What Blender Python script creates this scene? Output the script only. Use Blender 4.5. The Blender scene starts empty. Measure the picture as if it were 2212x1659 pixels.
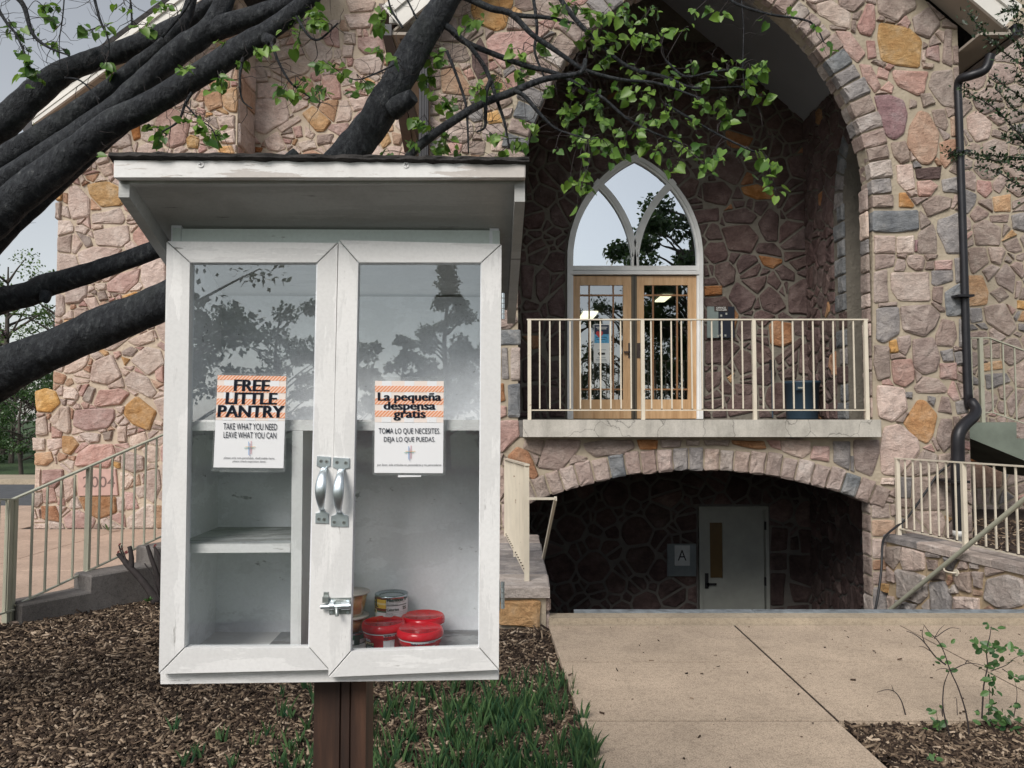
import bpy, bmesh, math, random
import numpy as np
from mathutils import Vector, Matrix, noise
from mathutils.geometry import tessellate_polygon

# ------------------------------------------------------------------ camera, sky, sun, exposure
SC = bpy.context.scene
COL = SC.collection
EYE = 1.5                      # eye height above the pavement
PITCH = math.radians(2.8)
FPX = 1597.0
cam_data = bpy.data.cameras.new("camera")
cam_data.sensor_width = 36.0
cam_data.lens = FPX / 2212 * 36.0
cam_data.clip_start = 0.05
cam_data.clip_end = 4000
cam = bpy.data.objects.new("camera", cam_data)
cam.location = (0, 0, EYE)
cam.rotation_euler = (math.radians(90) + PITCH, 0, 0)
COL.objects.link(cam)
SC.camera = cam

SUN_EL, SUN_AZ = math.radians(40), math.radians(207)     # azimuth clockwise from +Y: behind the camera, to its left
world = bpy.data.worlds.new("World")
SC.world = world
world.use_nodes = True
wn, wl = world.node_tree.nodes, world.node_tree.links
wn.clear()
w_out = wn.new("ShaderNodeOutputWorld")
w_bg = wn.new("ShaderNodeBackground")
w_sky = wn.new("ShaderNodeTexSky")
w_sky.sky_type = 'NISHITA'
w_sky.sun_disc = False
w_sky.sun_elevation = SUN_EL
w_sky.sun_rotation = SUN_AZ
w_sky.dust_density = 1.0
w_sky.air_density = 1.2
w_hsv = wn.new("ShaderNodeHueSaturation")
w_hsv.inputs['Saturation'].default_value = 0.28        # an overcast sky is nearly grey
wl.new(w_sky.outputs[0], w_hsv.inputs['Color'])
wl.new(w_hsv.outputs[0], w_bg.inputs[0])
w_bg.inputs[1].default_value = 0.07
wl.new(w_bg.outputs[0], w_out.inputs[0])

sun_data = bpy.data.lights.new("sun", 'SUN')
sun_data.energy = 1.5
sun_data.angle = math.radians(26)
sun_data.color = (1.0, 0.94, 0.87)
sun = bpy.data.objects.new("sun", sun_data)
sd = Vector((math.sin(SUN_AZ) * math.cos(SUN_EL), math.cos(SUN_AZ) * math.cos(SUN_EL), math.sin(SUN_EL)))
sun.rotation_euler = sd.to_track_quat('Z', 'Y').to_euler()
COL.objects.link(sun)

SC.view_settings.view_transform = 'Standard'
SC.view_settings.look = 'None'
SC.view_settings.gamma = 1
SC.view_settings.exposure = 0.98
SC.view_settings.use_curve_mapping = False
SC.cycles.max_bounces = 8
SC.cycles.transparent_max_bounces = 12
SC.cycles.use_denoising = True

R = random.Random(7)

# ------------------------------------------------------------------ measuring from the photograph (2212 x 1659 px)
def ray(u, v):
    a = (u - 1106.0) / FPX
    b = -(v - 829.5) / FPX
    c, s = math.cos(PITCH), math.sin(PITCH)
    return Vector((a, c - b * s, s + b * c))

def at(u, v, y):
    d = ray(u, v)
    t = y / d.y
    return Vector((d.x * t, y, EYE + d.z * t))

def ong(u, v, z=0.0):
    d = ray(u, v)
    t = (z - EYE) / d.z
    return Vector((d.x * t, d.y * t, z))

class Frame:
    """A plane: origin, right, up, outward normal."""
    def __init__(s, O, U, V=Vector((0, 0, 1))):
        s.O, s.U, s.V = Vector(O), Vector(U).normalized(), Vector(V).normalized()
        s.N = s.U.cross(s.V).normalized()
    def p(s, a, b, n=0.0):
        return s.O + s.U * a + s.V * b + s.N * n
    def hit(s, u, v, n=0.0):
        d = ray(u, v)
        o = Vector((0, 0, EYE))
        P0 = s.O + s.N * n
        t = (P0 - o).dot(s.N) / d.dot(s.N)
        w = o + d * t - P0
        return (w.dot(s.U), w.dot(s.V))
    def w(s, u, v, n=0.0):
        a, b = s.hit(u, v, n)
        return s.p(a, b, n)

ZR = {'A': (0, 0), 'B': (737.33, 0), 'C': (1474.67, 0), 'D': (0, 553), 'E': (737.33, 553), 'F': (1474.67, 553),
      'G': (0, 1106), 'H': (737.33, 1106), 'I': (1474.67, 1106), '0': (0, 0)}
def zc(reg, x, y):
    if reg == '0':
        return (x, y)
    ox, oy = ZR[reg]
    return (ox + x / 3.0, oy + y / 3.0)

# ------------------------------------------------------------------ mesh building
class MB:
    def __init__(s):
        s.v, s.f, s.m, s.mats = [], [], [], []
        s.smooth = []
    def mi(s, mat):
        if mat not in s.mats:
            s.mats.append(mat)
        return s.mats.index(mat)
    def add(s, vs, fs, mat=None, smooth=False):
        k = len(s.v)
        s.v.extend([tuple(p) for p in vs])
        mi = s.mi(mat) if mat else 0
        for f in fs:
            s.f.append([k + i for i in f])
            s.m.append(mi)
            s.smooth.append(smooth)
        return s
    def hexa(s, p8, mat=None):
        """p8: bottom quad (4, ccw from above) then top quad"""
        return s.add(p8, [(3, 2, 1, 0), (4, 5, 6, 7), (0, 1, 5, 4), (1, 2, 6, 5), (2, 3, 7, 6), (3, 0, 4, 7)], mat)
    def box(s, lo, hi, mat=None):
        x0, y0, z0 = lo; x1, y1, z1 = hi
        return s.hexa([(x0, y0, z0), (x1, y0, z0), (x1, y1, z0), (x0, y1, z0), (x0, y0, z1), (x1, y0, z1), (x1, y1, z1), (x0, y1, z1)], mat)
    def prism(s, fr, poly, n0, n1, mat=None, chamfer=0.0):
        """polygon (a,b) ccw in frame, extruded from n0 (back) to n1 (front)"""
        area = sum(poly[i][0] * poly[(i + 1) % len(poly)][1] - poly[(i + 1) % len(poly)][0] * poly[i][1] for i in range(len(poly)))
        if area < 0:
            poly = poly[::-1]
        n = len(poly)
        if chamfer > 0:
            cx = sum(p[0] for p in poly) / n; cy = sum(p[1] for p in poly) / n
            ins = []
            for (a, b) in poly:
                d = math.hypot(a - cx, b - cy) or 1
                k = min(0.3, chamfer * 1.3 / d)
                ins.append((a + (cx - a) * k, b + (cy - b) * k))
            vs = [fr.p(a, b, n0) for a, b in poly] + [fr.p(a, b, n1 - chamfer) for a, b in poly] + [fr.p(a, b, n1) for a, b in ins]
            fs = [tuple(range(n - 1, -1, -1)), tuple(range(2 * n, 3 * n))]
            for r in range(2):
                for i in range(n):
                    j = (i + 1) % n
                    fs.append((r * n + i, r * n + j, (r + 1) * n + j, (r + 1) * n + i))
        else:
            vs = [fr.p(a, b, n0) for a, b in poly] + [fr.p(a, b, n1) for a, b in poly]
            fs = [tuple(range(n - 1, -1, -1)), tuple(range(n, 2 * n))]
            for i in range(n):
                j = (i + 1) % n
                fs.append((i, j, n + j, n + i))
        return s.add(vs, fs, mat)
    def bar(s, a, b, wx, wz=None, mat=None, up=Vector((0, 0, 1))):
        """rectangular bar from a to b"""
        a, b = Vector(a), Vector(b)
        wz = wx if wz is None else wz
        d = (b - a).normalized()
        if abs(d.dot(up)) > 0.98:
            up = Vector((0, 1, 0))
        x = d.cross(up).normalized()
        z = x.cross(d).normalized()
        vs = []
        for p in (a, b):
            for sx, sz in ((-1, -1), (1, -1), (1, 1), (-1, 1)):
                vs.append(p + x * (sx * wx / 2) + z * (sz * wz / 2))
        return s.add(vs, [(0, 1, 2, 3), (7, 6, 5, 4), (0, 4, 5, 1), (1, 5, 6, 2), (2, 6, 7, 3), (3, 7, 4, 0)], mat)
    def tube(s, pts, rad, seg=8, mat=None, caps=True, smooth=True, jit=0.0, squash=1.0):
        pts = [Vector(p) for p in pts]
        n = len(pts)
        rs = rad if isinstance(rad, (list, tuple)) else [rad] * n
        vs, fs = [], []
        up = None
        for i, p in enumerate(pts):
            d = (pts[min(i + 1, n - 1)] - pts[max(i - 1, 0)])
            if d.length < 1e-9:
                d = Vector((0, 0, 1))
            d.normalize()
            if up is None:
                up = Vector((0, 0, 1)) if abs(d.z) < 0.9 else Vector((0, 1, 0))
            x = d.cross(up)
            if x.length < 1e-6:
                x = d.cross(Vector((1, 0, 0)))
            x.normalize()
            y = x.cross(d).normalized()
            up = y
            for k in range(seg):
                a = 2 * math.pi * k / seg
                r = rs[i]
                if jit:
                    r *= 1 + jit * (noise.noise(p * 7 + Vector((math.cos(a), math.sin(a), 0)) * 1.3) + .5 * noise.noise(p * 26 + Vector((math.cos(a), math.sin(a), 0)) * 2.5))
                vs.append(p + x * (math.cos(a) * r) + y * (math.sin(a) * r * squash))
        for i in range(n - 1):
            for k in range(seg):
                k2 = (k + 1) % seg
                fs.append((i * seg + k, i * seg + k2, (i + 1) * seg + k2, (i + 1) * seg + k))
        s.add(vs, fs, mat, smooth)
        if caps:
            s.add([vs[i] for i in range(seg)], [tuple(range(seg - 1, -1, -1))], mat)
            s.add([vs[(n - 1) * seg + i] for i in range(seg)], [tuple(range(seg))], mat)
        return s
    def lathe(s, prof, c, seg=32, mat=None, smooth=True):
        c = Vector(c)
        vs, fs = [], []
        for r, z in prof:
            for k in range(seg):
                a = 2 * math.pi * k / seg
                vs.append(c + Vector((r * math.cos(a), r * math.sin(a), z)))
        for i in range(len(prof) - 1):
            for k in range(seg):
                k2 = (k + 1) % seg
                fs.append((i * seg + k, i * seg + k2, (i + 1) * seg + k2, (i + 1) * seg + k))
        return s.add(vs, fs, mat, smooth)

def finish(name, mb, mat=None, parent=None, origin=None):
    if not mb.v:
        return None
    if mat is not None and not mb.mats:
        mb.mats = [mat]
    vs = np.array(mb.v, dtype=np.float64)
    c = Vector(origin) if origin is not None else Vector(((vs[:, 0].min() + vs[:, 0].max()) / 2, (vs[:, 1].min() + vs[:, 1].max()) / 2, vs[:, 2].min()))
    me = bpy.data.meshes.new(name)
    me.from_pydata([(a[0] - c.x, a[1] - c.y, a[2] - c.z) for a in vs], [], mb.f)
    for m in mb.mats:
        me.materials.append(m)
    if mb.m and len(mb.mats) > 1:
        me.polygons.foreach_set('material_index', mb.m)
    if any(mb.smooth):
        me.polygons.foreach_set('use_smooth', mb.smooth)
    o = bpy.data.objects.new(name, me)
    COL.objects.link(o)
    place(o, c, parent)
    return o

WPOS = {}
def place(o, c, parent=None):
    WPOS[o] = Vector(c)
    if parent is not None:
        o.parent = parent
        o.location = Vector(c) - WPOS[parent]
    else:
        o.location = c

def thing(name, label, cat, loc, group=None):
    o = bpy.data.objects.new(name, None)
    o.empty_display_size = 0.1
    COL.objects.link(o)
    place(o, loc)
    return tag(o, label, cat, group)

def tag(o, label=None, cat=None, group=None, kind=None):
    if label: o['label'] = label
    if cat: o['category'] = cat
    if group: o['group'] = group
    if kind: o['kind'] = kind
    return o

def smooth_path(pts, n=6):
    """Catmull-Rom through tuples"""
    P = [np.array(p, float) for p in pts]
    P = [2 * P[0] - P[1]] + P + [2 * P[-1] - P[-2]]
    out = []
    for i in range(1, len(P) - 2):
        for k in range(n):
            t = k / n
            a, b, c, d = P[i - 1], P[i], P[i + 1], P[i + 2]
            out.append(0.5 * ((2 * b) + (-a + c) * t + (2 * a - 5 * b + 4 * c - d) * t * t + (-a + 3 * b - 3 * c + d) * t ** 3))
    out.append(P[-2])
    return out

def text_mesh(s, bold=0.0, shear=0.0):
    cu = bpy.data.curves.new("lettering", 'FONT')
    cu.body = s
    cu.offset = bold * .4
    cu.shear = shear
    cu.resolution_u = 3
    ob = bpy.data.objects.new("lettering", cu)
    COL.objects.link(ob)
    dg = bpy.context.evaluated_depsgraph_get()
    me = bpy.data.meshes.new_from_object(ob.evaluated_get(dg))
    vs = [(v.co.x, v.co.y) for v in me.vertices]
    fs = [tuple(p.vertices) for p in me.polygons]
    bpy.data.objects.remove(ob)
    bpy.data.meshes.remove(me)
    bpy.data.curves.remove(cu)
    return vs, fs

def add_text(mb, s, fn, box, mat, bold=0.0, shear=0.0):
    """fn(a,b)->3d; box=(x0,y0,x1,y1) in fn's coordinates: the text's own bounding box is fitted to it (y0 = top)"""
    vs, fs = text_mesh(s, bold, shear)
    if not vs:
        return
    xs = [p[0] for p in vs]; ys = [p[1] for p in vs]
    x0, x1, y0, y1 = min(xs), max(xs), min(ys), max(ys)
    X0, Y0, X1, Y1 = box
    sh = bold * 1.7 * (X1 - X0) / (x1 - x0)
    for dx in ((-sh, 0, sh) if bold > .012 else (0,)):
        out = [fn(X0 + sh + dx + (a - x0) / (x1 - x0) * (X1 - X0 - 2 * sh), Y1 + (b - y0) / (y1 - y0) * (Y0 - Y1)) for a, b in vs]
        mb.add(out, fs, mat)

# ------------------------------------------------------------------ materials
def new_mat(name):
    m = bpy.data.materials.new(name)
    m.use_nodes = True
    nt = m.node_tree
    b = nt.nodes['Principled BSDF']
    return m, nt, b

def lk(nt, a, b):
    nt.links.new(a, b)

def pos_node(nt, scale=(1, 1, 1)):
    g = nt.nodes.new('ShaderNodeNewGeometry')
    if tuple(scale) == (1, 1, 1):
        return g.outputs['Position']
    mp = nt.nodes.new('ShaderNodeMapping')
    mp.inputs['Scale'].default_value = scale
    lk(nt, g.outputs['Position'], mp.inputs['Vector'])
    return mp.outputs['Vector']

def noise_node(nt, vec, scale, detail=4, rough=0.55, kind='FBM'):
    n = nt.nodes.new('ShaderNodeTexNoise')
    n.inputs['Scale'].default_value = scale
    n.inputs['Detail'].default_value = detail
    n.inputs['Roughness'].default_value = rough
    if kind != 'FBM':
        n.noise_type = kind
    lk(nt, vec, n.inputs['Vector'])
    return n.outputs['Fac']

def ramp(nt, fac, stops):
    r = nt.nodes.new('ShaderNodeValToRGB')
    el = r.color_ramp.elements
    while len(el) < len(stops):
        el.new(0.5)
    for e, (p, c) in zip(el, stops):
        e.position = p
        e.color = (c[0], c[1], c[2], 1) if not isinstance(c, (int, float)) else (c, c, c, 1)
    lk(nt, fac, r.inputs[0])
    return r.outputs[0]

def mixc(nt, fac, a, b, mode='MIX'):
    m = nt.nodes.new('ShaderNodeMix')
    m.data_type = 'RGBA'
    m.blend_type = mode
    for sock, val in ((m.inputs[0], fac), (m.inputs[6], a), (m.inputs[7], b)):
        if hasattr(val, 'links') or isinstance(val, bpy.types.NodeSocket):
            lk(nt, val, sock)
        elif isinstance(val, (int, float)):
            sock.default_value = val
        else:
            sock.default_value = (*val, 1)
    return m.outputs[2]

def bump(nt, h, strength, dist=0.01, prev=None):
    b = nt.nodes.new('ShaderNodeBump')
    b.inputs['Strength'].default_value = strength
    b.inputs['Distance'].default_value = dist
    lk(nt, h, b.inputs['Height'])
    if prev is not None:
        lk(nt, prev, b.inputs['Normal'])
    return b.outputs['Normal']

def obj_vary(nt, col, amt=0.3, hue=0.02, sat=0.3):
    oi = nt.nodes.new('ShaderNodeObjectInfo')
    h = nt.nodes.new('ShaderNodeHueSaturation')
    def rng(lo, hi, salt):
        mm = nt.nodes.new('ShaderNodeMath'); mm.operation = 'MULTIPLY'; mm.inputs[1].default_value = salt
        fr = nt.nodes.new('ShaderNodeMath'); fr.operation = 'FRACT'
        mr = nt.nodes.new('ShaderNodeMapRange'); mr.inputs[3].default_value = lo; mr.inputs[4].default_value = hi
        lk(nt, oi.outputs['Random'], mm.inputs[0]); lk(nt, mm.outputs[0], fr.inputs[0]); lk(nt, fr.outputs[0], mr.inputs[0])
        return mr.outputs[0]
    lk(nt, rng(0.5 - hue, 0.5 + hue, 7.0), h.inputs['Hue'])
    lk(nt, rng(1 - sat, 1 + sat, 13.0), h.inputs['Saturation'])
    lk(nt, rng(1 - amt, 1 + amt * 0.8, 1.0), h.inputs['Value'])
    lk(nt, col, h.inputs['Color'])
    return h.outputs[0]

def simple(name, col, rough=0.6, metal=0.0, var=0.12, vscale=8, bs=0.0, bscale=40, bd=0.003, spec=0.5, stretch=(1, 1, 1)):
    m, nt, b = new_mat(name)
    vec = pos_node(nt, stretch)
    f = noise_node(nt, vec, vscale)
    c0 = tuple(c * (1 - var) for c in col); c1 = tuple(min(1, c * (1 + var)) for c in col)
    lk(nt, ramp(nt, f, [(0.3, c0), (0.7, c1)]), b.inputs['Base Color'])
    b.inputs['Roughness'].default_value = rough
    b.inputs['Metallic'].default_value = metal
    b.inputs['Specular IOR Level'].default_value = spec
    if bs:
        lk(nt, bump(nt, noise_node(nt, vec, bscale, 5), bs, bd), b.inputs['Normal'])
    return m

def stone_mat(name, c0, c1, c2=None, rough=0.9, scale=1.0):
    m, nt, b = new_mat(name)
    vec = pos_node(nt)
    c2 = c2 or c1
    n1 = noise_node(nt, vec, 5 * scale, 6, 0.62)
    col = ramp(nt, n1, [(0.28, c0), (0.5, c1), (0.72, c2)])
    n2 = noise_node(nt, pos_node(nt, (1, 1, 1.5)), 15 * scale, 8, 0.72)
    col = mixc(nt, 0.55, col, ramp(nt, n2, [(0.3, 0.62), (0.5, 0.95), (0.68, 1.3)]), 'MULTIPLY')
    fine = noise_node(nt, vec, 90, 3, 0.6)
    col = mixc(nt, 0.35, col, ramp(nt, fine, [(0.35, 0.7), (0.6, 1.15)]), 'MULTIPLY')
    col = obj_vary(nt, col, 0.18, 0.007, 0.12)
    lk(nt, col, b.inputs['Base Color'])
    b.inputs['Roughness'].default_value = rough
    b.inputs['Specular IOR Level'].default_value = 0.25
    nrm = bump(nt, noise_node(nt, vec, 7 * scale, 6, 0.62, 'RIDGED_MULTIFRACTAL'), 0.7, 0.03)
    nrm = bump(nt, n2, 1.0, 0.035, nrm)
    nrm = bump(nt, fine, 0.4, 0.004, nrm)
    lk(nt, nrm, b.inputs['Normal'])
    return m

M = {}
M['p'] = stone_mat('pink_stone', (.50, .378, .328), (.60, .478, .415), (.70, .588, .525))
M['r'] = stone_mat('rose_stone', (.39, .235, .205), (.50, .33, .29), (.61, .455, .41))
M['m'] = stone_mat('mauve_stone', (.26, .20, .174), (.365, .29, .255), (.49, .412, .365))
M['o'] = stone_mat('ochre_stone', (.42, .22, .10), (.55, .335, .165), (.64, .46, .30))
M['w'] = stone_mat('brown_stone', (.26, .115, .05), (.40, .20, .10), (.47, .29, .18))
M['g'] = stone_mat('grey_stone', (.19, .18, .18), (.30, .28, .275), (.45, .41, .385))
M['b'] = stone_mat('blue_grey_stone', (.13, .14, .155), (.22, .23, .24), (.38, .375, .37))
M['s'] = stone_mat('muted_tan_pink_stone', (.33, .25, .218), (.43, .34, .30), (.54, .45, .405))
M['k'] = stone_mat('undercroft_shade_stone', (.05, .035, .034), (.09, .062, .059), (.14, .102, .096))  # undercroft shade put into the stone colour
M['d'] = stone_mat('maroon_and_shade_stone', (.085, .056, .053), (.138, .095, .089), (.205, .152, .141))  # true maroon on the tower front; on porch walls it carries the shade
M['v'] = stone_mat('violet_stone', (.24, .135, .145), (.34, .215, .22), (.46, .36, .36))
M['t'] = stone_mat('tan_stone', (.36, .22, .15), (.48, .31, .22), (.57, .42, .32))
M['l'] = stone_mat('pale_stone', (.36, .30, .27), (.50, .43, .39), (.62, .56, .52))

def mortar_mat(name, c0, c1):
    m, nt, b = new_mat(name)
    vec = pos_node(nt)
    f = noise_node(nt, vec, 6, 6, 0.6)
    col = ramp(nt, f, [(0.3, c0), (0.7, c1)])
    st = noise_node(nt, vec, 22, 2, 0.5, 'RIDGED_MULTIFRACTAL')
    col = mixc(nt, 0.5, col, ramp(nt, st, [(0.2, 0.75), (0.8, 1.1)]), 'MULTIPLY')
    lk(nt, col, b.inputs['Base Color'])
    b.inputs['Roughness'].default_value = 0.95
    b.inputs['Specular IOR Level'].default_value = 0.1
    nrm = bump(nt, st, 0.8, 0.012)
    nrm = bump(nt, noise_node(nt, vec, 120, 3), 0.5, 0.003, nrm)
    lk(nt, nrm, b.inputs['Normal'])
    return m
M['mortar'] = mortar_mat('cream_mortar', (.37, .315, .24), (.50, .435, .34))
M['mortar_pink'] = mortar_mat('pale_mortar', (.50, .41, .32), (.64, .54, .43))
M['mortar_low'] = mortar_mat('undercroft_shade_mortar', (.12, .112, .106), (.175, .163, .15))  # undercroft shade put into the mortar colour
M['mortar_shade'] = mortar_mat('porch_shade_mortar', (.175, .16, .135), (.245, .225, .19))  # mortar darkened to carry the shade inside the porch
M['mortar_ochre'] = mortar_mat('ochre_mortar', (.40, .30, .19), (.55, .43, .29))

# ------------------------------------------------------------------ rubble masonry: traced stones + power-diagram fill
def hull(pts):
    pts = sorted(set((round(a, 5), round(b, 5)) for a, b in pts))
    if len(pts) < 3:
        return pts
    def half(ps):
        o = []
        for p in ps:
            while len(o) > 1 and (o[-1][0] - o[-2][0]) * (p[1] - o[-2][1]) - (o[-1][1] - o[-2][1]) * (p[0] - o[-2][0]) <= 0:
                o.pop()
            o.append(p)
        return o
    a, b = half(pts), half(pts[::-1])
    return a[:-1] + b[:-1]

def clip(poly, nx, ny, c):
    """keep nx*x+ny*y <= c"""
    out = []
    n = len(poly)
    for i in range(n):
        p, q = poly[i], poly[(i + 1) % n]
        dp, dq = nx * p[0] + ny * p[1] - c, nx * q[0] + ny * q[1] - c
        if dp <= 0:
            out.append(p)
        if (dp < 0 < dq) or (dq < 0 < dp):
            t = dp / (dp - dq)
            out.append((p[0] + (q[0] - p[0]) * t, p[1] + (q[1] - p[1]) * t))
    return out

def inside(poly, x, y):
    for i in range(len(poly)):
        p, q = poly[i], poly[(i + 1) % len(poly)]
        if (q[0] - p[0]) * (y - p[1]) - (q[1] - p[1]) * (x - p[0]) < 0:
            return False
    return True

def closest(poly, x, y):
    best = None
    for i in range(len(poly)):
        p, q = poly[i], poly[(i + 1) % len(poly)]
        dx, dy = q[0] - p[0], q[1] - p[1]
        L = dx * dx + dy * dy
        t = 0 if L == 0 else max(0, min(1, ((x - p[0]) * dx + (y - p[1]) * dy) / L))
        cx, cy = p[0] + dx * t, p[1] + dy * t
        d = (cx - x) ** 2 + (cy - y) ** 2
        if best is None or d < best[0]:
            best = (d, cx, cy)
    return best

def area(poly):
    return abs(sum(poly[i][0] * poly[(i + 1) % len(poly)][1] - poly[(i + 1) % len(poly)][0] * poly[i][1] for i in range(len(poly)))) / 2

def rubble(region, obstacles, rmax=0.2, rmin=0.045, gap=0.014, seed=1, aniso=1.35, tries=5000):
    """region: convex polygon; obstacles: convex polygons (ccw). Returns fill stones as polygons."""
    rg = random.Random(seed)
    S = lambda P: [(a / aniso, b) for a, b in P]
    region = hull(S(region))
    obst = [hull(S(o)) for o in obstacles]
    ob_box = [(min(p[0] for p in o), max(p[0] for p in o), min(p[1] for p in o), max(p[1] for p in o)) for o in obst]
    x0, x1 = min(p[0] for p in region), max(p[0] for p in region)
    y0, y1 = min(p[1] for p in region), max(p[1] for p in region)
    seeds = []
    r = rmax
    k = 0
    cell = {}
    G = rmax * 2
    while r > rmin:
        for _ in range(int(tries / 14)):
            x, y = rg.uniform(x0, x1), rg.uniform(y0, y1)
            rr = r * rg.uniform(0.72, 1.25)
            ok = True
            gx, gy = int(x / G), int(y / G)
            for ix in (-1, 0, 1):
                for iy in (-1, 0, 1):
                    for (a, b, c) in cell.get((gx + ix, gy + iy), ()):
                        if (a - x) ** 2 + (b - y) ** 2 < ((c + rr) * 0.74) ** 2:
                            ok = False; break
                    if not ok: break
                if not ok: break
            if not ok or not inside(region, x, y):
                continue
            for o, bb in zip(obst, ob_box):
                if x < bb[0] - rr or x > bb[1] + rr or y < bb[2] - rr or y > bb[3] + rr:
                    continue
                if inside(o, x, y) or closest(o, x, y)[0] < (rr * 0.6) ** 2:
                    ok = False; break
            if ok:
                seeds.append((x, y, rr))
                cell.setdefault((gx, gy), []).append((x, y, rr))
        r *= 0.86
    out = []
    for i, (x, y, r) in enumerate(seeds):
        lim = r * 2.6 + 0.03
        poly = [(x - lim, y - lim), (x + lim, y - lim), (x + lim, y + lim), (x - lim, y + lim)]
        for j in range(len(region)):
            p, q = region[j], region[(j + 1) % len(region)]
            nx, ny = q[1] - p[1], -(q[0] - p[0])
            L = math.hypot(nx, ny)
            if L < 1e-9: continue
            nx /= L; ny /= L
            poly = clip(poly, nx, ny, nx * p[0] + ny * p[1] - gap * 0.5)
        for j, (a, b, c) in enumerate(seeds):
            if j == i: continue
            dx, dy = a - x, b - y
            D = math.hypot(dx, dy)
            if D > lim * 1.5 + c + r: continue
            # power distance
            t = (D * D + r * r - c * c) / (2 * D)
            nx, ny = dx / D, dy / D
            poly = clip(poly, nx, ny, nx * x + ny * y + t - gap)
            if len(poly) < 3: break
        if len(poly) < 3: continue
        for o, bb in zip(obst, ob_box):
            if x < bb[0] - lim * 1.5 or x > bb[1] + lim * 1.5 or y < bb[2] - lim * 1.5 or y > bb[3] + lim * 1.5:
                continue
            d2, cx, cy = closest(o, x, y)
            d = math.sqrt(d2) or 1e-6
            nx, ny = (cx - x) / d, (cy - y) / d
            poly = clip(poly, nx, ny, nx * cx + ny * cy - gap * 1.3)
            if len(poly) < 3: break
        if len(poly) < 3 or area(poly) * aniso < 0.0022: continue
        parts = [poly]
        if area(poly) > 0.012 and rg.random() < 0.38:
            th = rg.uniform(0, math.pi); nx, ny = math.cos(th), math.sin(th)
            cx = sum(p[0] for p in poly) / len(poly) + rg.uniform(-.25, .25) * r; cy = sum(p[1] for p in poly) / len(poly) + rg.uniform(-.25, .25) * r
            c = nx * cx + ny * cy
            parts = [clip(poly, nx, ny, c - gap), clip(poly, -nx, -ny, -c - gap)]
        for q in parts:
            if len(q) > 2 and area(q) * aniso > 0.0016:
                out.append([(a * aniso, b) for a, b in q])
    return out

def stone_geo(mb, fr, poly, h, rg, mat, depth=0.012, rough=1.0):
    poly = hull(poly)
    n = len(poly)
    if n < 3: return
    cx = sum(p[0] for p in poly) / n; cy = sum(p[1] for p in poly) / n
    A = area(poly)
    sz = math.sqrt(A)
    pts = []
    for i in range(n):
        p0, p, p2 = poly[i - 1], poly[i], poly[(i + 1) % n]
        d0 = math.hypot(p0[0] - p[0], p0[1] - p[1]); d2 = math.hypot(p2[0] - p[0], p2[1] - p[1])
        # merge tiny edges, cut corners
        k0 = min(0.25, 0.055 * sz / max(d0, 1e-6)) ; k2 = min(0.25, 0.055 * sz / max(d2, 1e-6))
        pts.append((p[0] + (p0[0] - p[0]) * k0, p[1] + (p0[1] - p[1]) * k0))
        pts.append((p[0] + (p2[0] - p[0]) * k2, p[1] + (p2[1] - p[1]) * k2))
        if d2 > sz * 0.75:
            t = rg.uniform(0.4, 0.6)
            jx, jy = rg.uniform(-1, 1) * 0.035 * sz, rg.uniform(-1, 1) * 0.035 * sz
            pts.append((p[0] + (p2[0] - p[0]) * t + jx, p[1] + (p2[1] - p[1]) * t + jy))
    n = len(pts)
    inset = min(0.022, sz * 0.13)
    vs = [fr.p(a, b, -depth) for a, b in pts]
    for a, b in pts:
        vs.append(fr.p(cx + (a - cx) * 0.985, cy + (b - cy) * 0.985, h * rg.uniform(0.35, 0.7)))
    for a, b in pts:
        d = math.hypot(a - cx, b - cy) or 1
        k = 1 - inset / d * rg.uniform(0.6, 1.5)
        vs.append(fr.p(cx + (a - cx) * k, cy + (b - cy) * k, h * rg.uniform(0.8, 1.15)))
    fs = []
    for r in range(2):
        for i in range(n):
            j = (i + 1) % n
            fs.append((r * n + i, r * n + j, (r + 1) * n + j, (r + 1) * n + i))
    if sz > 0.16:
        for i, (a, b) in enumerate(pts):
            k = rg.uniform(0.38, 0.66)
            vs.append(fr.p(cx + (a - cx) * k, cy + (b - cy) * k, h * (1.05 + 0.5 * noise.noise(Vector((a * 9, b * 9, h * 90)))) * rough))
        for i in range(n):
            j = (i + 1) % n
            fs.append((2 * n + i, 2 * n + j, 3 * n + j, 3 * n + i))
        base = 3 * n
    else:
        base = 2 * n
    vs.append(fr.p(cx + rg.uniform(-.2, .2) * sz, cy + rg.uniform(-.2, .2) * sz, h * rg.uniform(0.92, 1.15)))
    c = len(vs) - 1
    for i in range(n):
        fs.append((base + i, base + (i + 1) % n, c))
    mb.add(vs, fs, mat)

STONES = {}      # parent object -> list of (size key, name, mb)
def add_stone(parent, fr, poly, colour, rg, h=None, name='stone', vis=1.0, rough=1.0):
    mb = MB()
    A = area(poly)
    h = (h if h is not None else rg.uniform(0.014, 0.03)) * 1.2
    stone_geo(mb, fr, poly, h, rg, M[colour], rough=rough)
    if mb.v:
        STONES.setdefault(parent, []).append((A * vis, name, mb))

def pick(rg, pal):
    t = rg.random() * sum(w for _, w in pal)
    for c, w in pal:
        t -= w
        if t <= 0: return c
    return pal[-1][0]

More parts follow.
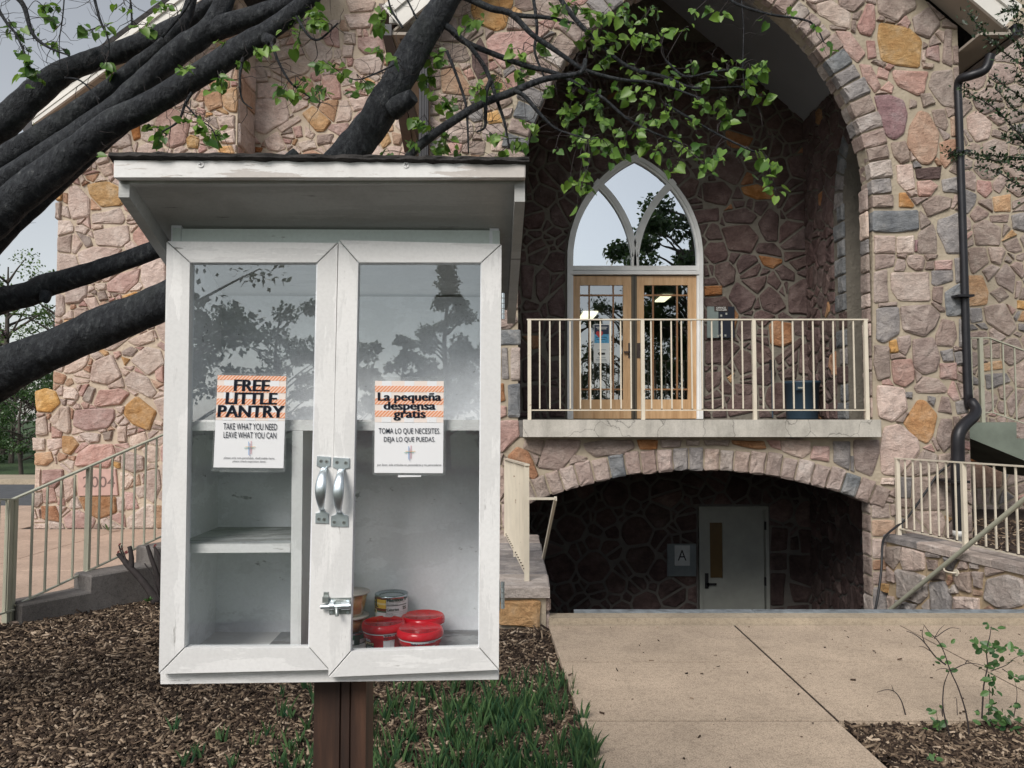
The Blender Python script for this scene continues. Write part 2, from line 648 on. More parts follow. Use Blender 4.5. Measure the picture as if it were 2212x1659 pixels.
def flush_stones(limit=290):
    for parent, L in STONES.items():
        by = {}
        for it in L:
            by.setdefault(it[1], []).append(it)
        for nm, items in by.items():
            items.sort(key=lambda t: -t[0])
            for _, _, mb in items[:limit]:
                finish(nm, mb, parent=parent)
            rest = items[limit:]
            if rest:
                J = MB()
                for _, _, mb in rest:
                    for k, f in enumerate(mb.f):
                        pass
                    base = len(J.v)
                    J.v.extend(mb.v)
                    for f, mi in zip(mb.f, mb.m):
                        J.f.append([base + i for i in f]); J.m.append(J.mi(mb.mats[mi])); J.smooth.append(False)
                o = finish('small_stones', J, parent=parent)
                o['kind'] = 'stuff'
    STONES.clear()

def traced(fr, spec):
    """spec: 'C o 1275,150 1460,185 ...' one stone per line -> [(colour, poly in frame)]"""
    out = []
    for line in spec.strip().splitlines():
        t = line.split()
        if len(t) < 5: continue
        reg, col = t[0], t[1]
        poly = hull([fr.hit(*zc(reg, *map(float, q.split(',')))) for q in t[2:]])
        cx = sum(q[0] for q in poly) / len(poly); cy = sum(q[1] for q in poly) / len(poly)
        out.append((col, [(a + (a - cx) / (math.hypot(a - cx, b - cy) or 1) * .012, b + (b - cy) / (math.hypot(a - cx, b - cy) or 1) * .012) for a, b in poly]))
    return out

def holed_wall(mb, fr, outer, holes, n0, n1, mat):
    """flat wall with openings, front at n1, back at n0"""
    def orient(P, ccw):
        a = sum(P[i][0] * P[(i + 1) % len(P)][1] - P[(i + 1) % len(P)][0] * P[i][1] for i in range(len(P)))
        return P if (a > 0) == ccw else P[::-1]
    loops = [orient(outer, True)] + [orient(h, False) for h in holes]
    flat = [p for L in loops for p in L]
    tris = tessellate_polygon([[Vector((a, b, 0)) for a, b in L] for L in loops])
    n = len(flat)
    vs = [fr.p(a, b, n1) for a, b in flat] + [fr.p(a, b, n0) for a, b in flat]
    fs = []
    for t in tris:
        a, b, c = (Vector((flat[i][0], flat[i][1], 0)) for i in t)
        if (b - a).cross(c - a).z < 0:
            t = t[::-1]
        fs.append(tuple(t))
        fs.append(tuple(i + n for i in t[::-1]))
    k = 0
    for L in loops:
        m = len(L)
        for i in range(m):
            j = (i + 1) % m
            fs.append((k + j, k + i, n + k + i, n + k + j))
        k += m
    mb.add(vs, fs, mat)
# ------------------------------------------------------------------ plain materials of the setting
def mulch_mat():
    m, nt, b = new_mat('wood_mulch')
    a = nt.nodes.new('ShaderNodeAttribute'); a.attribute_name = 'rnd'
    col = ramp(nt, a.outputs['Fac'], [(0.0, (.014, .010, .009)), (0.35, (.06, .042, .031)), (0.55, (.145, .104, .073)), (0.78, (.31, .235, .165)), (1.0, (.54, .44, .34))])
    f = noise_node(nt, pos_node(nt), 60, 3)
    col = mixc(nt, 0.5, col, ramp(nt, f, [(0.3, 0.65), (0.7, 1.2)]), 'MULTIPLY')
    lk(nt, col, b.inputs['Base Color'])
    b.inputs['Roughness'].default_value = 0.9
    b.inputs['Specular IOR Level'].default_value = 0.15
    return m
M['mulch'] = mulch_mat()
M['soil'] = simple('dark_soil', (.035, .022, .016), 0.95, var=0.5, vscale=30, bs=0.8, bscale=60, bd=0.02)

def concrete_mat(name, c, spk=0.5, var=0.10):
    m, nt, b = new_mat(name)
    vec = pos_node(nt)
    col = ramp(nt, noise_node(nt, vec, 1.3, 6, 0.6), [(0.3, tuple(x * (1 - var * 1.6) for x in c)), (0.7, tuple(x * (1 + var) for x in c))])
    fine = noise_node(nt, vec, 140, 3, 0.7)
    col = mixc(nt, spk, col, ramp(nt, fine, [(0.36, 0.35), (0.48, 0.95), (0.7, 1.25)]), 'MULTIPLY')
    med = noise_node(nt, vec, 34, 5, 0.7)
    col = mixc(nt, 0.5, col, ramp(nt, med, [(0.33, 0.5), (0.52, 1.03)]), 'MULTIPLY')
    big = noise_node(nt, vec, 4, 6, 0.7)
    col = mixc(nt, 0.35, col, ramp(nt, big, [(0.34, 0.6), (0.55, 1.0)]), 'MULTIPLY')
    lk(nt, col, b.inputs['Base Color'])
    b.inputs['Roughness'].default_value = 0.92
    b.inputs['Specular IOR Level'].default_value = 0.2
    lk(nt, bump(nt, fine, 0.35, 0.003, bump(nt, med, 0.25, 0.006)), b.inputs['Normal'])
    return m
M['walk'] = concrete_mat('tan_concrete', (.53, .425, .325), .8)
M['plaza'] = concrete_mat('pinkish_concrete', (.54, .405, .32), 0.6)
M['kerb'] = concrete_mat('pale_concrete', (.44, .37, .28), 0.4)
M['grey_conc'] = concrete_mat('grey_concrete', (.22, .21, .20), 0.6, 0.2)
M['shade_conc'] = concrete_mat('shade_dark_concrete', (.055, .053, .05), 0.6, 0.2)  # sunken area's shade put into the colour, which also cuts its bounce
M['stepc'] = concrete_mat('worn_step_concrete', (.20, .185, .175), 0.6, 0.3)
M['bluestone'] = simple('bluestone', (.19, .215, .235), 0.7, var=0.4, vscale=14, bs=0.5, bscale=25, bd=0.01)
M['asphalt'] = simple('asphalt', (.075, .08, .088), 0.9, var=0.2, vscale=4, bs=0.3, bscale=200)
M['grass_far'] = simple('grass_verge', (.035, .07, .02), 0.95, var=0.4, vscale=9, bs=0.8, bscale=50, bd=0.03)
M['slab'] = None
def slab_mat():
    m, nt, b = new_mat('painted_cracked_concrete')
    vec = pos_node(nt)
    col = ramp(nt, noise_node(nt, vec, 3, 7, 0.6), [(0.3, (.36, .34, .30)), (0.55, (.50, .475, .425)), (0.75, (.56, .53, .48))])
    v = nt.nodes.new('ShaderNodeTexVoronoi'); v.feature = 'DISTANCE_TO_EDGE'; v.inputs['Scale'].default_value = 2.1
    wv = nt.nodes.new('ShaderNodeMix'); wv.data_type = 'RGBA'; wv.inputs[0].default_value = 0.16
    nn = nt.nodes.new('ShaderNodeTexNoise'); nn.inputs['Scale'].default_value = 5; nn.inputs['Detail'].default_value = 6
    lk(nt, vec, nn.inputs['Vector']); lk(nt, vec, wv.inputs[6]); lk(nt, nn.outputs['Color'], wv.inputs[7])
    lk(nt, wv.outputs[2], v.inputs['Vector'])
    col = mixc(nt, 0.75, col, ramp(nt, v.outputs['Distance'], [(0.0, 0.25), (0.008, 1.0)]), 'MULTIPLY')
    st = noise_node(nt, pos_node(nt, (6, 1, 1)), 1.6, 6, 0.65)
    col = mixc(nt, 0.5, col, ramp(nt, st, [(0.35, 0.62), (0.55, 1.0)]), 'MULTIPLY')
    fine = noise_node(nt, vec, 70, 4, 0.7)
    col = mixc(nt, 0.4, col, ramp(nt, fine, [(0.3, 0.7), (0.6, 1.1)]), 'MULTIPLY')
    lk(nt, col, b.inputs['Base Color']); b.inputs['Roughness'].default_value = 0.85
    lk(nt, bump(nt, fine, 0.4, 0.005), b.inputs['Normal'])
    return m
M['slab'] = slab_mat()
def rail_mat(name, c):
    m, nt, b = new_mat(name)
    vec = pos_node(nt)
    rust = noise_node(nt, vec, 16, 5, 0.7)
    col = mixc(nt, ramp(nt, rust, [(0.66, 0.0), (0.73, 1.0)]), c, (.16, .055, .02))
    col = mixc(nt, 0.5, col, ramp(nt, noise_node(nt, vec, 5, 4), [(0.3, 0.8), (0.7, 1.1)]), 'MULTIPLY')
    lk(nt, col, b.inputs['Base Color']); b.inputs['Roughness'].default_value = 0.45
    return m
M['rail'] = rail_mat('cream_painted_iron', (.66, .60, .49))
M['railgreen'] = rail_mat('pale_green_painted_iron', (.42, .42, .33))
M['rust'] = simple('rusty_iron', (.05, .03, .02), 0.9, var=0.5, vscale=60)
M['white_trim'] = simple('white_painted_trim', (.66, .64, .60), 0.6, var=0.12, vscale=3, bs=0.2, bscale=30)
M['soffit'] = simple('beige_soffit', (.34, .30, .255), 0.8, var=0.08, vscale=2)
M['soffit_dark'] = simple('porch_ceiling_paint', (.36, .38, .42), 0.85, var=0.06, vscale=2)
M['gutter'] = simple('dark_bronze_metal', (.018, .018, .022), 0.42, 0.3, var=0.2)
M['gutter_brown'] = simple('brown_metal', (.06, .042, .036), 0.5, 0.2, var=0.2)
M['pvc'] = simple('white_plastic_pipe', (.72, .72, .70), 0.35)
M['roofing'] = simple('dark_roof_shingle', (.04, .037, .036), 0.95, var=0.4, vscale=25, bs=0.6, bscale=50, bd=0.01)
M['passage_shade'] = simple('passage_shade_wall', (.06, .055, .06), .9, var=.3)  # dark colour stands in for the shade beyond the side arch
M['green_conc'] = simple('algae_stained_concrete', (.17, .20, .165), 0.85, var=0.3, vscale=2.5, bs=0.3, bscale=40)
M['cable'] = simple('black_rubber', (.012, .013, .016), 0.5)
M['black'] = simple('black_plastic', (.015, .015, .018), 0.4)
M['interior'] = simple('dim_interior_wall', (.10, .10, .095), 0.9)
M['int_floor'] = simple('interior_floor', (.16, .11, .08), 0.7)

def cut_poly(p):
    return p

# ------------------------------------------------------------------ ground
gm = MB()
GX = [-60, -3.2, -0.2, 0.3, 1.73, 60]
gm.add([(-150, -90, -0.05), (150, -90, -0.05), (150, 5.6, -0.05), (-150, 5.6, -0.05)], [(0, 1, 2, 3)], M['soil'])
gm.add([(-150, 5.6, -0.05), (-0.25, 5.6, -0.05), (-0.25, 1500, -0.05), (-150, 1500, -0.05)], [(0, 1, 2, 3)], M['soil'])
gm.add([(4.6, 5.6, -0.05), (150, 5.6, -0.05), (150, 1500, -0.05), (4.6, 1500, -0.05)], [(0, 1, 2, 3)], M['soil'])
gm.add([(-0.25, 10.9, -0.05), (4.6, 10.9, -0.05), (4.6, 1500, -0.05), (-0.25, 1500, -0.05)], [(0, 1, 2, 3)], M['soil'])
ground = tag(finish('ground', gm), kind='structure')
vg = MB()
vg.add([(-1200, 19.0, 0.02), (-6.5, 19.0, 0.02), (-6.5, 1500, 0.02), (-1200, 1500, 0.02)], [(0, 1, 2, 3)], M['grass_far'])
tag(finish('grass_verge', vg), kind='structure')
lawn = MB()
lawn.add([(-900, -1200, -0.03), (900, -1200, -0.03), (900, -3, -0.03), (-900, -3, -0.03)], [(0, 1, 2, 3)], M['grass_far'])
tag(finish('lawn', lawn), kind='structure')

# mulch surface: uneven sheet + tens of thousands of loose chips
def mulch_sheet(name, x0, x1, y0, y1, keep, step=0.09):
    nx, ny = int((x1 - x0) / step), int((y1 - y0) / step)
    mb = MB()
    vs = []
    for j in range(ny + 1):
        for i in range(nx + 1):
            x, y = x0 + (x1 - x0) * i / nx, y0 + (y1 - y0) * j / ny
            vs.append((x, y, mulch_z(x, y)))
    fs = []
    for j in range(ny):
        for i in range(nx):
            xm, ym = x0 + (x1 - x0) * (i + .5) / nx, y0 + (y1 - y0) * (j + .5) / ny
            if keep(xm, ym):
                k = j * (nx + 1) + i
                fs.append((k, k + 1, k + nx + 2, k + nx + 1))
    mb.add(vs, fs, M['soil'], True)
    return tag(finish(name, mb), kind='structure')

def mulch_z(x, y):
    return -0.022 + 0.03 * noise.noise(Vector((x * 0.9, y * 0.9, 0.3))) + 0.010 * noise.noise(Vector((x * 4, y * 4, 1)))

def edge_x(y):           # left edge of the concrete path
    return 0.259 + (5.526 - y) * 0.0457

C0, C1 = ong(47, 1345), ong(345, 1283)          # foot of the stepped kerb on the left
def in_left_bed(x, y):
    if x > edge_x(y) - 0.01: return False
    if y > 5.45 and x > -0.16: return False
    # behind the stepped kerb line
    dx, dy = C1.x - C0.x, C1.y - C0.y
    if x < C0.x:
        return y < C0.y - 0.02 + (C0.x - x) * 0.02
    s = (x - C0.x) * dy - (y - C0.y) * dx
    return s > 0.0 and y < 8.0
def in_right_bed(x, y):
    return x > 1.65 and y < 3.755
mulch_sheet('mulch_bed', -7.0, 0.5, 1.6, 8.0, in_left_bed)
mulch_sheet('mulch_bed', 1.6, 6.0, 1.6, 3.8, in_right_bed)

def chips(name, n, x0, x1, y0, y1, keep, dens=None, seed=3, zf=mulch_z, size=1.0):
    rg = np.random.RandomState(seed)
    xs = rg.uniform(x0, x1, n * 2); ys = rg.uniform(y0, y1, n * 2)
    ok = [i for i in range(n * 2) if keep(xs[i], ys[i])][:n]
    xs, ys = xs[ok], ys[ok]
    k = len(xs)
    zs = np.array([zf(x, y) for x, y in zip(xs, ys)]) + rg.uniform(0.0, 0.016, k)
    L = rg.gamma(3.0, 0.0070, k).clip(0.006, 0.06) * size; W = L * rg.uniform(0.08, 0.30, k); T = rg.uniform(0.0015, 0.005, k)
    W = W.clip(0.0016, 0.007)
    ang = rg.uniform(0, 6.283, k); pit = rg.normal(0, 0.30, k); rol = rg.normal(0, 0.45, k)
    d = np.stack([np.cos(ang) * np.cos(pit), np.sin(ang) * np.cos(pit), np.sin(pit)], 1)
    s0 = np.stack([-np.sin(ang), np.cos(ang), np.zeros(k)], 1)
    u0 = np.cross(d, s0)
    s = s0 * np.cos(rol)[:, None] + u0 * np.sin(rol)[:, None]
    u = np.cross(d, s)
    c = np.stack([xs, ys, zs], 1)
    taper = rg.uniform(0.35, 1.0, k)
    V = np.zeros((k, 8, 3))
    q = 0
    for sz in (-1, 1):
        for (a, b) in ((-1, -1), (1, -1), (1, 1), (-1, 1)):
            wb = W * (taper if a > 0 else 1.0)
            V[:, q] = c + d * (a * L)[:, None] + s * (b * wb)[:, None] + u * (sz * T)[:, None]
            q += 1
    F = np.array([(4, 5, 6, 7), (0, 1, 5, 4), (1, 2, 6, 5), (2, 3, 7, 6), (3, 0, 4, 7)])
    me = bpy.data.meshes.new(name)
    me.vertices.add(k * 8); me.vertices.foreach_set('co', V.reshape(-1))
    faces = (F[None] + (np.arange(k) * 8)[:, None, None]).reshape(-1)
    me.loops.add(len(faces)); me.loops.foreach_set('vertex_index', faces)
    me.polygons.add(k * 5); me.polygons.foreach_set('loop_start', np.arange(k * 5) * 4); me.polygons.foreach_set('loop_total', np.full(k * 5, 4))
    at_ = me.attributes.new('rnd', 'FLOAT', 'POINT')
    at_.data.foreach_set('value', np.repeat(rg.beta(1.5, 1.9, k), 8))
    me.update(); me.validate()
    me.materials.append(M['mulch'])
    o = bpy.data.objects.new(name, me); COL.objects.link(o)
    return tag(o, kind='stuff')

chips('mulch_chips', 42000, -3.2, 0.42, 2.9, 4.7, in_left_bed, seed=3, size=.72)
chips('mulch_chips', 34000, -5.2, 0.42, 4.7, 7.4, in_left_bed, seed=4, size=.9)
chips('mulch_chips', 13000, 1.64, 3.6, 2.9, 3.76, in_right_bed, seed=5, size=.8)

# ------------------------------------------------------------------ paving
walk_base = MB()
walk_base.add([(0.49, .96, -0.004), (1.625, .96, -0.004), (1.625, 3.775, -0.004), (5.3, 3.775, -0.004), (5.3, 5.51, -0.004), (0.27, 5.51, -0.004), (0.36, 3.5, -0.004)], [(0, 1, 2, 3, 4, 5, 6)], M['soil'])
walk = tag(finish('pavement', walk_base, origin=(1, 4, -0.03)), kind='structure')
rows = [0.95, 1.9, 2.85, 3.77, 4.67, 5.495]
gapw = 0.0065
for r in range(5):
    y0, y1 = rows[r], rows[r + 1]
    cols = [None, 1.63, 2.84, 4.05, 5.3] if y0 > 3.7 else [None, 1.63]
    for c in range(len(cols) - 1):
        xa = (edge_x(y0), edge_x(y1)) if c == 0 else (cols[c], cols[c])
        xb = cols[c + 1]
        mb = MB()
        g = gapw
        fr = Frame((0, 0, 0), (1, 0, 0), (0, 1, 0))
        mb.prism(fr, [(xa[0] + g, y0 + g), (xb - g - (0.004 if c == 0 else 0), y0 + g), (xb - g - (0.004 if c == 0 else 0), y1 - g), (xa[1] + g, y1 - g)], -0.08, 0.0, M['walk'])
        finish('paving_slab', mb, parent=walk)
# bits of debris on the slabs
chips('litter_on_pavement', 150, 0.3, 4.4, 3.1, 5.48, lambda x, y: not in_right_bed(x, y) and x > edge_x(y), seed=9, zf=lambda x, y: 0.002 if random.random() > 2 else -0.006, size=0.34)

plz = MB()
plz.add([(-30, 5.5, -0.008), (C0.x - 0.04, 5.58, -0.008), (C1.x - .04, 6.5, -0.008), (-2.5, 8.0, -0.008), (-2.5, 10.2, -0.008), (-30, 13.2, -0.008)], [(0, 1, 2, 3, 4, 5)], M['soil'])
plaza = tag(finish('plaza', plz, origin=(-5, 8, -0.03)), kind='structure')
ys_ = [5.58, 7.46, 9.3, 11.2, 13.1]
xs_ = [-2.4, -3.95, -5.35, -6.8, -8.3, -9.8, -11.3, -12.8]
for j in range(4):
    for i in range(7):
        x1, x0, y0, y1 = xs_[i], xs_[i + 1], ys_[j], ys_[j + 1]
        if y0 >= 9.29 and x1 > -6.7 and y1 > 10.3:
            if y0 > 10: continue
            y1 = 10.28
        poly = [(x0 + .005, y0 + .005), (x1 - .005, y0 + .005), (x1 - .005, y1 - .005), (x0 + .005, y1 - .005)]
        # cut along the stepped kerb
        dx, dy = C1.x - C0.x, C1.y - C0.y
        L = math.hypot(dx, dy)
        if y0 < 8.2:
            poly = clip(poly, dy / L, -dx / L, (dy * C0.x - dx * C0.y) / L - 0.03)
        if len(poly) < 3: continue
        mb = MB()
        mb.prism(Frame((0, 0, 0), (1, 0, 0), (0, 1, 0)), poly, -0.08, 0.0, M['plaza'], chamfer=0.005)
        finish('paving_slab', mb, parent=plaza)
mb = MB(); mb.add([(-60, 13.25, -0.02), (-5.5, 13.25, -0.02), (-5.5, 17.6, -0.02), (-60, 17.6, -0.02)], [(0, 1, 2, 3)], M['asphalt'])
tag(finish('road', mb), kind='structure')
mb = MB(); mb.box((-60, 17.6, -0.04), (-5.5, 19.1, 0.10), M['kerb'])
tag(finish('far_kerb', mb), kind='structure')

# kerb along the sunken area
kb = MB(); kb.box((0.27, 5.50, -0.1), (9, 5.64, 0.05), M['kerb'])
kerb = tag(finish('kerb', kb), kind='structure')
x = 0.47
while x < 8.5:
    L = R.uniform(1.1, 1.9)
    mb = MB(); mb.prism(Frame((0, 0, 0), (1, 0, 0), (0, 1, 0)), [(x, 5.642), (x + L, 5.642), (x + L, 5.72), (x, 5.72)], 0.03, 0.058, M['bluestone'], chamfer=0.004)
    finish('coping_stone', mb, parent=kerb)
    x += L + 0.006
fl = MB(); fl.box((-0.9, 5.64, -2.1), (4.6, 10.9, -1.85), M['shade_conc'])
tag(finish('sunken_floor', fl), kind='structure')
bw = MB(); bw.box((0.28, 5.641, -1.85), (4.7, 5.715, 0.029), M['shade_conc'])
tag(finish('sunken_area_wall', bw), kind='structure')

# stepped concrete kerb on the left
dirk = (C1 - C0).normalized(); nk = Vector((-dirk.y, dirk.x, 0))     # nk points away (left/back)
st = MB()
Ltot = (C1 - C0).length
def kp(s, n, z): return Vector((C0.x, C0.y, 0)) + dirk * s + nk * n + Vector((0, 0, z))
cuts = [(0.0, 0.50, 0.13), (0.50, 1.02, 0.255), (1.02, 1.7, 0.40), (1.7, 2.4, 0.54)]
kerb_steps = thing('stepped_kerb', 'grey weathered concrete kerb climbing in steps beside the mulch', 'kerb', C0)
for (a, b, h) in cuts:
    mb = MB()
    pts = []
    e = 0.012
    for z in (-0.1, h - e):
        pts += [kp(a, 0, z), kp(b, 0, z), kp(b, 0.27, z), kp(a, 0.27, z)]
    pts += [kp(a + e, e, h), kp(b, e, h), kp(b, 0.27 - e, h), kp(a + e, 0.27 - e, h)]
    mb.add(pts, [(3, 2, 1, 0)] + [(r * 4 + i, r * 4 + (i + 1) % 4, (r + 1) * 4 + (i + 1) % 4, (r + 1) * 4 + i) for r in range(2) for i in range(4)] + [(8, 9, 10, 11)], M['stepc'])
    finish('step', mb, parent=kerb_steps)

# ------------------------------------------------------------------ entrance tower
XC = at(1502, 500, 8).x
slab_zt, slab_zb = at(1500, 906.5, 7.82).z, at(1500, 944, 7.82).z
FT = Frame((0, 8, 0), (1, 0, 0))
XL, XR = at(928, 300, 8).x, at(2087, 690, 8).x
ZE = at(2056, 60, 8).z                      # where the rake meets the wall corner
PIT = 0.89
tower = thing('entrance_tower', 'rubble stone entrance tower with a tall pointed arch over the doors', 'church', (XC, 8.0, -1.85))

def arch_pts(rad_off, n=14, cx=1502, a=170, Rr=551, cv=450, down=None):
    """pointed arch outline in photo px, from left foot over the apex to the right foot"""
    r = Rr + rad_off
    ph = math.acos(a / r)
    right = [(cx - a + r * math.cos(ph * k / n), cv - r * math.sin(ph * k / n)) for k in range(n + 1)]
    left = [(2 * cx - u, v) for u, v in right]
    out = left[:-1] + right[::-1]
    if down is not None:
        out = [(left[0][0], down)] + out + [(right[0][0], down)]
    return out
def H(P, fr=FT): return [fr.hit(u, v) for u, v in P]

open_up = H(arch_pts(2.0, down=935))
low_c, low_v, low_R = 1510, 1977, 962
def seg_pts(off, a0, a1, n=16):
    return [(low_c + (low_R + off) * math.sin(a0 + (a1 - a0) * k / n), low_v - (low_R + off) * math.cos(a0 + (a1 - a0) * k / n)) for k in range(n + 1)]
aL, aR = -0.3947, 0.3947
zb = -1.86
lowtop = H(seg_pts(2.5, aL, aR))
xj0, xj1 = lowtop[0][0], lowtop[-1][0]
open_low = [(xj0, zb)] + lowtop + [(xj1, zb)]
apexz = ZE + PIT * (XR - XC)
wall = MB()
holed_wall(wall, FT, [(XL, -2.0), (XR, -2.0), (XR, ZE), (XC, apexz), (XL, ZE)], [open_up, open_low], -0.2, 0.0, M['mortar'])
front = finish('front_wall', wall, parent=tower)
ext = MB()
ext.box((XL, 8.2, -2.0), (XL + 0.3, 12.0, ZE), M['mortar'])
finish('side_wall', ext, parent=tower)
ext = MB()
ext.box((XR - 0.3, 8.2, -2.0), (XR, 12.0, ZE), M['passage_shade'])
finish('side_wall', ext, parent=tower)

T_TOWER = traced(FT, """
C o 1275,150 1460,185 1545,260 1530,440 1380,420 1290,390 1265,250
C p 870,30 960,5 1085,90 1075,190 990,160 880,95
C m 1255,-90 1480,-60 1510,50 1380,145 1270,85
C m 1490,120 1590,50 1665,160 1590,250 1510,215
C r 1390,160 1440,110 1470,150 1450,190
C r 1130,170 1190,30 1235,40 1240,170 1215,235 1150,215
C m 1000,-60 1180,-60 1170,20 1110,75 1020,50
C r 990,205 1080,215 1180,350 1130,405 1060,340
C r 1190,270 1240,275 1250,370 1200,380
C r 1580,320 1655,300 1660,400 1580,370
C m 1700,195 1738,200 1742,430 1680,400
C r 1145,420 1215,430 1280,560 1240,600 1170,500
C r 1270,440 1330,470 1320,515 1260,500
C r 1360,460 1585,470 1560,600 1520,620 1400,560 1370,510
C p 1550,410 1620,420 1610,445 1560,440
C m 1620,470 1742,455 1768,700 1680,680 1595,560
C r 1280,580 1330,535 1360,560 1350,605
C v 1240,625 1340,620 1430,660 1450,750 1430,860 1370,905 1320,880 1280,740
C m 1475,650 1510,660 1510,690 1470,700
C m 1540,615 1600,610 1630,670 1560,695
C t 1530,720 1590,740 1655,870 1640,1000 1600,1065 1540,1060 1455,950 1470,830
C m 1615,720 1690,710 1715,800 1700,845 1640,810
C t 1735,770 1775,750 1775,880 1740,880
C m 1350,930 1440,920 1465,1040 1410,1060 1370,1010
C t 1665,930 1760,905 1775,1000 1700,1090 1670,1040
C p 1385,1075 1480,1070 1500,1220 1440,1230 1395,1180
C d 1510,1100 1670,1085 1660,1160 1520,1160
C r 1520,1180 1600,1175 1645,1210 1600,1270 1530,1270
C g 1680,1170 1780,1150 1785,1250 1690,1240
C o 1405,1255 1440,1255 1495,1330 1480,1345 1405,1340
C m 1550,1320 1640,1270 1740,1290 1720,1350 1590,1405
C b 1230,1370 1520,1365 1525,1490 1400,1500 1230,1500
C g 1655,1430 1785,1380 1800,1640 1710,1640 1650,1500
C m 1530,1510 1620,1455 1640,1560 1640,1640 1525,1640
C p 1390,1540 1490,1530 1490,1640 1390,1640
C p 1242,1530 1370,1535 1370,1640 1242,1640
F p 1350,110 1590,105 1600,290 1400,285 1355,220
F m 1240,110 1320,90 1330,290 1240,300
F g 1615,100 1745,95 1745,160 1640,190 1615,180
F r 1635,35 1740,30 1735,90 1640,90
F g 1760,20 1805,15 1808,160 1770,170
F m 1625,205 1680,200 1670,310 1620,280
F b 1700,240 1800,175 1812,380 1710,385
F g 1255,345 1395,335 1395,500 1300,560 1255,540
F m 1410,330 1600,320 1665,380 1630,460 1560,520 1430,480
F m 1680,410 1755,430 1770,520 1740,585 1645,575 1640,520
F g 1790,415 1822,405 1828,600 1790,580
F o 1340,560 1375,545 1390,620 1345,625
F m 1395,530 1465,515 1470,580 1440,640 1400,610
F m 1490,545 1620,530 1660,660 1640,740 1560,765 1500,720
F g 1670,620 1740,605 1750,680 1690,680
F g 1760,630 1822,620 1822,700 1770,700
F m 1240,580 1330,590 1340,780 1260,800 1240,700
F r 1355,680 1480,670 1495,800 1440,845 1370,820
F r 1665,700 1770,695 1770,800 1670,790
F m 1500,850 1560,785 1650,800 1710,860 1700,885 1520,885
F p 1260,840 1430,860 1450,990 1360,1070 1270,1040
F g 1440,885 1480,885 1480,920 1440,915
F o 1525,935 1570,940 1645,1030 1620,1150 1580,1215 1500,1170 1430,1080
F g 1590,910 1630,920 1620,970 1592,940
F m 1680,915 1720,920 1740,1020 1655,1005
F g 1770,950 1832,930 1838,1010 1780,1020
F m 1675,1060 1740,1060 1750,1190 1690,1270 1645,1180
F p 1305,1110 1400,1090 1520,1190 1530,1260 1480,1330 1400,1420 1290,1410 1280,1250
F m 1110,1195 1270,1195 1270,1270 1220,1425 1120,1380
F g 975,1205 1080,1205 1075,1385 980,1330
F r 850,1235 945,1235 940,1330 830,1310
F p 640,1200 820,1200 820,1270 770,1305 650,1265
F r 545,1195 625,1200 632,1255 580,1235
F w 320,1195 520,1200 535,1245 480,1250 330,1220
F m 140,1193 300,1193 290,1230 150,1225
F m 30,1193 105,1195 100,1225 30,1225
F p 1295,1440 1370,1440 1360,1480 1285,1475
F g 1385,1430 1480,1440 1470,1560 1385,1560
F m 1490,1350 1560,1260 1640,1290 1640,1400 1500,1420
F m 1500,1440 1690,1420 1700,1640 1510,1640
E m 1195,1193 1310,1197 1290,1290 1180,1240
E m 1330,1193 1550,1193 1540,1240 1420,1385 1270,1370 1330,1250
E m 1570,1215 1720,1193 1880,1193 1900,1240 1800,1290 1650,1300 1590,1260
E w 1920,1193 2045,1195 2040,1250 1940,1250
E m 2070,1193 2200,1195 2190,1235 2080,1240
E w 1140,1240 1210,1270 1275,1420 1250,1450 1140,1390 1080,1300
E m 1500,1290 1590,1305 1575,1330 1480,1350
E r 1010,1075 1145,1068 1150,1165 1050,1265 1000,1270
E b 985,485 1155,480 1157,572 985,580
E g 1040,600 1075,600 1085,790 1040,790
E l 1100,600 1157,597 1157,800 1100,800
E w 1000,835 1050,830 1060,930 1000,950
E b 1080,840 1157,830 1157,1040 1080,1040
B o 850,10 1110,-20 1110,20 1060,180 1000,200 880,150 845,80
B m 1130,0 1220,0 1240,60 1180,70 1130,40
B r 940,270 1000,220 1250,200 1260,320 1100,400 1050,450 1010,400 960,330
B r 1380,180 1410,120 1455,150 1420,190
B d 850,330 900,245 940,330 950,480 890,520 850,430
B m 660,280 800,300 830,380 790,400 670,400
B t 650,460 760,440 830,560 830,620 660,600
B r 1060,520 1130,470 1195,520 1170,580 1090,600
B m 650,710 690,690 780,720 740,780 640,780
B d 860,620 910,600 920,640 880,660
B o 940,740 1010,720 1040,790 960,800
B g 580,940 650,890 670,980 590,1000
B m 1180,105 1260,110 1250,165 1190,165
B r 700,930 780,940 760,1000 690,1000
B m 830,920 930,920 920,1000 840,1000
""")
rg = random.Random(21)
PAL_T = [('s', 6), ('m', 5), ('p', 1.4), ('r', 1.0), ('g', .8), ('t', .8), ('o', .22), ('v', .6)]
for col, poly in T_TOWER:
    mb = MB()
    xs = [q[0] for q in poly]
    zmid = sum(q[1] for q in poly) / len(poly)
    edge = (abs(min(xs) - open_up[-1][0]) < 0.09 or abs(max(xs) - open_up[0][0]) < 0.09)
    stone_geo(mb, FT, poly, rg.uniform(0.018, 0.036), rg, M[col], depth=0.19 if edge else 0.012)
    STONES.setdefault(tower, []).append((area(poly) + 1, 'stone', mb))

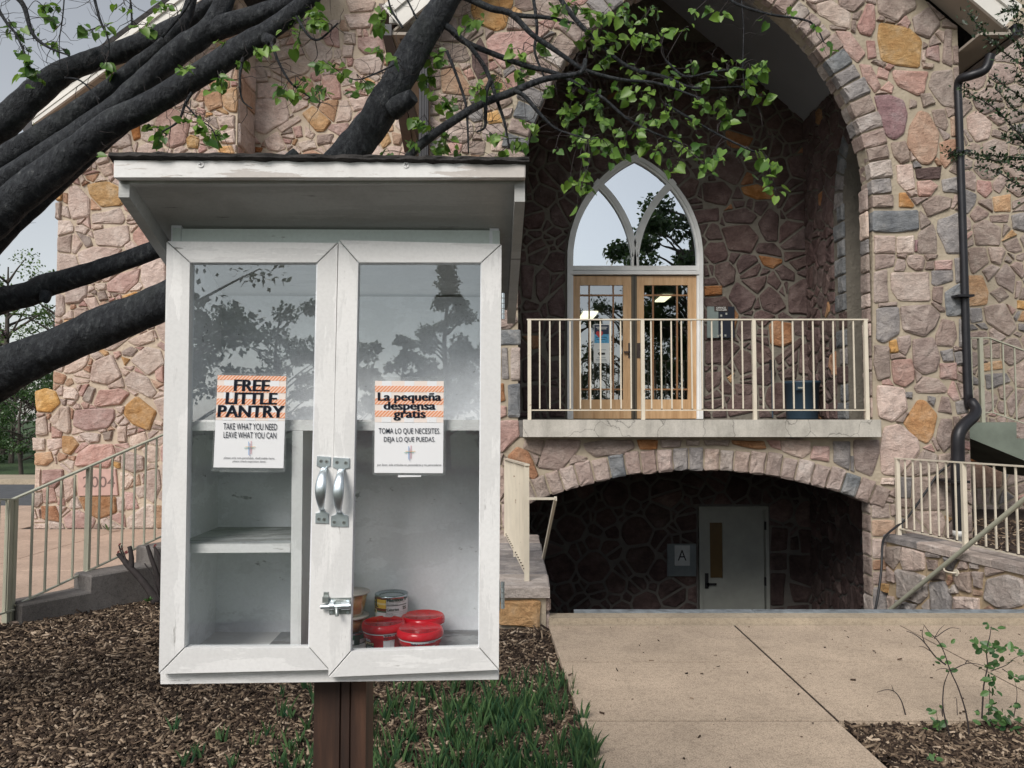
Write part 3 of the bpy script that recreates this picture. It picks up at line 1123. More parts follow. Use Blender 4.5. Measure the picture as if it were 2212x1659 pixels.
# stones on the right-hand reveals of both openings
xa_r = open_up[-1][0]
FRV = Frame((xa_r, 8.2, 0), (0, -1, 0))
z = slab_zt + .01
while z < FT.hit(1880, 452)[1]:
    h_ = rg.uniform(.14, .34)
    add_stone(front, FRV, [(.03, z + .008), (.197, z + .008), (.197, z + h_ - .008), (.03, z + h_ - .008)], pick(rg, [('m', 4), ('p', 2), ('t', 1), ('g', 1), ('o', .6)]), rg, h=.014, name='reveal_stone')
    z += h_
FRV2 = Frame((xj1, 8.2, 0), (0, -1, 0)); z = -1.84
while z < lowtop[-1][1] - .12:
    h_ = rg.uniform(.14, .3)
    add_stone(front, FRV2, [(.01, z + .008), (.197, z + .008), (.197, z + h_ - .008), (.01, z + h_ - .008)], pick(rg, [('m', 4), ('p', 2), ('l', 1), ('g', 1)]), rg, h=.014, name='reveal_stone')
    z += h_
# ring of the tall arch
PAL_A = [('l', 1.6), ('g', 2), ('b', .7), ('m', 2), ('s', 3)]
def vous(n, side, r0=551, r1=600):
    ph = math.acos(170 / 551)
    t = 0.0
    ts = [0.0]
    while t < ph:
        t += rg.uniform(0.048, 0.068)
        ts.append(min(t, ph))
    for k in range(len(ts) - 1):
        a0, a1 = ts[k] + 0.0028, ts[k + 1] - 0.0028
        if a1 - a0 < 0.015: continue
        rr1 = r1 + rg.uniform(-6, 7)
        rr0 = r0 + rg.uniform(-2.5, 1.5)
        P = [(1332 + r * math.cos(a), 450 - r * math.sin(a)) for r, a in ((rr0, a0), (rr1, a0), (rr1, a1), (rr0, a1))]
        if side < 0:
            P = [(3004 - u, v) for u, v in P]
        poly = hull(H(P))
        mb = MB()
        stone_geo(mb, FT, poly, rg.uniform(0.024, 0.042), rg, M[pick(rg, PAL_A)], depth=0.075, rough=1.0)
        STONES.setdefault(tower, []).append((area(poly), 'arch_stone', mb))
        # second stone deeper in the soffit
        P2 = [(1332 + r * math.cos(a), 450 - r * math.sin(a)) for r, a in ((rr0 + 1, a0 + .006), (r0 + 30, a0 + .006), (r0 + 30, a1 + .004), (rr0 + 1, a1 + .004))]
        if side < 0:
            P2 = [(3004 - u, v) for u, v in P2]
        mb = MB()
        F2 = Frame((0, 8.10, 0), (1, 0, 0))
        stone_geo(mb, F2, hull(H(P2)), 0.01, rg, M[pick(rg, PAL_A)], depth=0.12)
        STONES.setdefault(tower, []).append((area(poly) * .3, 'soffit_stone', mb))
vous(22, 1); vous(22, -1)
# ring of the low segmental arch
a = aL - 0.012
while a < aR + 0.02:
    da = rg.uniform(0.0315, 0.037)
    o0, o1 = rg.uniform(-2.5, 1), 47 + rg.uniform(-3, 4)
    P = [(low_c + (low_R + o) * math.sin(t), low_v - (low_R + o) * math.cos(t)) for o, t in ((o0, a + .0016), (o0, a + da - .0016), (o1, a + da - .0016), (o1, a + .0016))]
    mb = MB()
    stone_geo(mb, FT, hull(H(P)), rg.uniform(0.03, 0.045), rg, M[pick(rg, [('l', 1.2), ('m', 2.5), ('g', .9), ('s', 4), ('b', .15)])], depth=0.19)
    STONES.setdefault(tower, []).append((0.05, 'arch_stone', mb))
    a += da
# quoins on the jambs (both openings)
def quoins(xe, z0, z1, side, pal, fr=FT, hmin=.12, hmax=.3, skip=()):
    z = z0
    obs = []
    while z < z1:
        h = rg.uniform(hmin, hmax); w = rg.uniform(.14, .32)
        P = [(xe - .006 * side, z + .01), (xe + w * side, z + .012), (xe + w * side - .01, z + h - .01), (xe - .006 * side, z + h - .012)]
        P = hull(P)
        if not any(inside(o, *closest(o, sum(q[0] for q in P) / 4, (z + h / 2))[1:]) and closest(o, xe + .08 * side, z + h / 2)[0] < .006 for o in skip):
            mb = MB(); stone_geo(mb, fr, P, rg.uniform(.015, .03), rg, M[pick(rg, pal)], depth=0.19)
            STONES.setdefault(tower, []).append((area(P), 'stone', mb)); obs.append(P)
        z += h
    return obs
pad = lambda P: P
tr_polys = [p for _, p in T_TOWER]
q1 = quoins(xj1 + .01, zb, at(1900, 1110, 8).z, 1, PAL_T, skip=[])
q2 = quoins(xj0 - .01, zb, at(1100, 1110, 8).z, -1, PAL_T)
ob = [hull(H(arch_pts(50))), hull(H([(1121, 440), (1887, 440), (1887, 935), (1121, 935)])),
      hull(H(seg_pts(50, aL - .012, aR + .03)) + [(xj0, lowtop[0][1] - .05), (xj1, lowtop[-1][1] - .05)]), hull([(xj0, zb), (xj1, zb), (xj1, lowtop[-1][1]), (xj0, lowtop[0][1])]),
      [(at(1128, 900, 8).x, slab_zb - .01), (at(1906, 900, 8).x, slab_zb - .01), (at(1906, 900, 8).x, slab_zt + .01), (at(1128, 900, 8).x, slab_zt + .01)]] + tr_polys + q1 + q2
reg = [(XL, -0.75), (XR, -0.75), (XR, ZE), (XR - 1.3, ZE + 1.3 * PIT), (XL + 1.3, ZE + 1.3 * PIT), (XL, ZE)]
for poly in rubble(reg, ob, rmax=0.23, rmin=0.022, gap=0.0075, seed=5, aniso=1.15, tries=12000):
    cx = sum(q[0] for q in poly) / len(poly)
    hidden = cx < -0.25 and poly[0][1] < at(800, 330, 8).z
    add_stone(tower, FT, poly, pick(rg, PAL_T), rg, vis=0.15 if hidden else 1)

# gable roof, rake boards, gutters
yo = 7.62
def roof_pt(x, y, dz=0): return (x, y, apexz + .22 - PIT * abs(x - XC) + dz)
ov = 0.34
rf = MB()
for sgn in (-1, 1):
    xe = XC + sgn * (XR - XC + ov)
    lo = [roof_pt(XC, yo), roof_pt(xe, yo), roof_pt(xe, 13), roof_pt(XC, 13)]
    hi = [(p[0], p[1], p[2] + .16) for p in lo]
    rf.hexa(lo + hi if sgn > 0 else [lo[1], lo[0], lo[3], lo[2], hi[1], hi[0], hi[3], hi[2]], M['roofing'])
finish('roof', rf, parent=tower)
for sgn in (-1, 1):
    xe = XC + sgn * (XR - XC + ov)
    mb = MB(); mb.bar(roof_pt(XC, yo - .02, -.02), roof_pt(xe, yo - .02, -.02), .035, .30, M['white_trim'])
    mb.bar(roof_pt(XC, yo - .05, .07), roof_pt(xe, yo - .05, .07), .03, .10, M['white_trim'])
    finish('rake_board', mb, parent=tower)
    mb = MB()
    a0, a1 = roof_pt(XC, yo + .02, -.17), roof_pt(xe, yo + .02, -.17)
    mb.hexa([a0, a1, (a1[0], 8.0, a1[2]), (a0[0], 8.0, a0[2]), (a0[0], a0[1], a0[2] + .03), (a1[0], a1[1], a1[2] + .03), (a1[0], 8.0, a1[2] + .03), (a0[0], 8.0, a0[2] + .03)], M['soffit'])
    # flat eave return closing the corner
    xi = XC + sgn * (XR - XC)
    zc_ = roof_pt(xe, yo)[2] - .20
    mb.box((min(xe, xi), yo, zc_), (max(xe, xi), 11.0, zc_ + .03), M['soffit'])
    finish('soffit', mb, parent=tower)
    mb = MB(); mb.box((min(xe, xe + sgn * .1), yo - .03, zc_ - .02), (max(xe, xe + sgn * .1), 11.0, zc_ + .10), M['gutter'])
    finish('gutter', mb, parent=tower)
    mb = MB()
    for k in range(5):
        mb.box((xe - sgn * .12 - .05, 7.70 + k * .022, zc_ - .006), (xe - sgn * .12 + .05, 7.71 + k * .022, zc_ + .001), M['gutter_brown'])
    finish('soffit_vent', mb, parent=tower)

# downspouts
def tubepx(pts, mat, seg=10, squash=1.0, n=5, name='downspout', parent=tower):
    P = smooth_path([(at(u, v, y).x, y, at(u, v, y).z, r * y / FPX) for u, v, y, r in pts], n)
    mb = MB(); mb.tube([p[:3] for p in P], [p[3] for p in P], seg, mat, squash=squash)
    return finish(name, mb, parent=parent)
ds = tubepx([(2140, 118, 7.75, 10), (2128, 150, 7.78, 10), (2098, 163, 7.82, 10), (2076, 170, 7.9, 10), (2069, 190, 7.95, 8), (2071, 240, 7.95, 8), (2082, 560, 7.95, 8), (2091, 850, 7.95, 9), (2100, 868, 7.9, 10), (2108, 884, 7.85, 11), (2103, 900, 7.8, 12), (2083, 918, 7.75, 13), (2070, 940, 7.72, 13.5), (2069, 980, 7.72, 13.5), (2069, 1040, 7.72, 13.5), (2073, 1150, 7.72, 13)], M['gutter'], 12)
pv = MB()
c = at(2073, 1188, 7.72)
pv.lathe([(.052, 0), (.052, .14), (.062, .14), (.062, .20), (.05, .20)], (c.x, c.y, c.z), 20, M['pvc'])
finish('pipe_base', pv, parent=tower)
for (v, y) in ((330, 7.92), (640, 7.92), (1040, 7.69)):
    mb = MB(); p = at(2069 + (v - 190) * .024 if v < 900 else 2069, v, y)
    mb.box((p.x - .09, y - .06, p.z - .012), (p.x + .09, 8.0, p.z + .012), M['gutter'])
    finish('pipe_strap', mb, parent=tower)
ds2 = MB(); p0, p1 = at(917, 95, 7.9), at(917, 700, 7.9)
ds2.box((p0.x - .05, 7.85, 0.0), (p0.x + .05, 7.95, p0.z), M['gutter'])
for k in range(3):
    ds2.box((p0.x - .035 + k * .028, 7.84, 0.0), (p0.x - .022 + k * .028, 7.85, p0.z), M['gutter'])
finish('downspout', ds2, parent=tower)
# brown boxed eave running back above the left wing
eb = MB()
q0, q1_ = at(832, 18, 7.9), at(884, 322, 10.9)
eb.bar(q0, q1_, .14, .12, M['gutter_brown'])
eb.bar((q0.x + .22, q0.y, q0.z + .05), (q1_.x + .17, q1_.y, q1_.z + .03), .30, .04, M['soffit'])
finish('eave_box', eb, parent=tower)
eb = MB(); q = at(872, 25, 7.75); eb.box((q.x - .15, 7.72, q.z - .14), (q.x + .20, 7.76, q.z + .2), M['white_trim']); finish('eave_end', eb, parent=tower)

# balcony slab, porch floor, ceilings, inner side walls
sl = MB(); xs0, xs1 = at(1130, 906, 7.82).x, at(1904, 906, 7.82).x
sl.prism(Frame((0, 7.82, 0), (1, 0, 0)), [(xs0, slab_zb), (xs1, slab_zb), (xs1, slab_zt), (xs0, slab_zt)], -.165, 0, M['slab'], chamfer=.008)
finish('balcony_beam', sl, parent=tower)
XI0, XI1 = 2 * XC - 4.30, 4.30
pf = MB(); pf.box((XI0, 8.2, slab_zb), (XI1, 10.7, slab_zt - .004), M['grey_conc'])
pf.box((open_up[0][0] + .002, 7.986, slab_zb), (open_up[-1][0] - .002, 8.199, slab_zt - .006), M['grey_conc'])
porch_floor = finish('porch_floor', pf, parent=tower)
zc0 = at(1745, 262, 10.7).z
pc = MB()
for sgn in (-1, 1):
    xe = XC + sgn * (XI1 - XC)
    za = zc0 + PIT * (XI1 - XC)
    lo = [(XC, 8.2, za), (xe, 8.2, zc0), (xe, 10.7, zc0), (XC, 10.7, za)]
    pc.hexa((lo if sgn > 0 else [lo[1], lo[0], lo[3], lo[2]]) + [(p[0], p[1], p[2] + .1) for p in (lo if sgn > 0 else [lo[1], lo[0], lo[3], lo[2]])], M['soffit_dark'])
finish('porch_ceiling', pc, parent=tower)

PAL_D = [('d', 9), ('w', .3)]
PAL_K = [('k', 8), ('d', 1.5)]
# back wall of the porch and of the sunken area
FB = Frame((0, 10.7, 0), (1, 0, 0))
def HB(P): return [FB.hit(u, v) for u, v in P]
def win_arch(off, n=10, down=None):
    Rr, a, cx, cv = 244.8 + off, 98.8, 1371, 560
    ph = math.acos(a / Rr)
    right = [(cx - a + Rr * math.cos(ph * k / n), cv - Rr * math.sin(ph * k / n)) for k in range(n + 1)]
    left = [(2 * cx - u, v) for u, v in right]
    out = left[:-1] + right[::-1]
    if down: out = [(left[0][0], down)] + out + [(right[0][0], down)]
    return out
floor_px = 905
zfloor = slab_zt - .004
win_o = HB(win_arch(1, down=940)); win_o = [(a, max(b, zfloor)) for a, b in win_o]
dA = HB([(1507, 1325), (1659, 1325), (1659, 1092), (1507, 1092)]); dA = [(a, b if b > -.5 and b > FB.hit(1500, 1200)[1] else -1.85) for a, b in dA]
bwall = MB()
holed_wall(bwall, FB, [(XI0 - .3, -1.9), (XI1 + .3, -1.9), (XI1 + .3, zc0 + .2), (XC, zc0 + .2 + PIT * (XI1 + .3 - XC)), (XI0 - .3, zc0 + .2)], [win_o, dA], -0.25, 0.0, M['mortar_shade'])
lowm = MB(); holed_wall(lowm, Frame((0, 10.694, 0), (1, 0, 0)), [(XI0, -1.85), (XI1, -1.85), (XI1, slab_zb - .01), (XI0, slab_zb - .01)], [dA], -.004, 0, M['mortar_low'])  # thin sheet whose mortar colour holds the undercroft shade
backw = finish('back_wall', bwall, parent=tower)
T_BACK = traced(FB, """
F d 215,60 290,40 340,90 330,170 260,200 210,120
F d 380,160 540,130 520,200 480,240
F m 300,270 350,170 470,270 440,340 370,370
F d 500,260 560,200 620,250 665,330 600,375 520,340
F d 690,210 780,150 815,170 815,380 690,370
F d 600,90 650,60 720,110 720,160 640,150
F w 140,200 250,195 250,250 145,260
F w 560,450 600,420 710,440 710,560 640,585 570,570
F d 150,560 300,550 370,590 280,700 150,700
F o 290,790 330,760 310,820
F d 150,760 260,750 230,830 170,880 150,850
F m 340,830 470,840 430,900 350,900
F d 330,900 480,890 480,1000 300,1040 290,960
F d 470,560 560,600 590,680 500,700 460,640
F d 600,660 760,530 770,570 620,700
F d 760,580 830,570 830,770 750,760
F m 620,760 740,700 730,790 640,800
F m 690,40 800,0 820,60 740,90
C w 380,1215 480,1200 580,1230 590,1290 480,1290 400,1260
C d 130,1190 260,1180 320,1240 280,1330 140,1300
C d 70,1370 230,1350 230,1430 90,1450
C m 260,1380 400,1350 480,1400 440,1450 280,1440
C d 250,1480 420,1460 490,1540 440,1640 300,1620
C d 490,1450 560,1350 620,1400 610,1560 540,1560
C d 60,1100 120,1090 150,1140 90,1150
E d 1165,60 1250,70 1230,280 1175,260
E d 1260,130 1310,80 1350,110 1340,240 1290,300 1265,250
E m 1340,300 1430,200 1445,300 1440,400 1350,380
E d 1170,370 1280,365 1310,430 1300,490 1180,500
E w 1175,520 1290,520 1290,590 1240,600
E d 1180,680 1280,620 1330,700 1300,800 1180,820
E d 1330,560 1400,500 1440,500 1440,640 1350,650
E m 1175,850 1320,840 1330,1000 1180,1000
E p 1350,690 1400,680 1440,780 1350,800
H d 130,30 ... 
""".replace('H d 130,30 ... ', ''))
T_LOW = traced(FB, """
H d 420,100 600,60 700,150 560,210 470,190
H d 720,110 860,90 960,200 900,330 780,260
H d 620,290 760,230 830,330 800,400 640,370
H w 870,30 1010,20 1060,120 960,110
H d 960,400 1080,380 1140,470 1060,560 900,560 860,480
H d 460,240 600,200 680,290 640,340 540,260
H d 300,340 420,260 520,420 500,560 400,600 300,480
H d 540,260 590,210 640,300 600,340
H d 1080,130 1240,150 1230,260 1140,240
H d 1160,330 1290,300 1330,420 1200,480
H d 1170,520 1230,470 1280,520 1260,590 1190,560
H d 640,400 740,400 800,510 740,560 620,500
H d 700,580 800,560 860,640 720,640
I d 580,100 680,110 670,240 570,250
I d 700,170 740,160 750,240 700,240
I d 690,280 830,280 870,400 830,480 700,430
I d 570,270 670,270 670,370 570,370
I d 570,400 665,400 650,600 570,600
I d 690,460 850,500 800,580 720,580
I d 680,610 810,600 810,640 680,640
""")
finish('lower_shade_mortar', lowm, parent=backw)
for col, poly in [('d' if c_ in 'mvp' else c_, p_) for c_, p_ in T_BACK] + [('k' if c_ == 'd' else c_, p_) for c_, p_ in T_LOW]:  # traced stones recoloured darker for the recess shade
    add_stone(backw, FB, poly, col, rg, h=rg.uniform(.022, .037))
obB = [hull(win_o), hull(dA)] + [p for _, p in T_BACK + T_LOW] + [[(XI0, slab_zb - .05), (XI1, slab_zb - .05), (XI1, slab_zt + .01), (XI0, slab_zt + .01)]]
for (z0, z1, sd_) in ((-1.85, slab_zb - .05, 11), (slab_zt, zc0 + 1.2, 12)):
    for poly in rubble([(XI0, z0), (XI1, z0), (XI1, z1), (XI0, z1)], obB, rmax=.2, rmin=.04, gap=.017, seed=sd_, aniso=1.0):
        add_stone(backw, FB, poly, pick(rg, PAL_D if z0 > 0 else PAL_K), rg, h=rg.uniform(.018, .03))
# inner right side wall with its own arch towards the stairs
FR_ = Frame((XI1, 8.2, 0), (0, 1, 0))
FRi = Frame((XI1, 10.7, 0), (0, -1, 0))      # faces -x
sa = 1.22; sb = 2.32                           # opening, measured from the back corner
zsp = at(1810, 450, 9.5).z
so = [(sa, zfloor + .002), (sb, zfloor + .002), (sb, zsp)]
cxs = (sa + sb) / 2
so += [(cxs + .55 * math.cos(t), zsp + .95 * math.sin(t)) for t in [math.pi * k / 10 for k in range(1, 10)]] + [(sa, zsp)]
sw = MB(); holed_wall(sw, FRi, [(0, slab_zt), (2.5, slab_zt), (2.5, zc0), (0, zc0)], [[(a, max(b, slab_zt + .003)) for a, b in so]], -.26, 0, M['mortar_shade'])
sideR = finish('inner_wall', sw, parent=tower)
for k in range(13):
    z0 = zfloor + .01 + k * .235
    if z0 > zsp: break
    w = .16 if k % 2 else .26
    add_stone(sideR, FRi, [(sa - w, z0), (sa + .015, z0), (sa + .015, z0 + .215), (sa - w, z0 + .215)], pick(rg, [('g', 2), ('b', 3), ('d', 1)]), rg, h=.02, name='arch_stone')
for k in range(14):
    t0, t1 = math.pi * (k + .06) / 14, math.pi * (k + .94) / 14
    P = [(cxs + rx * math.cos(t), zsp + rz * math.sin(t)) for rx, rz, t in ((.55, .95, t0), (.78, 1.2, t0), (.78, 1.2, t1), (.55, .95, t1))]
    add_stone(sideR, FRi, hull(P), pick(rg, [('g', 2), ('b', 3), ('d', 1)]), rg, h=.02, name='arch_stone')
obS = [hull([(cxs + .8 * math.cos(t), zsp + 1.22 * math.sin(t)) for t in [math.pi * k / 10 for k in range(11)]]), [(sa - .27, slab_zt), (sb + .05, slab_zt), (sb + .05, zsp), (sa - .27, zsp)]]
for poly in rubble([(0, slab_zt), (2.5, slab_zt), (2.5, zc0), (0, zc0)], obS, rmax=.17, rmin=.05, gap=.015, seed=8, aniso=.9):
    add_stone(sideR, FRi, poly, pick(rg, PAL_D), rg)
# under-porch right wall
uw = MB(); uw.box((XI1, 8.2, -1.9), (XI1 + .25, 10.7, slab_zb - .001), M['mortar_low'])
under = finish('undercroft_wall', uw, parent=tower)
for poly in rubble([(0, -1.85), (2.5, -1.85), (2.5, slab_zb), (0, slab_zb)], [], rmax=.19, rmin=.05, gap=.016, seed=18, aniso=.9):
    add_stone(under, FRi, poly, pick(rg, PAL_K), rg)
lw = MB(); lw.box((XI0 - .25, 8.2, -1.9), (XI0, 10.7, zc0), M['mortar_shade'])
finish('inner_wall', lw, parent=tower)

# ------------------------------------------------------------------ left wing
wing = thing('stone_wing', 'pink stone wing of the church with a gable and a 2004 date stone', 'church', (at(300, 1146, 10.3).x, 10.3, 0))
FW = Frame((0, 10.3, 0), (1, 0, 0))
xw0, xw1 = FW.hit(119, 700)[0], FW.hit(77, 980)[0]
xw2 = FW.hit(513, 250)[0]
zstep = FW.hit(100, 852)[1]
ztopL = FW.hit(123, 255)[1]
zt = 8.2
wm = MB(); wm.prism(FW, [(xw0, -.1), (xw2, -.1), (xw2, ztopL + .72 * (xw2 - xw0)), (xw0, ztopL)], -.35, 0, M['mortar_pink'])
wm.prism(FW, [(xw1, -.1), (xw0 - .001, -.1), (xw0 - .001, zstep + .02), (xw1, zstep - .10)], -.34, -.002, M['mortar_pink'])
wm.box((xw0, 10.651, -.1), (xw0 + .3, 16, ztopL), M['mortar_pink'])
wingwall = finish('gable_wall', wm, parent=wing)
T_W = traced(FW, """
A t 1335,600 1430,590 1440,690 1360,720 1335,680
A r 1010,790 1060,720 1140,710 1230,800 1200,930 1120,960 1060,930 1030,860
A w 850,820 905,815 910,890 870,910
A o 1215,900 1240,880 1290,900 1280,960 1220,955
A p 700,890 840,870 850,940 790,960 710,950
A o 570,1200 700,1180 760,1210 815,1260 790,1330 660,1340 590,1270
A p 450,1220 500,1205 580,1290 580,1400 470,1420 450,1330
A p 600,1390 780,1350 810,1420 790,1450 600,1450
A p 610,1500 830,1460 840,1560 780,1600 630,1590
A o 368,1160 405,1150 405,1295 370,1300
A p 370,1320 400,1315 395,1420 370,1420
A p 460,1050 520,1010 590,1020 590,1100 490,1140
A p 600,1010 720,1000 700,1050 640,1070
A p 640,1080 720,1060 730,1130 680,1140
A m 500,1510 580,1540 600,1590 560,1600
A r 540,1450 580,1405 590,1480
A o 1420,960 1500,950 1520,1000 1430,1005
A p 1410,760 1520,750 1520,830 1430,820
A r 1280,700 1330,715 1320,770 1285,755
A p 930,830 1000,820 1010,890 960,920 920,900
A p 1340,880 1400,850 1410,930 1350,960
A p 1420,850 1520,840 1520,930 1430,925
A p 900,960 960,930 1060,960 1060,1000 890,1010
D p 430,210 500,170 565,180 560,260 520,300 430,310
D r 700,180 780,120 910,80 890,170 810,240 700,230
D o 800,260 880,235 915,250 860,290 810,310
D m 640,240 680,230 700,280 650,290
D p 920,60 1040,10 1070,60 1070,180 950,220 920,160
D p 550,280 620,270 670,380 590,340
D o 425,420 500,415 540,460 430,490
D p 590,810 610,690 730,640 790,780 700,830
D p 830,550 990,480 1000,550 900,580
D p 850,680 950,590 1040,610 1065,700 960,770
D m 795,620 850,590 890,610 860,645 800,640
D o 790,655 840,670 812,708
D p 810,800 860,750 960,790 1015,880 980,920 820,840
D r 1010,750 1060,715 1065,820 1020,800
D o 235,880 300,860 360,880 390,950 330,1010 245,1005
D m 540,930 580,850 620,860 590,950
D p 420,850 490,860 510,900 500,930 420,920
D r 610,960 650,870 780,860 840,890 780,960 640,975
D o 820,970 890,910 1015,1010 970,1130 870,1090 810,1030
D r 490,1000 740,990 745,1050 700,1110 560,1130 480,1100
D p 330,1060 400,980 450,975 460,1130 440,1150 360,1100
D p 755,980 810,975 795,1015 770,1010
D p 520,1155 560,1145 650,1155 640,1200 580,1210
D m 670,1150 730,1135 720,1190 680,1190
D p 765,1110 820,1105 820,1200 772,1205
D o 412,1168 470,1175 510,1220 460,1285 415,1270
D r 490,1360 510,1280 590,1225 730,1220 750,1290 700,1370
D p 218,1180 290,1185 290,1255 222,1255
D p 310,1190 400,1185 400,1240 320,1260
D t 233,1280 330,1270 345,1320 300,1355 233,1350
D r 280,1390 410,1385 410,1440 360,1500 280,1480
D p 795,1290 840,1270 930,1300 930,1380 870,1400 795,1370
D w 515,1565 750,1562 755,1659 640,1700 560,1659
D p 785,1405 840,1410 870,1440 830,1500 790,1510
D r 283,1512 350,1505 370,1590 290,1600
D w 272,1622 360,1622 395,1720 280,1700
D r 810,1530 870,1540 900,1630 820,1640
D p 945,1400 1030,1380 1040,1500 1000,1600 945,1560
D p 235,1380 265,1385 265,1500 235,1490
D p 238,1060 300,1040 310,1150 240,1160
D p 850,1170 940,1140 960,1210 900,1250 850,1230
D p 420,1450 480,1440 495,1540 430,1590
""")
datepoly = hull([FW.hit(*zc('D', *q)) for q in ((510, 1384), (755, 1380), (770, 1549), (512, 1555))])
PAL_W = [('p', 9), ('r', 2.0), ('m', .6), ('t', 1.6), ('o', .35)]
for col, poly in T_W:
    add_stone(wingwall, FW, poly, col, rg, h=rg.uniform(.02, .04))
obW = [p for _, p in T_W] + [datepoly]
for poly in rubble([(xw0, .0), (xw2, .0), (xw2, ztopL + .72 * (xw2 - xw0)), (xw0, ztopL)], obW, rmax=.25, rmin=.026, gap=.0085, seed=31, aniso=1.2, tries=8000):
    cx = sum(q[0] for q in poly) / len(poly)
    add_stone(wingwall, FW, poly, pick(rg, PAL_W), rg)
for poly in rubble([(xw1, .0), (xw0 - .01, .0), (xw0 - .01, zstep), (xw1, zstep - .12)], obW, rmax=.14, rmin=.04, gap=.012, seed=32, aniso=1.0):
    add_stone(wingwall, FW, poly, pick(rg, PAL_W), rg)
# the part of the lower wall hidden behind the cabinet
ds_ = MB()
ds_.prism(FW, datepoly, -.01, .03, simple('rose_date_stone', (.50, .33, .29), 0.85, var=.1, vscale=12, bs=.3, bscale=80), chamfer=.006)
date = finish('date_stone', ds_, parent=wing)
dt = MB()
fnW = lambda u, v: FW.w(u, v, .0325)
add_text(dt, "2004", fnW, (179, 1029, 248, 1053), simple('incised_grey', (.17, .115, .105), .9))
finish('numerals', dt, parent=date)
# side return and recessed wall
yr = 11.0
FWr = Frame((xw2, 10.3, 0), (0, 1, 0))        # faces +x
sm = MB(); sm.box((xw2 - .3, 10.652, -.1), (xw2 - .001, yr, 7.5), M['mortar_pink'])
sret = finish('return_wall', sm, parent=wing)
FWq = Frame((xw2, 10.3, 0), (0, 1, 0))
z = 0
while z < 6.5:
    h = rg.uniform(.2, .45)
    add_stone(sret, FWq, [(.02, z + .01), (.66, z + .01), (.66, z + h - .01), (.02, z + h - .01)], pick(rg, PAL_W), rg)
    z += h
FC = Frame((0, yr, 0), (1, 0, 0))
rm = MB(); xr1 = 0.3
rm.prism(FC, [(xw2 - .3, -.1), (xr1, -.1), (xr1, zt), (xw2 - .3, zt)], -.3, 0, M['mortar_pink'])
recw = finish('recessed_wall', rm, parent=wing)
T_R = traced(FC, """
A p 1650,650 1850,645 1875,750 1860,790 1720,870 1660,850 1645,740
A o 1960,740 2030,690 2145,790 2100,850 2050,850
A p 1870,660 2000,660 1990,690 1900,730
A p 1800,830 1930,750 1950,780 1830,860
A p 1715,910 1800,855 1850,960 1800,980 1740,970
A w 1560,940 1700,960 1690,985 1560,990
A p 1560,400 1690,410 1740,530 1580,540
A r 1900,830 1950,820 1960,880 1920,890
A p 1980,820 2040,870 2020,900 1980,880
A m 2060,880 2160,870 2140,930 2060,940
A p 1930,930 2030,910 2050,960 1960,980
A r 1640,870 1690,930 1650,930
A r 2090,500 2200,490 2212,640 2150,640 2090,560
A r 2080,220 2190,180 2200,310 2120,290
A p 1640,340 1720,330 1740,400 1650,390
A m 1565,740 1620,740 1620,910 1570,900
A p 1880,760 1895,740 1900,750
B p 20,210 90,220 90,290 20,280
B r 110,250 270,240 280,340 150,350 110,310
B p 90,390 180,360 280,370 250,480 130,480 80,430
B p 10,300 80,300 70,370 10,370
B r 190,580 240,530 240,600 220,620
B p 60,560 160,540 150,600
B p 50,640 180,630 170,700 80,720
B o 240,900 300,860 320,920 270,960
B t 330,860 400,880 380,940 340,930
B p 20,100 200,90 180,180 60,190
B p 30,0 220,10 200,70 60,80
""")
for col, poly in T_R:
    add_stone(recw, FC, poly, col, rg, h=rg.uniform(.02, .035))
for poly in rubble([(xw2 + .02, 0), (xr1, 0), (xr1, 7.6), (xw2 + .02, 7.6)], [p for _, p in T_R], rmax=.25, rmin=.028, gap=.0085, seed=41, aniso=1.2, tries=7000):
    zz = sum(q[1] for q in poly) / len(poly)
    add_stone(recw, FC, poly, pick(rg, PAL_W), rg, vis=.1 if zz < FC.hit(700, 345)[1] else 1)
# gable roof edge of the wing
YG = 9.75
g0, g1 = at(62, 258, YG), at(440, -22, YG)
dg_ = (g1 - g0)
g2 = g0 + dg_ * 1.6
mb = MB(); mb.bar(g0, g2, .04, .20, M['white_trim'], up=Vector((0, 0, 1)))
mb.bar(g0 + Vector((-.02, -.03, .10)), g2 + Vector((-.02, -.03, .10)), .04, .07, M['white_trim'])
mb.bar(g0 + Vector((-.01, -.015, -.05)), g2 + Vector((-.01, -.015, -.05)), .03, .03, M['white_trim'])
finish('rake_board', mb, parent=wing)
mb = MB(); e = Vector((0, .02, -.09)); e2 = Vector((0, .55, -.09)); t = Vector((0, 0, .03))
mb.hexa([g0 + e, g2 + e, g2 + e2, g0 + e2, g0 + e + t, g2 + e + t, g2 + e2 + t, g0 + e2 + t], M['soffit'])
finish('soffit', mb, parent=wing)
mb = MB(); e = Vector((-.04, -.05, .14)); e2 = Vector((0, 7, .14)); t = Vector((0, 0, .08))
mb.hexa([g0 + e, g2 + e, g2 + e2, g0 + e2, g0 + e + t, g2 + e + t, g2 + e2 + t, g0 + e2 + t], M['roofing'])
finish('roof', mb, parent=wing)
mb = MB(); mb.hexa([g0 + Vector((-.03, -.03, -.22)), g0 + Vector((.08, -.03, -.20)), g0 + Vector((.08, 3, -.20)), g0 + Vector((-.03, 3, -.22)), g0 + Vector((-.12, -.03, .02)), g0 + Vector((.04, -.03, .05)), g0 + Vector((.04, 3, .05)), g0 + Vector((-.12, 3, .02))], M['gutter'])
finish('gutter', mb, parent=wing)

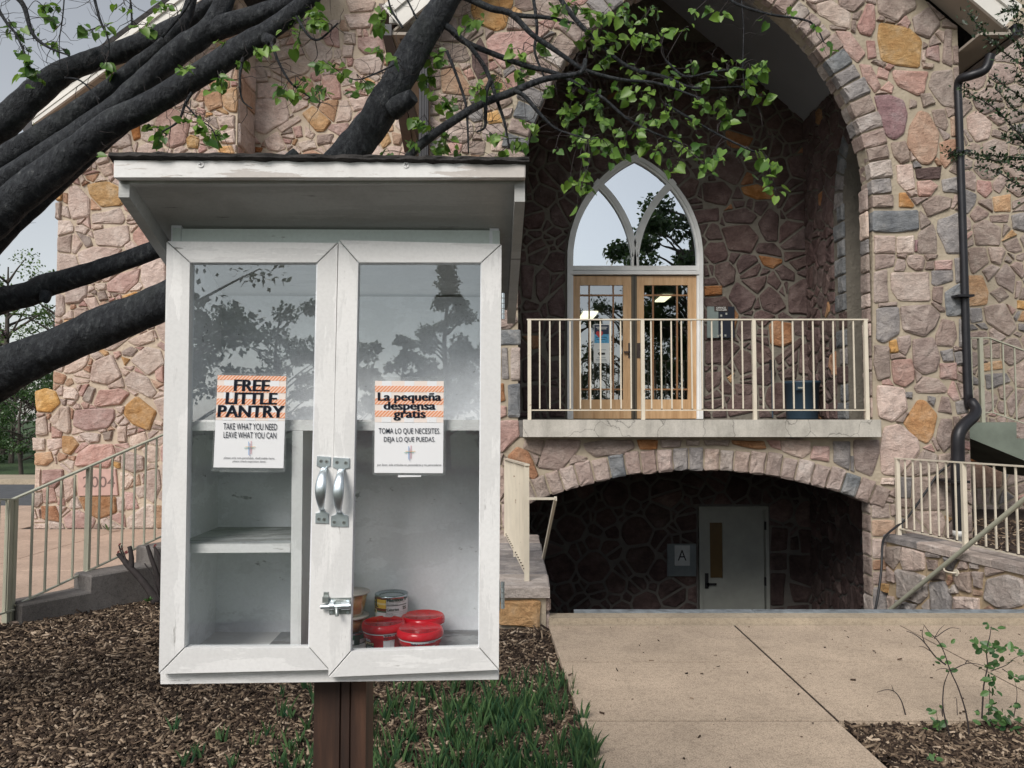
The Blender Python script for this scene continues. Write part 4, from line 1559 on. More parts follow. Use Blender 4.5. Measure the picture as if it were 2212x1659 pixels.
# ------------------------------------------------------------------ right wing and its outside stair
rwing = thing('stone_wing', 'shaded stone wing of the church behind the dark downspout', 'church', (6.5, 10.6, 0))
FRW = Frame((0, 10.6, 0), (1, 0, 0))
rm = MB(); rm.prism(FRW, [(4.9, -2), (12, -2), (12, 8), (4.9, 8)], -.3, 0, M['mortar'])
rww = finish('wall', rm, parent=rwing)
T_RW = traced(FRW, """
C p 1840,760 1900,720 2000,800 1980,900 1900,920 1850,840
C o 2010,1280 2120,1260 2120,1370 2020,1370
C r 1910,1170 1990,1180 2000,1240 1960,1280 1910,1240
C m 1880,1460 1960,1425 2060,1480 2050,1590 1900,1590
C m 1990,1400 2110,1390 2100,1440 2000,1440
C g 2130,1400 2212,1380 2212,1500 2140,1480
F o 1850,130 1940,130 1975,230 1970,310 1850,325
F m 2025,130 2090,50 2150,120 2140,240 2040,180
F m 1950,330 2080,310 2160,460 2110,520 1970,430
F g 1855,340 1930,340 1940,420 1870,430
F m 1990,240 2060,200 2110,260 2050,300
F m 1950,590 2050,570 2050,660 1960,660
F o 1940,700 2060,680 2070,730 1940,750
F g 1960,770 2090,760 2120,810 2020,850 1970,860
F o 2170,290 2240,300 2240,350 2170,340
F w 1850,1200 2000,1230 2010,1330 1870,1330
F t 1880,1350 2060,1370 2060,1500 1890,1500
""")
for col, poly in T_RW:
    add_stone(rww, FRW, poly, col, rg)
for poly in rubble([(4.9, -.6), (8.6, -.6), (8.6, 7.3), (4.9, 7.3)], [p for _, p in T_RW], rmax=.19, rmin=.05, gap=.014, seed=51, aniso=1.1, tries=6000):
    add_stone(rww, FRW, poly, pick(rg, [('m', 5), ('s', 5), ('g', 1), ('r', .7), ('o', .3)]), rg, vis=1 if poly[0][0] < 7.5 else .1)

# upper outside stair on the right, with its own railing
ys = 8.9
FS = Frame((0, ys, 0), (1, 0, 0))
stair = thing('outside_stair', 'green stained concrete stair flight leaving the porch on the right', 'stairs', at(2150, 990, ys))
mb = MB()
def hs(*pts): return [FS.hit(u, v) for u, v in pts]
mb.prism(FS, hs((2040, 913), (2196, 912), (2196, 948), (2245, 950), (2245, 1008), (2086, 943), (2040, 943)), -1.2, 0, M['green_conc'])
mb.prism(FS, hs((2246, 951), (2320, 951), (2320, 1040), (2246, 1009)), -1.2, 0, M['green_conc'])
finish('stringer', mb, parent=stair)
# ------------------------------------------------------------------ railings
def railing(label, top, bot, n, posts, mat, y_extra=0, rail_w=.038, bal=.014, post_w=.038, foot=None, group=None, foot_z=None, caps=True):
    """top, bot: (A, B) ends of the top and bottom rails; n balusters; posts: list of t (0..1)"""
    tA, tB = top; bA, bB = bot
    th = thing('railing', label, 'railing', (bA.x, bA.y, bA.z - .1), group)
    mb = MB(); d = (tB - tA).normalized()
    mb.bar(tA - d * .02, tB + d * .02, rail_w, .014, mat)
    finish('top_rail', mb, parent=th)
    mb = MB(); mb.bar(bA, bB, .022, .012, mat); finish('bottom_rail', mb, parent=th)
    src = None
    for k in range(1, n):
        t = k / n
        if any(abs(t - p) < .45 / n for p in posts): continue
        a, b = tA.lerp(tB, t), bA.lerp(bB, t)
        mb = MB(); mb.bar((b.x, b.y, b.z + .004), (b.x, b.y, a.z - .006), bal, bal, mat, up=Vector((0, 1, 0)))
        if caps:
            mb.bar((b.x, b.y, b.z + .005), (b.x, b.y, b.z + .016), bal * 1.25, bal * 1.25, M['rust'], up=Vector((0, 1, 0)))
        finish('baluster', mb, parent=th)
    for p in posts:
        a, b = tA.lerp(tB, p), bA.lerp(bB, p)
        z = foot_z(p) if foot_z else b.z - .10
        mb = MB(); mb.bar((a.x, a.y, z), (a.x, a.y, a.z - .005), post_w, post_w, mat, up=Vector((0, 1, 0)))
        finish('post', mb, parent=th)
    return th
yb = 7.93
zf0 = slab_zt
railing('cream iron balcony railing in front of the wooden double doors',
        (at(1142, 690.5, yb), at(1870, 690.5, yb)), (at(1144, 886, yb), at(1869, 886, yb)), 33, [0.002, 10 / 33 + .034, 22 / 33, .998], M['rail'], foot_z=lambda p: zf0)
# left railing beside the stepped kerb
a0, a1 = at(30, 1078, 5.62), at(352, 939, 6.87)
b0, b1 = at(32, 1308, 5.62), at(350, 1158, 6.87)
e0, e1 = a0.lerp(a1, 1.45), b0.lerp(b1, 1.45)
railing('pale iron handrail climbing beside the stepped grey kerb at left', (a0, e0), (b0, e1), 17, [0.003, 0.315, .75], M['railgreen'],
        foot_z=lambda p: 0.0 if p < .1 else (0.13 if p < .5 else .4), caps=False)
c0, c1 = at(30, 1079, 5.60), at(-170, 1079, 4.9)
d0, d1 = at(30, 1317, 5.60), at(-170, 1380, 4.9)
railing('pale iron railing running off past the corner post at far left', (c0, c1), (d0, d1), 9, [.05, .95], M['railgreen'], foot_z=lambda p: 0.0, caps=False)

# low stone wall and railing left of the sunken stair
cheek = thing('low_stone_wall', 'low stone end wall with an ochre block beside the mulch and sunken stair', 'wall', (.08, 5.5, 0))
mb = MB(); mb.box((-.14, 5.52, -1.9), (.25, 7.96, .20), M['mortar']); finish('core', mb, parent=cheek)
FCK = Frame((0, 5.52, 0), (1, 0, 0))
for col, P in (('o', [(-.105, .0), (.205, -.03), (.215, .17), (.17, .185), (-.09, .175)]),):
    add_stone(cheek, FCK, hull(P), col, rg, h=.035)
FCK2 = Frame((.25, 5.52, 0), (0, 1, 0))
for poly in rubble([(0, -1.4), (2.4, -1.4), (2.4, .19), (0, .19)], [], rmax=.17, rmin=.05, seed=61, gap=.014):
    add_stone(cheek, FCK2, poly, pick(rg, PAL_T), rg)
y = 5.47
while y < 7.9:
    L = rg.uniform(.35, .6)
    L = min(L, 7.93 - y)
    mb = MB(); mb.prism(Frame((0, 0, 0), (1, 0, 0), (0, 1, 0)), [(-.17, y + .006), (.285 + rg.uniform(-.012, .012), y + .004), (.285 + rg.uniform(-.012, .012), y + L - .006), (-.17, y + L - .005)], .202, .285, M['g'] if rg.random() < .5 else M['l'], chamfer=.012)
    finish('coping_stone', mb, parent=cheek)
    y += L
railing('cream railing seen end on above the low stone wall', (at(1138, 1004, 5.66), at(1092, 991, 7.9)), (at(1136, 1238, 5.66), at(1092, 1152, 7.9)), 17, [0.005, .45, .97], M['rail'], foot_z=lambda p: .285)
hr = thing('handrail', 'cream handrail dropping into the sunken stair beside the low wall', 'handrail', at(1170, 1225, 6.3))
mb = MB()
P = [at(1139, 1077, 5.60), at(1200, 1077, 5.55)]
mb.bar(P[0], P[1], .034, .016, M['rail']); mb.bar(P[1], at(1167, 1236, 6.9), .034, .02, M['rail'], up=Vector((1, 0, 0)))
finish('rail', mb, parent=hr)

# retaining wall at the right of the sunken area
W0 = Vector((3.98, 7.93, 0)); W1 = Vector((4.35, 5.70, 0))
FRT = Frame(W0, W1 - W0)
Lr = (W1 - W0).length
retw = thing('retaining_wall', 'pale stone retaining wall at the right side of the sunken area', 'wall', W0)
zr0 = FRT.hit(1925, 1170)[1]; zr1 = FRT.hit(2200, 1240)[1]
zr = (zr0 + zr1) / 2
mb = MB(); mb.prism(FRT, [(0, -1.9), (Lr, -1.9), (Lr, zr - .002), (0, zr - .002)], -.3, 0, M['mortar_ochre']); finish('core', mb, parent=retw)
T_RT = traced(FRT, """
I m 1320,230 1420,225 1410,310 1370,370 1320,320
I p 1430,230 1570,265 1570,370 1440,380 1418,300
I l 1390,370 1580,420 1590,540 1540,590 1400,550
I g 1610,460 1700,450 1745,560 1740,635 1620,635
I m 1590,310 1650,315 1650,380 1600,370
I m 1760,400 1870,390 1870,520 1800,500
I p 1770,550 1920,560 1920,635 1770,635
I l 1980,440 2100,410 2212,440 2212,600 2050,620 1960,560
I m 1890,390 1950,395 1940,490 1900,480
I o 1280,460 1340,470 1330,520 1285,510
I g 1390,570 1520,600 1500,635 1390,635
I m 1620,400 1700,350 1700,440 1620,440
""")
for col, poly in T_RT: add_stone(retw, FRT, poly, col, rg, h=rg.uniform(.02, .035))
for poly in rubble([(0, -1.5), (Lr, -1.5), (Lr, zr), (0, zr)], [p for _, p in T_RT], rmax=.16, rmin=.05, gap=.016, seed=71, aniso=1.1):
    add_stone(retw, FRT, poly, pick(rg, [('l', 2), ('m', 2), ('s', 4), ('g', 1), ('t', 1)]), rg)
s = -.02
while s < Lr:
    L = min(rg.uniform(.35, .6), Lr - s)
    if L < .05: break
    mb = MB()
    pp = [FRT.p(s + .005, zr, -.34), FRT.p(s + L - .005, zr, -.34), FRT.p(s + L - .005, zr, .03 + rg.uniform(-.01, .012)), FRT.p(s + .005, zr, .03 + rg.uniform(-.01, .012))]
    fr = Frame((0, 0, zr), (1, 0, 0), (0, 1, 0))
    mb.prism(fr, [(p.x, p.y) for p in pp], .001, .075, M['l'] if rg.random() < .7 else M['g'], chamfer=.014)
    finish('coping_stone', mb, parent=retw)
    s += L
pl_ = MB(); pl_.add([(4.4, 5.74, zr + .02), (9, 5.74, zr + .02), (9, 10.6, zr + .02), (4.05, 8.0, zr + .02), (4.9, 10.6, zr + .02)], [(0, 1, 2, 4, 3)], M['soil'])
tag(finish('planting_bed', pl_), kind='structure')
ew = MB(); ew.box((4.36, 5.722, -.1), (9, 5.738, zr + .018), M['kerb']); tag(finish('bed_edge', ew), kind='structure')
chips('mulch_chips', 2600, 4.3, 7.2, 6.0, 9.5, lambda x, y: True, seed=15, zf=lambda x, y: zr + .02, size=1.3)
FRR = Frame(FRT.p(0, 0, -.10), FRT.U)
def rr(u, v): return FRR.w(u, v)
tA, bA = rr(1937, 990), rr(1942, 1141)
tB, bB = rr(2225, 1005), rr(2225, 1206)
h1, h0 = tA.z, bA.z
tB.z = h1 * .5 + tB.z * .5; 
railing('cream railing along the retaining wall at lower right', (tA, tB), (bA, bB), 14, [0.004, .555, .99], M['rail'], foot_z=lambda p: zr + .075)
hr2 = thing('handrail', 'slanting pale metal handrail bracketed to the retaining wall', 'handrail', FRT.w(1921, 1322, .08))
mb = MB()
A_, B_ = FRT.w(1905, 1332, .09), FRT.w(2235, 1060, .09)
mb.tube([A_, B_], .021, 10, M['railgreen'])
finish('rail', mb, parent=hr2)
mb = MB()
bp = FRT.w(2040, 1221, .09); wp = FRT.w(2066, 1237, .036)
P = smooth_path([bp, bp + Vector((0, 0, -.05)), wp + FRT.N * .04 + Vector((0, 0, .0)), wp], 4)
mb.tube(P, .008, 8, M['rail']); mb.tube([wp - FRT.N * .004, wp + FRT.N * .006], .032, 14, M['rail'])
finish('bracket', mb, parent=hr2)
# upper stair railing on the far right
FSR = Frame((0, 8.95, 0), (1, 0, 0))
w_ = lambda u, v: FSR.w(u, v)
rl = thing('railing', 'grey shaded railing of the porch stair on the far right', 'railing', w_(2118, 912))
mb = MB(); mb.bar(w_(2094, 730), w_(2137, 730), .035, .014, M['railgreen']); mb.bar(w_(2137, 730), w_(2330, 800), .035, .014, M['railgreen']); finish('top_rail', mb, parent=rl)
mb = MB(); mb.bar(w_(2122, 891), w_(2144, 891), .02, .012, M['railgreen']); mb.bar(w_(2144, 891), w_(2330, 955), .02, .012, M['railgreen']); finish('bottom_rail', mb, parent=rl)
for u, v0, v1, wd in ((2117, 731, 913, .045), (2097, 731, 870, .014), (2140, 732, 891, .014), (2166, 741, 899, .014), (2191, 750, 908, .014), (2216, 759, 916, .014), (2240, 768, 925, .014)):
    mb = MB(); p, q = w_(u, v0), w_(u, v1); mb.bar((p.x, p.y, q.z), p, wd, wd, M['railgreen'], up=Vector((0, 1, 0))); finish('post' if wd > .02 else 'baluster', mb, parent=rl)
# glimpse of the rail through the porch side arch
rl = thing('railing', 'dim railing seen through the side opening of the porch', 'railing', (XI1 + .1, 9.4, zfloor))
mb = MB()
mb.bar((XI1 + .45, 9.9, zfloor + .98), (XI1 + .25, 8.9, zfloor + .9), .03, .014, M['railgreen'])
for k in range(5):
    mb.bar((XI1 + .45 - .04 * k, 9.9 - .2 * k, zfloor), (XI1 + .45 - .04 * k, 9.9 - .2 * k, zfloor + .97 - .015 * k), .014, .014, M['railgreen'], up=Vector((0, 1, 0)))
finish('rail_frame', mb, parent=rl)

# black cable down the tower foot
cb = MB()
P = [at(u, v, y) for u, v, y in ((2080, 985, 7.93), (2032, 1018, 7.93), (2003, 1058, 7.9), (1960, 1118, 7.88), (1938, 1136, 7.86), (1913, 1158, 7.8), (1906, 1180, 7.7), (1904, 1230, 7.6), (1896, 1290, 7.5), (1888, 1330, 7.4))]
cb.tube(smooth_path(P, 5), .012, 8, M['cable'])
tag(finish('cable', cb), 'loose black cable hanging over the retaining wall end', 'cable')

# ------------------------------------------------------------------ glass
def glass_mat(name, tint=(.85, .9, .9), refl=0.6, mirror=(.9, .95, 1.0), base=0.04):
    m = bpy.data.materials.new(name); m.use_nodes = True
    nt = m.node_tree; nt.nodes.clear()
    o = nt.nodes.new('ShaderNodeOutputMaterial'); mix = nt.nodes.new('ShaderNodeMixShader')
    tr = nt.nodes.new('ShaderNodeBsdfTransparent'); gl = nt.nodes.new('ShaderNodeBsdfGlossy')
    tr.inputs[0].default_value = (*tint, 1); gl.inputs['Color'].default_value = (*mirror, 1); gl.inputs['Roughness'].default_value = 0.0
    mix.inputs[0].default_value = refl
    n = noise_node(nt, pos_node(nt), 2.5, 2)
    lk(nt, bump(nt, n, 0.03, 0.02), gl.inputs['Normal'])
    lk(nt, tr.outputs[0], mix.inputs[1]); lk(nt, gl.outputs[0], mix.inputs[2]); lk(nt, mix.outputs[0], o.inputs[0])
    return m
M['win_glass'] = glass_mat('window_glass', (.55, .6, .6), .66)
M['door_glass'] = glass_mat('door_glass', (.8, .85, .85), .30)
M['pantry_glass'] = glass_mat('clear_glass', (.98, .995, 1.0), .165, mirror=(.9, .97, 1.0))

# ------------------------------------------------------------------ pointed window and double doors
M['frame_white'] = simple('white_window_frame', (.80, .81, .80), .5, var=.08, vscale=4)
M['doorwood'] = None
def wood_mat(name, c0, c1, c2, st=(1, 1, .12), sc=14, rough=.45, bs=.2):
    m, nt, b = new_mat(name)
    vec = pos_node(nt, st)
    col = ramp(nt, noise_node(nt, vec, sc, 6, .6), [(.3, c0), (.5, c1), (.7, c2)])
    col = mixc(nt, .3, col, ramp(nt, noise_node(nt, vec, sc * 6, 3), [(.35, .75), (.65, 1.12)]), 'MULTIPLY')
    lk(nt, col, b.inputs['Base Color']); b.inputs['Roughness'].default_value = rough
    lk(nt, bump(nt, noise_node(nt, vec, sc * 4, 4), bs, .002), b.inputs['Normal'])
    return m
M['doorwood'] = wood_mat('honey_oak', (.48, .285, .14), (.60, .38, .20), (.68, .465, .27))
M['doorwood2'] = wood_mat('darker_oak', (.20, .09, .04), (.28, .14, .06), (.34, .18, .08))
FD = Frame((0, 10.66, 0), (1, 0, 0))
def D(u, v): return FD.hit(u, v)
win = MB()
def band(mb, outer, inner, fr, n0, n1, mat, closed=False):
    """strip between two polylines, extruded"""
    n = len(outer)
    vs = [fr.p(*q, n1) for q in outer] + [fr.p(*q, n1) for q in inner] + [fr.p(*q, n0) for q in outer] + [fr.p(*q, n0) for q in inner]
    fs = []
    for i in range(n - 1):
        fs.append((i, i + 1, n + i + 1, n + i)); fs.append((i, 2 * n + i, 2 * n + i + 1, i + 1)); fs.append((n + i, n + i + 1, 3 * n + i + 1, 3 * n + i))
    fs.append((0, n, 3 * n, 2 * n)); fs.append((n - 1, 3 * n - 1 + 0, 4 * n - 1, 2 * n - 1)) if False else None
    mb.add(vs, [f[::-1] for f in fs], mat)
wo = [D(*q) for q in win_arch(0, 14, down=905)]
wi = [D(*q) for q in win_arch(-8, 14, down=905)]
wi2 = [D(*q) for q in win_arch(-13, 14, down=905)]
band(win, wo, wi, FD, -.06, .055, M['frame_white'])
band(win, wi, wi2, FD, -.06, .030, M['frame_white'])
windo = thing('arched_window', 'white framed pointed window with tracery above the double doors', 'window', FD.w(1371, 590))
finish('frame', win, parent=windo)
mb = MB()
mb.prism(FD, [D(1226, 594), D(1516, 594), D(1516, 586), D(1226, 586)], -.05, .05, M['frame_white'])
mb.prism(FD, [D(1230, 584.5), D(1512, 584.5), D(1512, 575), D(1230, 575)], -.05, .035, M['frame_white'])
finish('sill', mb, parent=windo)
Rw = 244.8
def tr_arc(sgn, w, n=12):
    out, inn = [], []
    for k in range(n + 1):
        t = math.radians(50) * k / n
        for r, L in ((238 + w / 2, out), (238 - w / 2, inn)):
            L.append(D(1371 + sgn * (238 - r * math.cos(t)), 575 - r * math.sin(t)))
    return out, inn
for sgn in (-1, 1):
    o_, i_ = tr_arc(sgn, 15)
    mb = MB(); 
    if sgn < 0: o_, i_ = o_, i_
    band(mb, o_ if sgn > 0 else o_, i_, FD, -.04, .036, M['frame_white'])
    o_, i_ = tr_arc(sgn, 6)
    band(mb, o_, i_, FD, -.04, .046, M['frame_white'])
    finish('tracery_bar', mb, parent=windo)
mb = MB(); mb.prism(FD, [D(1363, 576), D(1379, 576), D(1378.5, 556), D(1363.5, 556)], -.04, .042, M['frame_white']); finish('mullion', mb, parent=windo)
mb = MB(); pa = [D(*q) for q in win_arch(-9, 12, down=580)]; mb.add([FD.p(a, b, -.01) for a, b in pa], [tuple(range(len(pa)))[::-1]], M['win_glass']); finish('pane', mb, parent=windo)

def rect(mb, fr, u0, v0, u1, v1, n0, n1, mat, ch=0, f=None):
    h = fr.hit
    mb.prism(fr, [h(u0, v1), h(u1, v1), h(u1, v0), h(u0, v0)], n0, n1, mat, chamfer=ch)
dbl = []
for k, (L, Rr_, g0_, g1_, vm, hm) in enumerate(((1234, 1363.5, 1253, 1346, (1273, 1325), (637.6, 841)), (1375.5, 1508, 1391, 1486, (1411, 1463), (637.6, 841)))):
    d = thing('wooden_door', ('left honey oak glazed door leaf with flyers behind its glass' if k == 0 else 'right honey oak glazed door leaf without flyers'), 'door', FD.w((L + Rr_) / 2, 904))
    T0, B0, GT, GB = 596, 904.5, 616, 863
    for (a, b, c, e) in ((L, T0, g0_, B0), (g1_, T0, Rr_, B0)):
        mb = MB(); rect(mb, FD, a, b, c, e, -.045, 0, M['doorwood'], .003); finish('stile', mb, parent=d)
    for (a, b) in ((T0, GT), (GB, B0)):
        mb = MB(); rect(mb, FD, g0_ + .15, a, g1_ - .15, b, -.044, -.001, M['doorwood'], .003); finish('rail', mb, parent=d)
    for u in vm:
        mb = MB(); rect(mb, FD, u - 1.7, GT, u + 1.7, GB, -.03, -.008, M['doorwood2']); finish('glazing_bar', mb, parent=d)
    for v in hm:
        mb = MB(); rect(mb, FD, g0_, v - 1.7, g1_, v + 1.7, -.031, -.006, M['doorwood2']); finish('glazing_bar', mb, parent=d)
    mb = MB(); q = [FD.w(u, v, -.025) for u, v in ((g0_ - 1, GB + 1), (g1_ + 1, GB + 1), (g1_ + 1, GT - 1), (g0_ - 1, GT - 1))]; mb.add(q, [(0, 1, 2, 3)], M['door_glass']); finish('pane', mb, parent=d)
    u0 = 1357 if k == 0 else 1376
    mb = MB(); rect(mb, FD, u0, 741, u0 + 8, 773, 0, .015, M['gutter_brown'])
    if k == 0: rect(mb, FD, 1347, 759, 1361, 763, .03, .045, M['gutter_brown']); rect(mb, FD, 1357.5, 758, 1361.5, 764, .0, .045, M['gutter_brown'])
    finish('handle', mb, parent=d)
ast = MB(); rect(ast, FD, 1363.5, 595, 1375.5, 904.5, -.03, .012, simple('bronze_astragal', (.10, .085, .06), .5, .3)); rect(ast, FD, 1368.5, 595, 1370.5, 904.5, .012, .016, M['black'])
tag(finish('door_post', ast), 'dark metal centre post between the two oak doors', 'door post')
mb = MB(); 
for v in (625, 715, 781, 865): rect(mb, FD, 1508.5, v - 9, 1512.5, v + 9, 0, .02, M['gutter_brown'])
finish('hinge', mb, parent=windo)

# flyers inside the left door
fly = thing('flyer', 'small poster with a red heart and a black arrow behind the left door glass', 'poster', FD.w(1299, 783, -.03))
fb = lambda n: (lambda u, v: FD.w(u, v, n))
M['fl_white'] = simple('white_paper', (.75, .78, .76), .6, var=.03); M['fl_dark'] = simple('navy_print', (.015, .03, .07), .6); M['fl_blue'] = simple('sky_blue_print', (.10, .38, .62), .6, var=.3, vscale=30)
M['fl_red'] = simple('red_print', (.62, .06, .06), .6); M['ink'] = simple('black_ink', (.012, .012, .016), .5, var=0)
mb = MB()
def qd(mb, f, u0, v0, u1, v1, mat): mb.add([f(u0, v1), f(u1, v1), f(u1, v0), f(u0, v0)], [(0, 1, 2, 3)], mat)
qd(mb, fb(-.0215), 1282.5, 700, 1317, 784, M['fl_white']); finish('paper', mb, parent=fly)
mb = MB()
qd(mb, fb(-.0205), 1284, 702, 1315.5, 722, M['fl_dark']); qd(mb, fb(-.0205), 1284, 722, 1315.5, 741, M['fl_blue'])
heart = [(0, 9), (-7, 2), (-7.5, -3), (-4.5, -6), (-1.5, -5), (0, -2.5), (1.5, -5), (4.5, -6), (7.5, -3), (7, 2)]
c = 1295, 721
mb.add([FD.w(c[0] + a, c[1] + b, -.0195) for a, b in heart] + [FD.w(*c, -.0195)], [(i, 10, (i + 1) % 10) for i in range(10)], M['fl_red'])
ar = [(1291, 764), (1296, 759), (1296, 761.8), (1307, 761.8), (1307, 766.2), (1296, 766.2), (1296, 769)]
mb.add([FD.w(*q, -.0195) for q in ar], [(0, 2, 1), (0, 6, 5), (0, 5, 2), (2, 5, 4, 3)], M['ink'])
for (v, a, b) in ((706, 1287, 1312), (709.5, 1290, 1310)): qd(mb, fb(-.0195), a, v, b, v + 1.6, M['fl_white'])
for (v, a, b) in ((755, 1291, 1309), (776, 1287, 1310), (779, 1288, 1311), (772, 1290, 1308), (728, 1287, 1311), (733, 1289, 1308)): qd(mb, fb(-.0194), a, v, b, v + 1.1, simple('grey_print', (.25, .3, .32), .6, var=0) if v > 740 else M['fl_dark'])
finish('print', mb, parent=fly)

M['loft'] = simple('added_dark_loft', (.03, .028, .028), .9)  # for an added box behind the pointed window that darkens its glass
# dim room behind the doors with two lit ceiling panels
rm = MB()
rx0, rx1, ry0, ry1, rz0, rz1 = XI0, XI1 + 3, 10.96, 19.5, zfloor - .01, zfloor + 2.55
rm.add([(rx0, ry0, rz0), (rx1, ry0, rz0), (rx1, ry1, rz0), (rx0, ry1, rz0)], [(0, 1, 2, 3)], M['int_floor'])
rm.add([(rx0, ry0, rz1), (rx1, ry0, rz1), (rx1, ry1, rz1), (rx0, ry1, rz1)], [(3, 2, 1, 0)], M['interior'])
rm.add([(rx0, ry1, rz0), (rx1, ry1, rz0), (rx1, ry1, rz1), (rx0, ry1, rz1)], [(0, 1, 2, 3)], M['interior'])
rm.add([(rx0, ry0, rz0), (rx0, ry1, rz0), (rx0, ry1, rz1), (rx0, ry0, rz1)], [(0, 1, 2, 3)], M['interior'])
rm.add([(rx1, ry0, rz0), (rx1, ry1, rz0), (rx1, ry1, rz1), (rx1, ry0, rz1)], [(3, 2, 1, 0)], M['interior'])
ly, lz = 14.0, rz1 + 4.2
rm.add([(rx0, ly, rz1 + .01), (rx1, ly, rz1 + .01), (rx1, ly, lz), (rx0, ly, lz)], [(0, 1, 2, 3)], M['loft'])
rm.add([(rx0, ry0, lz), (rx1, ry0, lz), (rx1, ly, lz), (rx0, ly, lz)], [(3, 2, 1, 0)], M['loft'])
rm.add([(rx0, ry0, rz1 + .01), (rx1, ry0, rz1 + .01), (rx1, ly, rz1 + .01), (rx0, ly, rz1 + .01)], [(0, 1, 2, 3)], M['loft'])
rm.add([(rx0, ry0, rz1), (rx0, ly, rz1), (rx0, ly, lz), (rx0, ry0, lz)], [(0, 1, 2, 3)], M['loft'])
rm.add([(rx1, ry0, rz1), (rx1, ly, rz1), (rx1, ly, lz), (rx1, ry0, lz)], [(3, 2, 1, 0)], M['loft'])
tag(finish('room', rm), kind='structure')
lamp, nt, b = new_mat('lit_ceiling_panel')
b.inputs['Base Color'].default_value = (.9, .85, .6, 1); b.inputs['Emission Color'].default_value = (1, .92, .6, 1); b.inputs['Emission Strength'].default_value = 1.2
for (u, v, lab) in ((1271, 681, 'lit ceiling panel glimpsed through the left door'), (1433, 645, 'lit ceiling panel glimpsed through the right door')):
    d = ray(u, v); t = (rz1 - .03 - EYE) / d.z
    if not (0 < t < 22): t = 17
    p = Vector((d.x * t, d.y * t, EYE + d.z * t))
    w_, l_ = (.17, .55) if u < 1300 else (.10, .4)
    mb = MB(); mb.box((p.x - w_, p.y - l_, rz1 - .04), (p.x + w_, p.y + l_, rz1 - .01), lamp)
    tag(finish('ceiling_lamp', mb), lab, 'ceiling lamp')

# grey steel door with letter A plate
FA = Frame((0, 10.72, 0), (1, 0, 0))
M['steel'] = simple('grey_door_paint', (.30, .315, .29), .55, var=.1, vscale=5, bs=.1)
sdoor = thing('steel_door', 'grey steel door with a narrow window slot under the low arch', 'door', FA.w(1583, 1325))
zl = -1.84
def rectz(mb, fr, u0, v0, u1, z1, n0, n1, mat):
    x0, zt_ = fr.hit(u0, v0); x1 = fr.hit(u1, v0)[0]
    mb.prism(fr, [(x0, z1), (x1, z1), (x1, zt_), (x0, zt_)], n0, n1, mat)
for (a, b) in ((1508, 1515), (1651, 1658)):
    mb = MB(); rectz(mb, FA, a, 1094, b, zl, -.05, .035, M['steel']); finish('frame', mb, parent=sdoor)
mb = MB(); rect(mb, FA, 1515.2, 1094, 1650.8, 1101, -.05, .034, M['steel']); finish('frame', mb, parent=sdoor)
mb = MB()
xa, xb = FA.hit(1516, 1200)[0], FA.hit(1650, 1200)[0]; zt2 = FA.hit(1500, 1102)[1]
hx0, hz1 = FA.hit(1533, 1129); hx1, hz0 = FA.hit(1562, 1249)
holed_wall(mb, FA, [(xa, zl), (xb, zl), (xb, zt2), (xa, zt2)], [[(hx0, hz0), (hx1, hz0), (hx1, hz1), (hx0, hz1)]], -.04, .0, M['steel'])
finish('leaf', mb, parent=sdoor)
mb = MB(); rect(mb, FA, 1533.3, 1129.5, 1561.7, 1248.5, -.03, -.025, simple('brownish_glass', (.13, .085, .035), .3)); finish('window_slot', mb, parent=sdoor)  # slot glass in an even brownish colour
mb = MB(); rect(mb, FA, 1522.5, 1238, 1530, 1271, 0, .015, M['black']); rect(mb, FA, 1526, 1258.5, 1546, 1263, .03, .045, M['black']); rect(mb, FA, 1526, 1258, 1530.5, 1263.5, .0, .045, M['black']); finish('handle', mb, parent=sdoor)
for v in (1135, 1255): 
    mb = MB(); rect(mb, FA, 1650.2, v - 9, 1653.5, v + 9, 0, .04, M['black']); finish('hinge', mb, parent=sdoor)
FP = Frame((0, 10.64, 0), (1, 0, 0))
sgn_ = thing('letter_sign', 'steel plate with a white card lettered A beside the grey door', 'sign', FP.w(1472, 1245))
mb = MB(); rect(mb, FP, 1441.5, 1175, 1504, 1245, -.02, 0, simple('brushed_steel', (.22, .26, .28), .35, .6), .004); finish('plate', mb, parent=sgn_)
mb = MB(); rect(mb, FP, 1457.5, 1178, 1490, 1222, .0005, .004, simple('white_card', (.42, .45, .46), .6), .001)
add_text(mb, "A", lambda u, v: FP.w(u, v, .0048), (1464, 1188, 1483, 1211), M['ink'])
finish('card', mb, parent=sgn_)
osg = thing('office_sign', 'steel intercom panel with a small brown OFFICE plate right of the doors', 'sign', FP.w(1558, 730))
mb = MB(); rect(mb, FP, 1527.5, 662, 1552, 730, -.02, 0, simple('light_steel', (.25, .30, .29), .4, .5), .003); finish('panel', mb, parent=osg)
mb = MB(); rect(mb, FP, 1552.2, 662, 1587, 730, -.02, -.001, simple('dark_steel', (.03, .035, .05), .3, .3), .003)
for (u, v) in ((1558, 682), (1569, 678), (1551, 726), (1557, 724), (1567, 725)): rect(mb, FP, u - 2, v - 2.5, u + 2, v + 2, -.001, .002, M['steel'])
finish('panel', mb, parent=osg)
mb = MB(); rect(mb, FP, 1543, 661, 1572, 672.5, .0005, .006, M['gutter_brown']); add_text(mb, "OFFICE", lambda u, v: FP.w(u, v, .007), (1547, 663, 1568, 667), M['fl_white'], .01)
add_text(mb, "703.532.6388", lambda u, v: FP.w(u, v, .007), (1546.5, 668, 1569.5, 671), M['fl_white'], .01); finish('name_plate', mb, parent=osg)

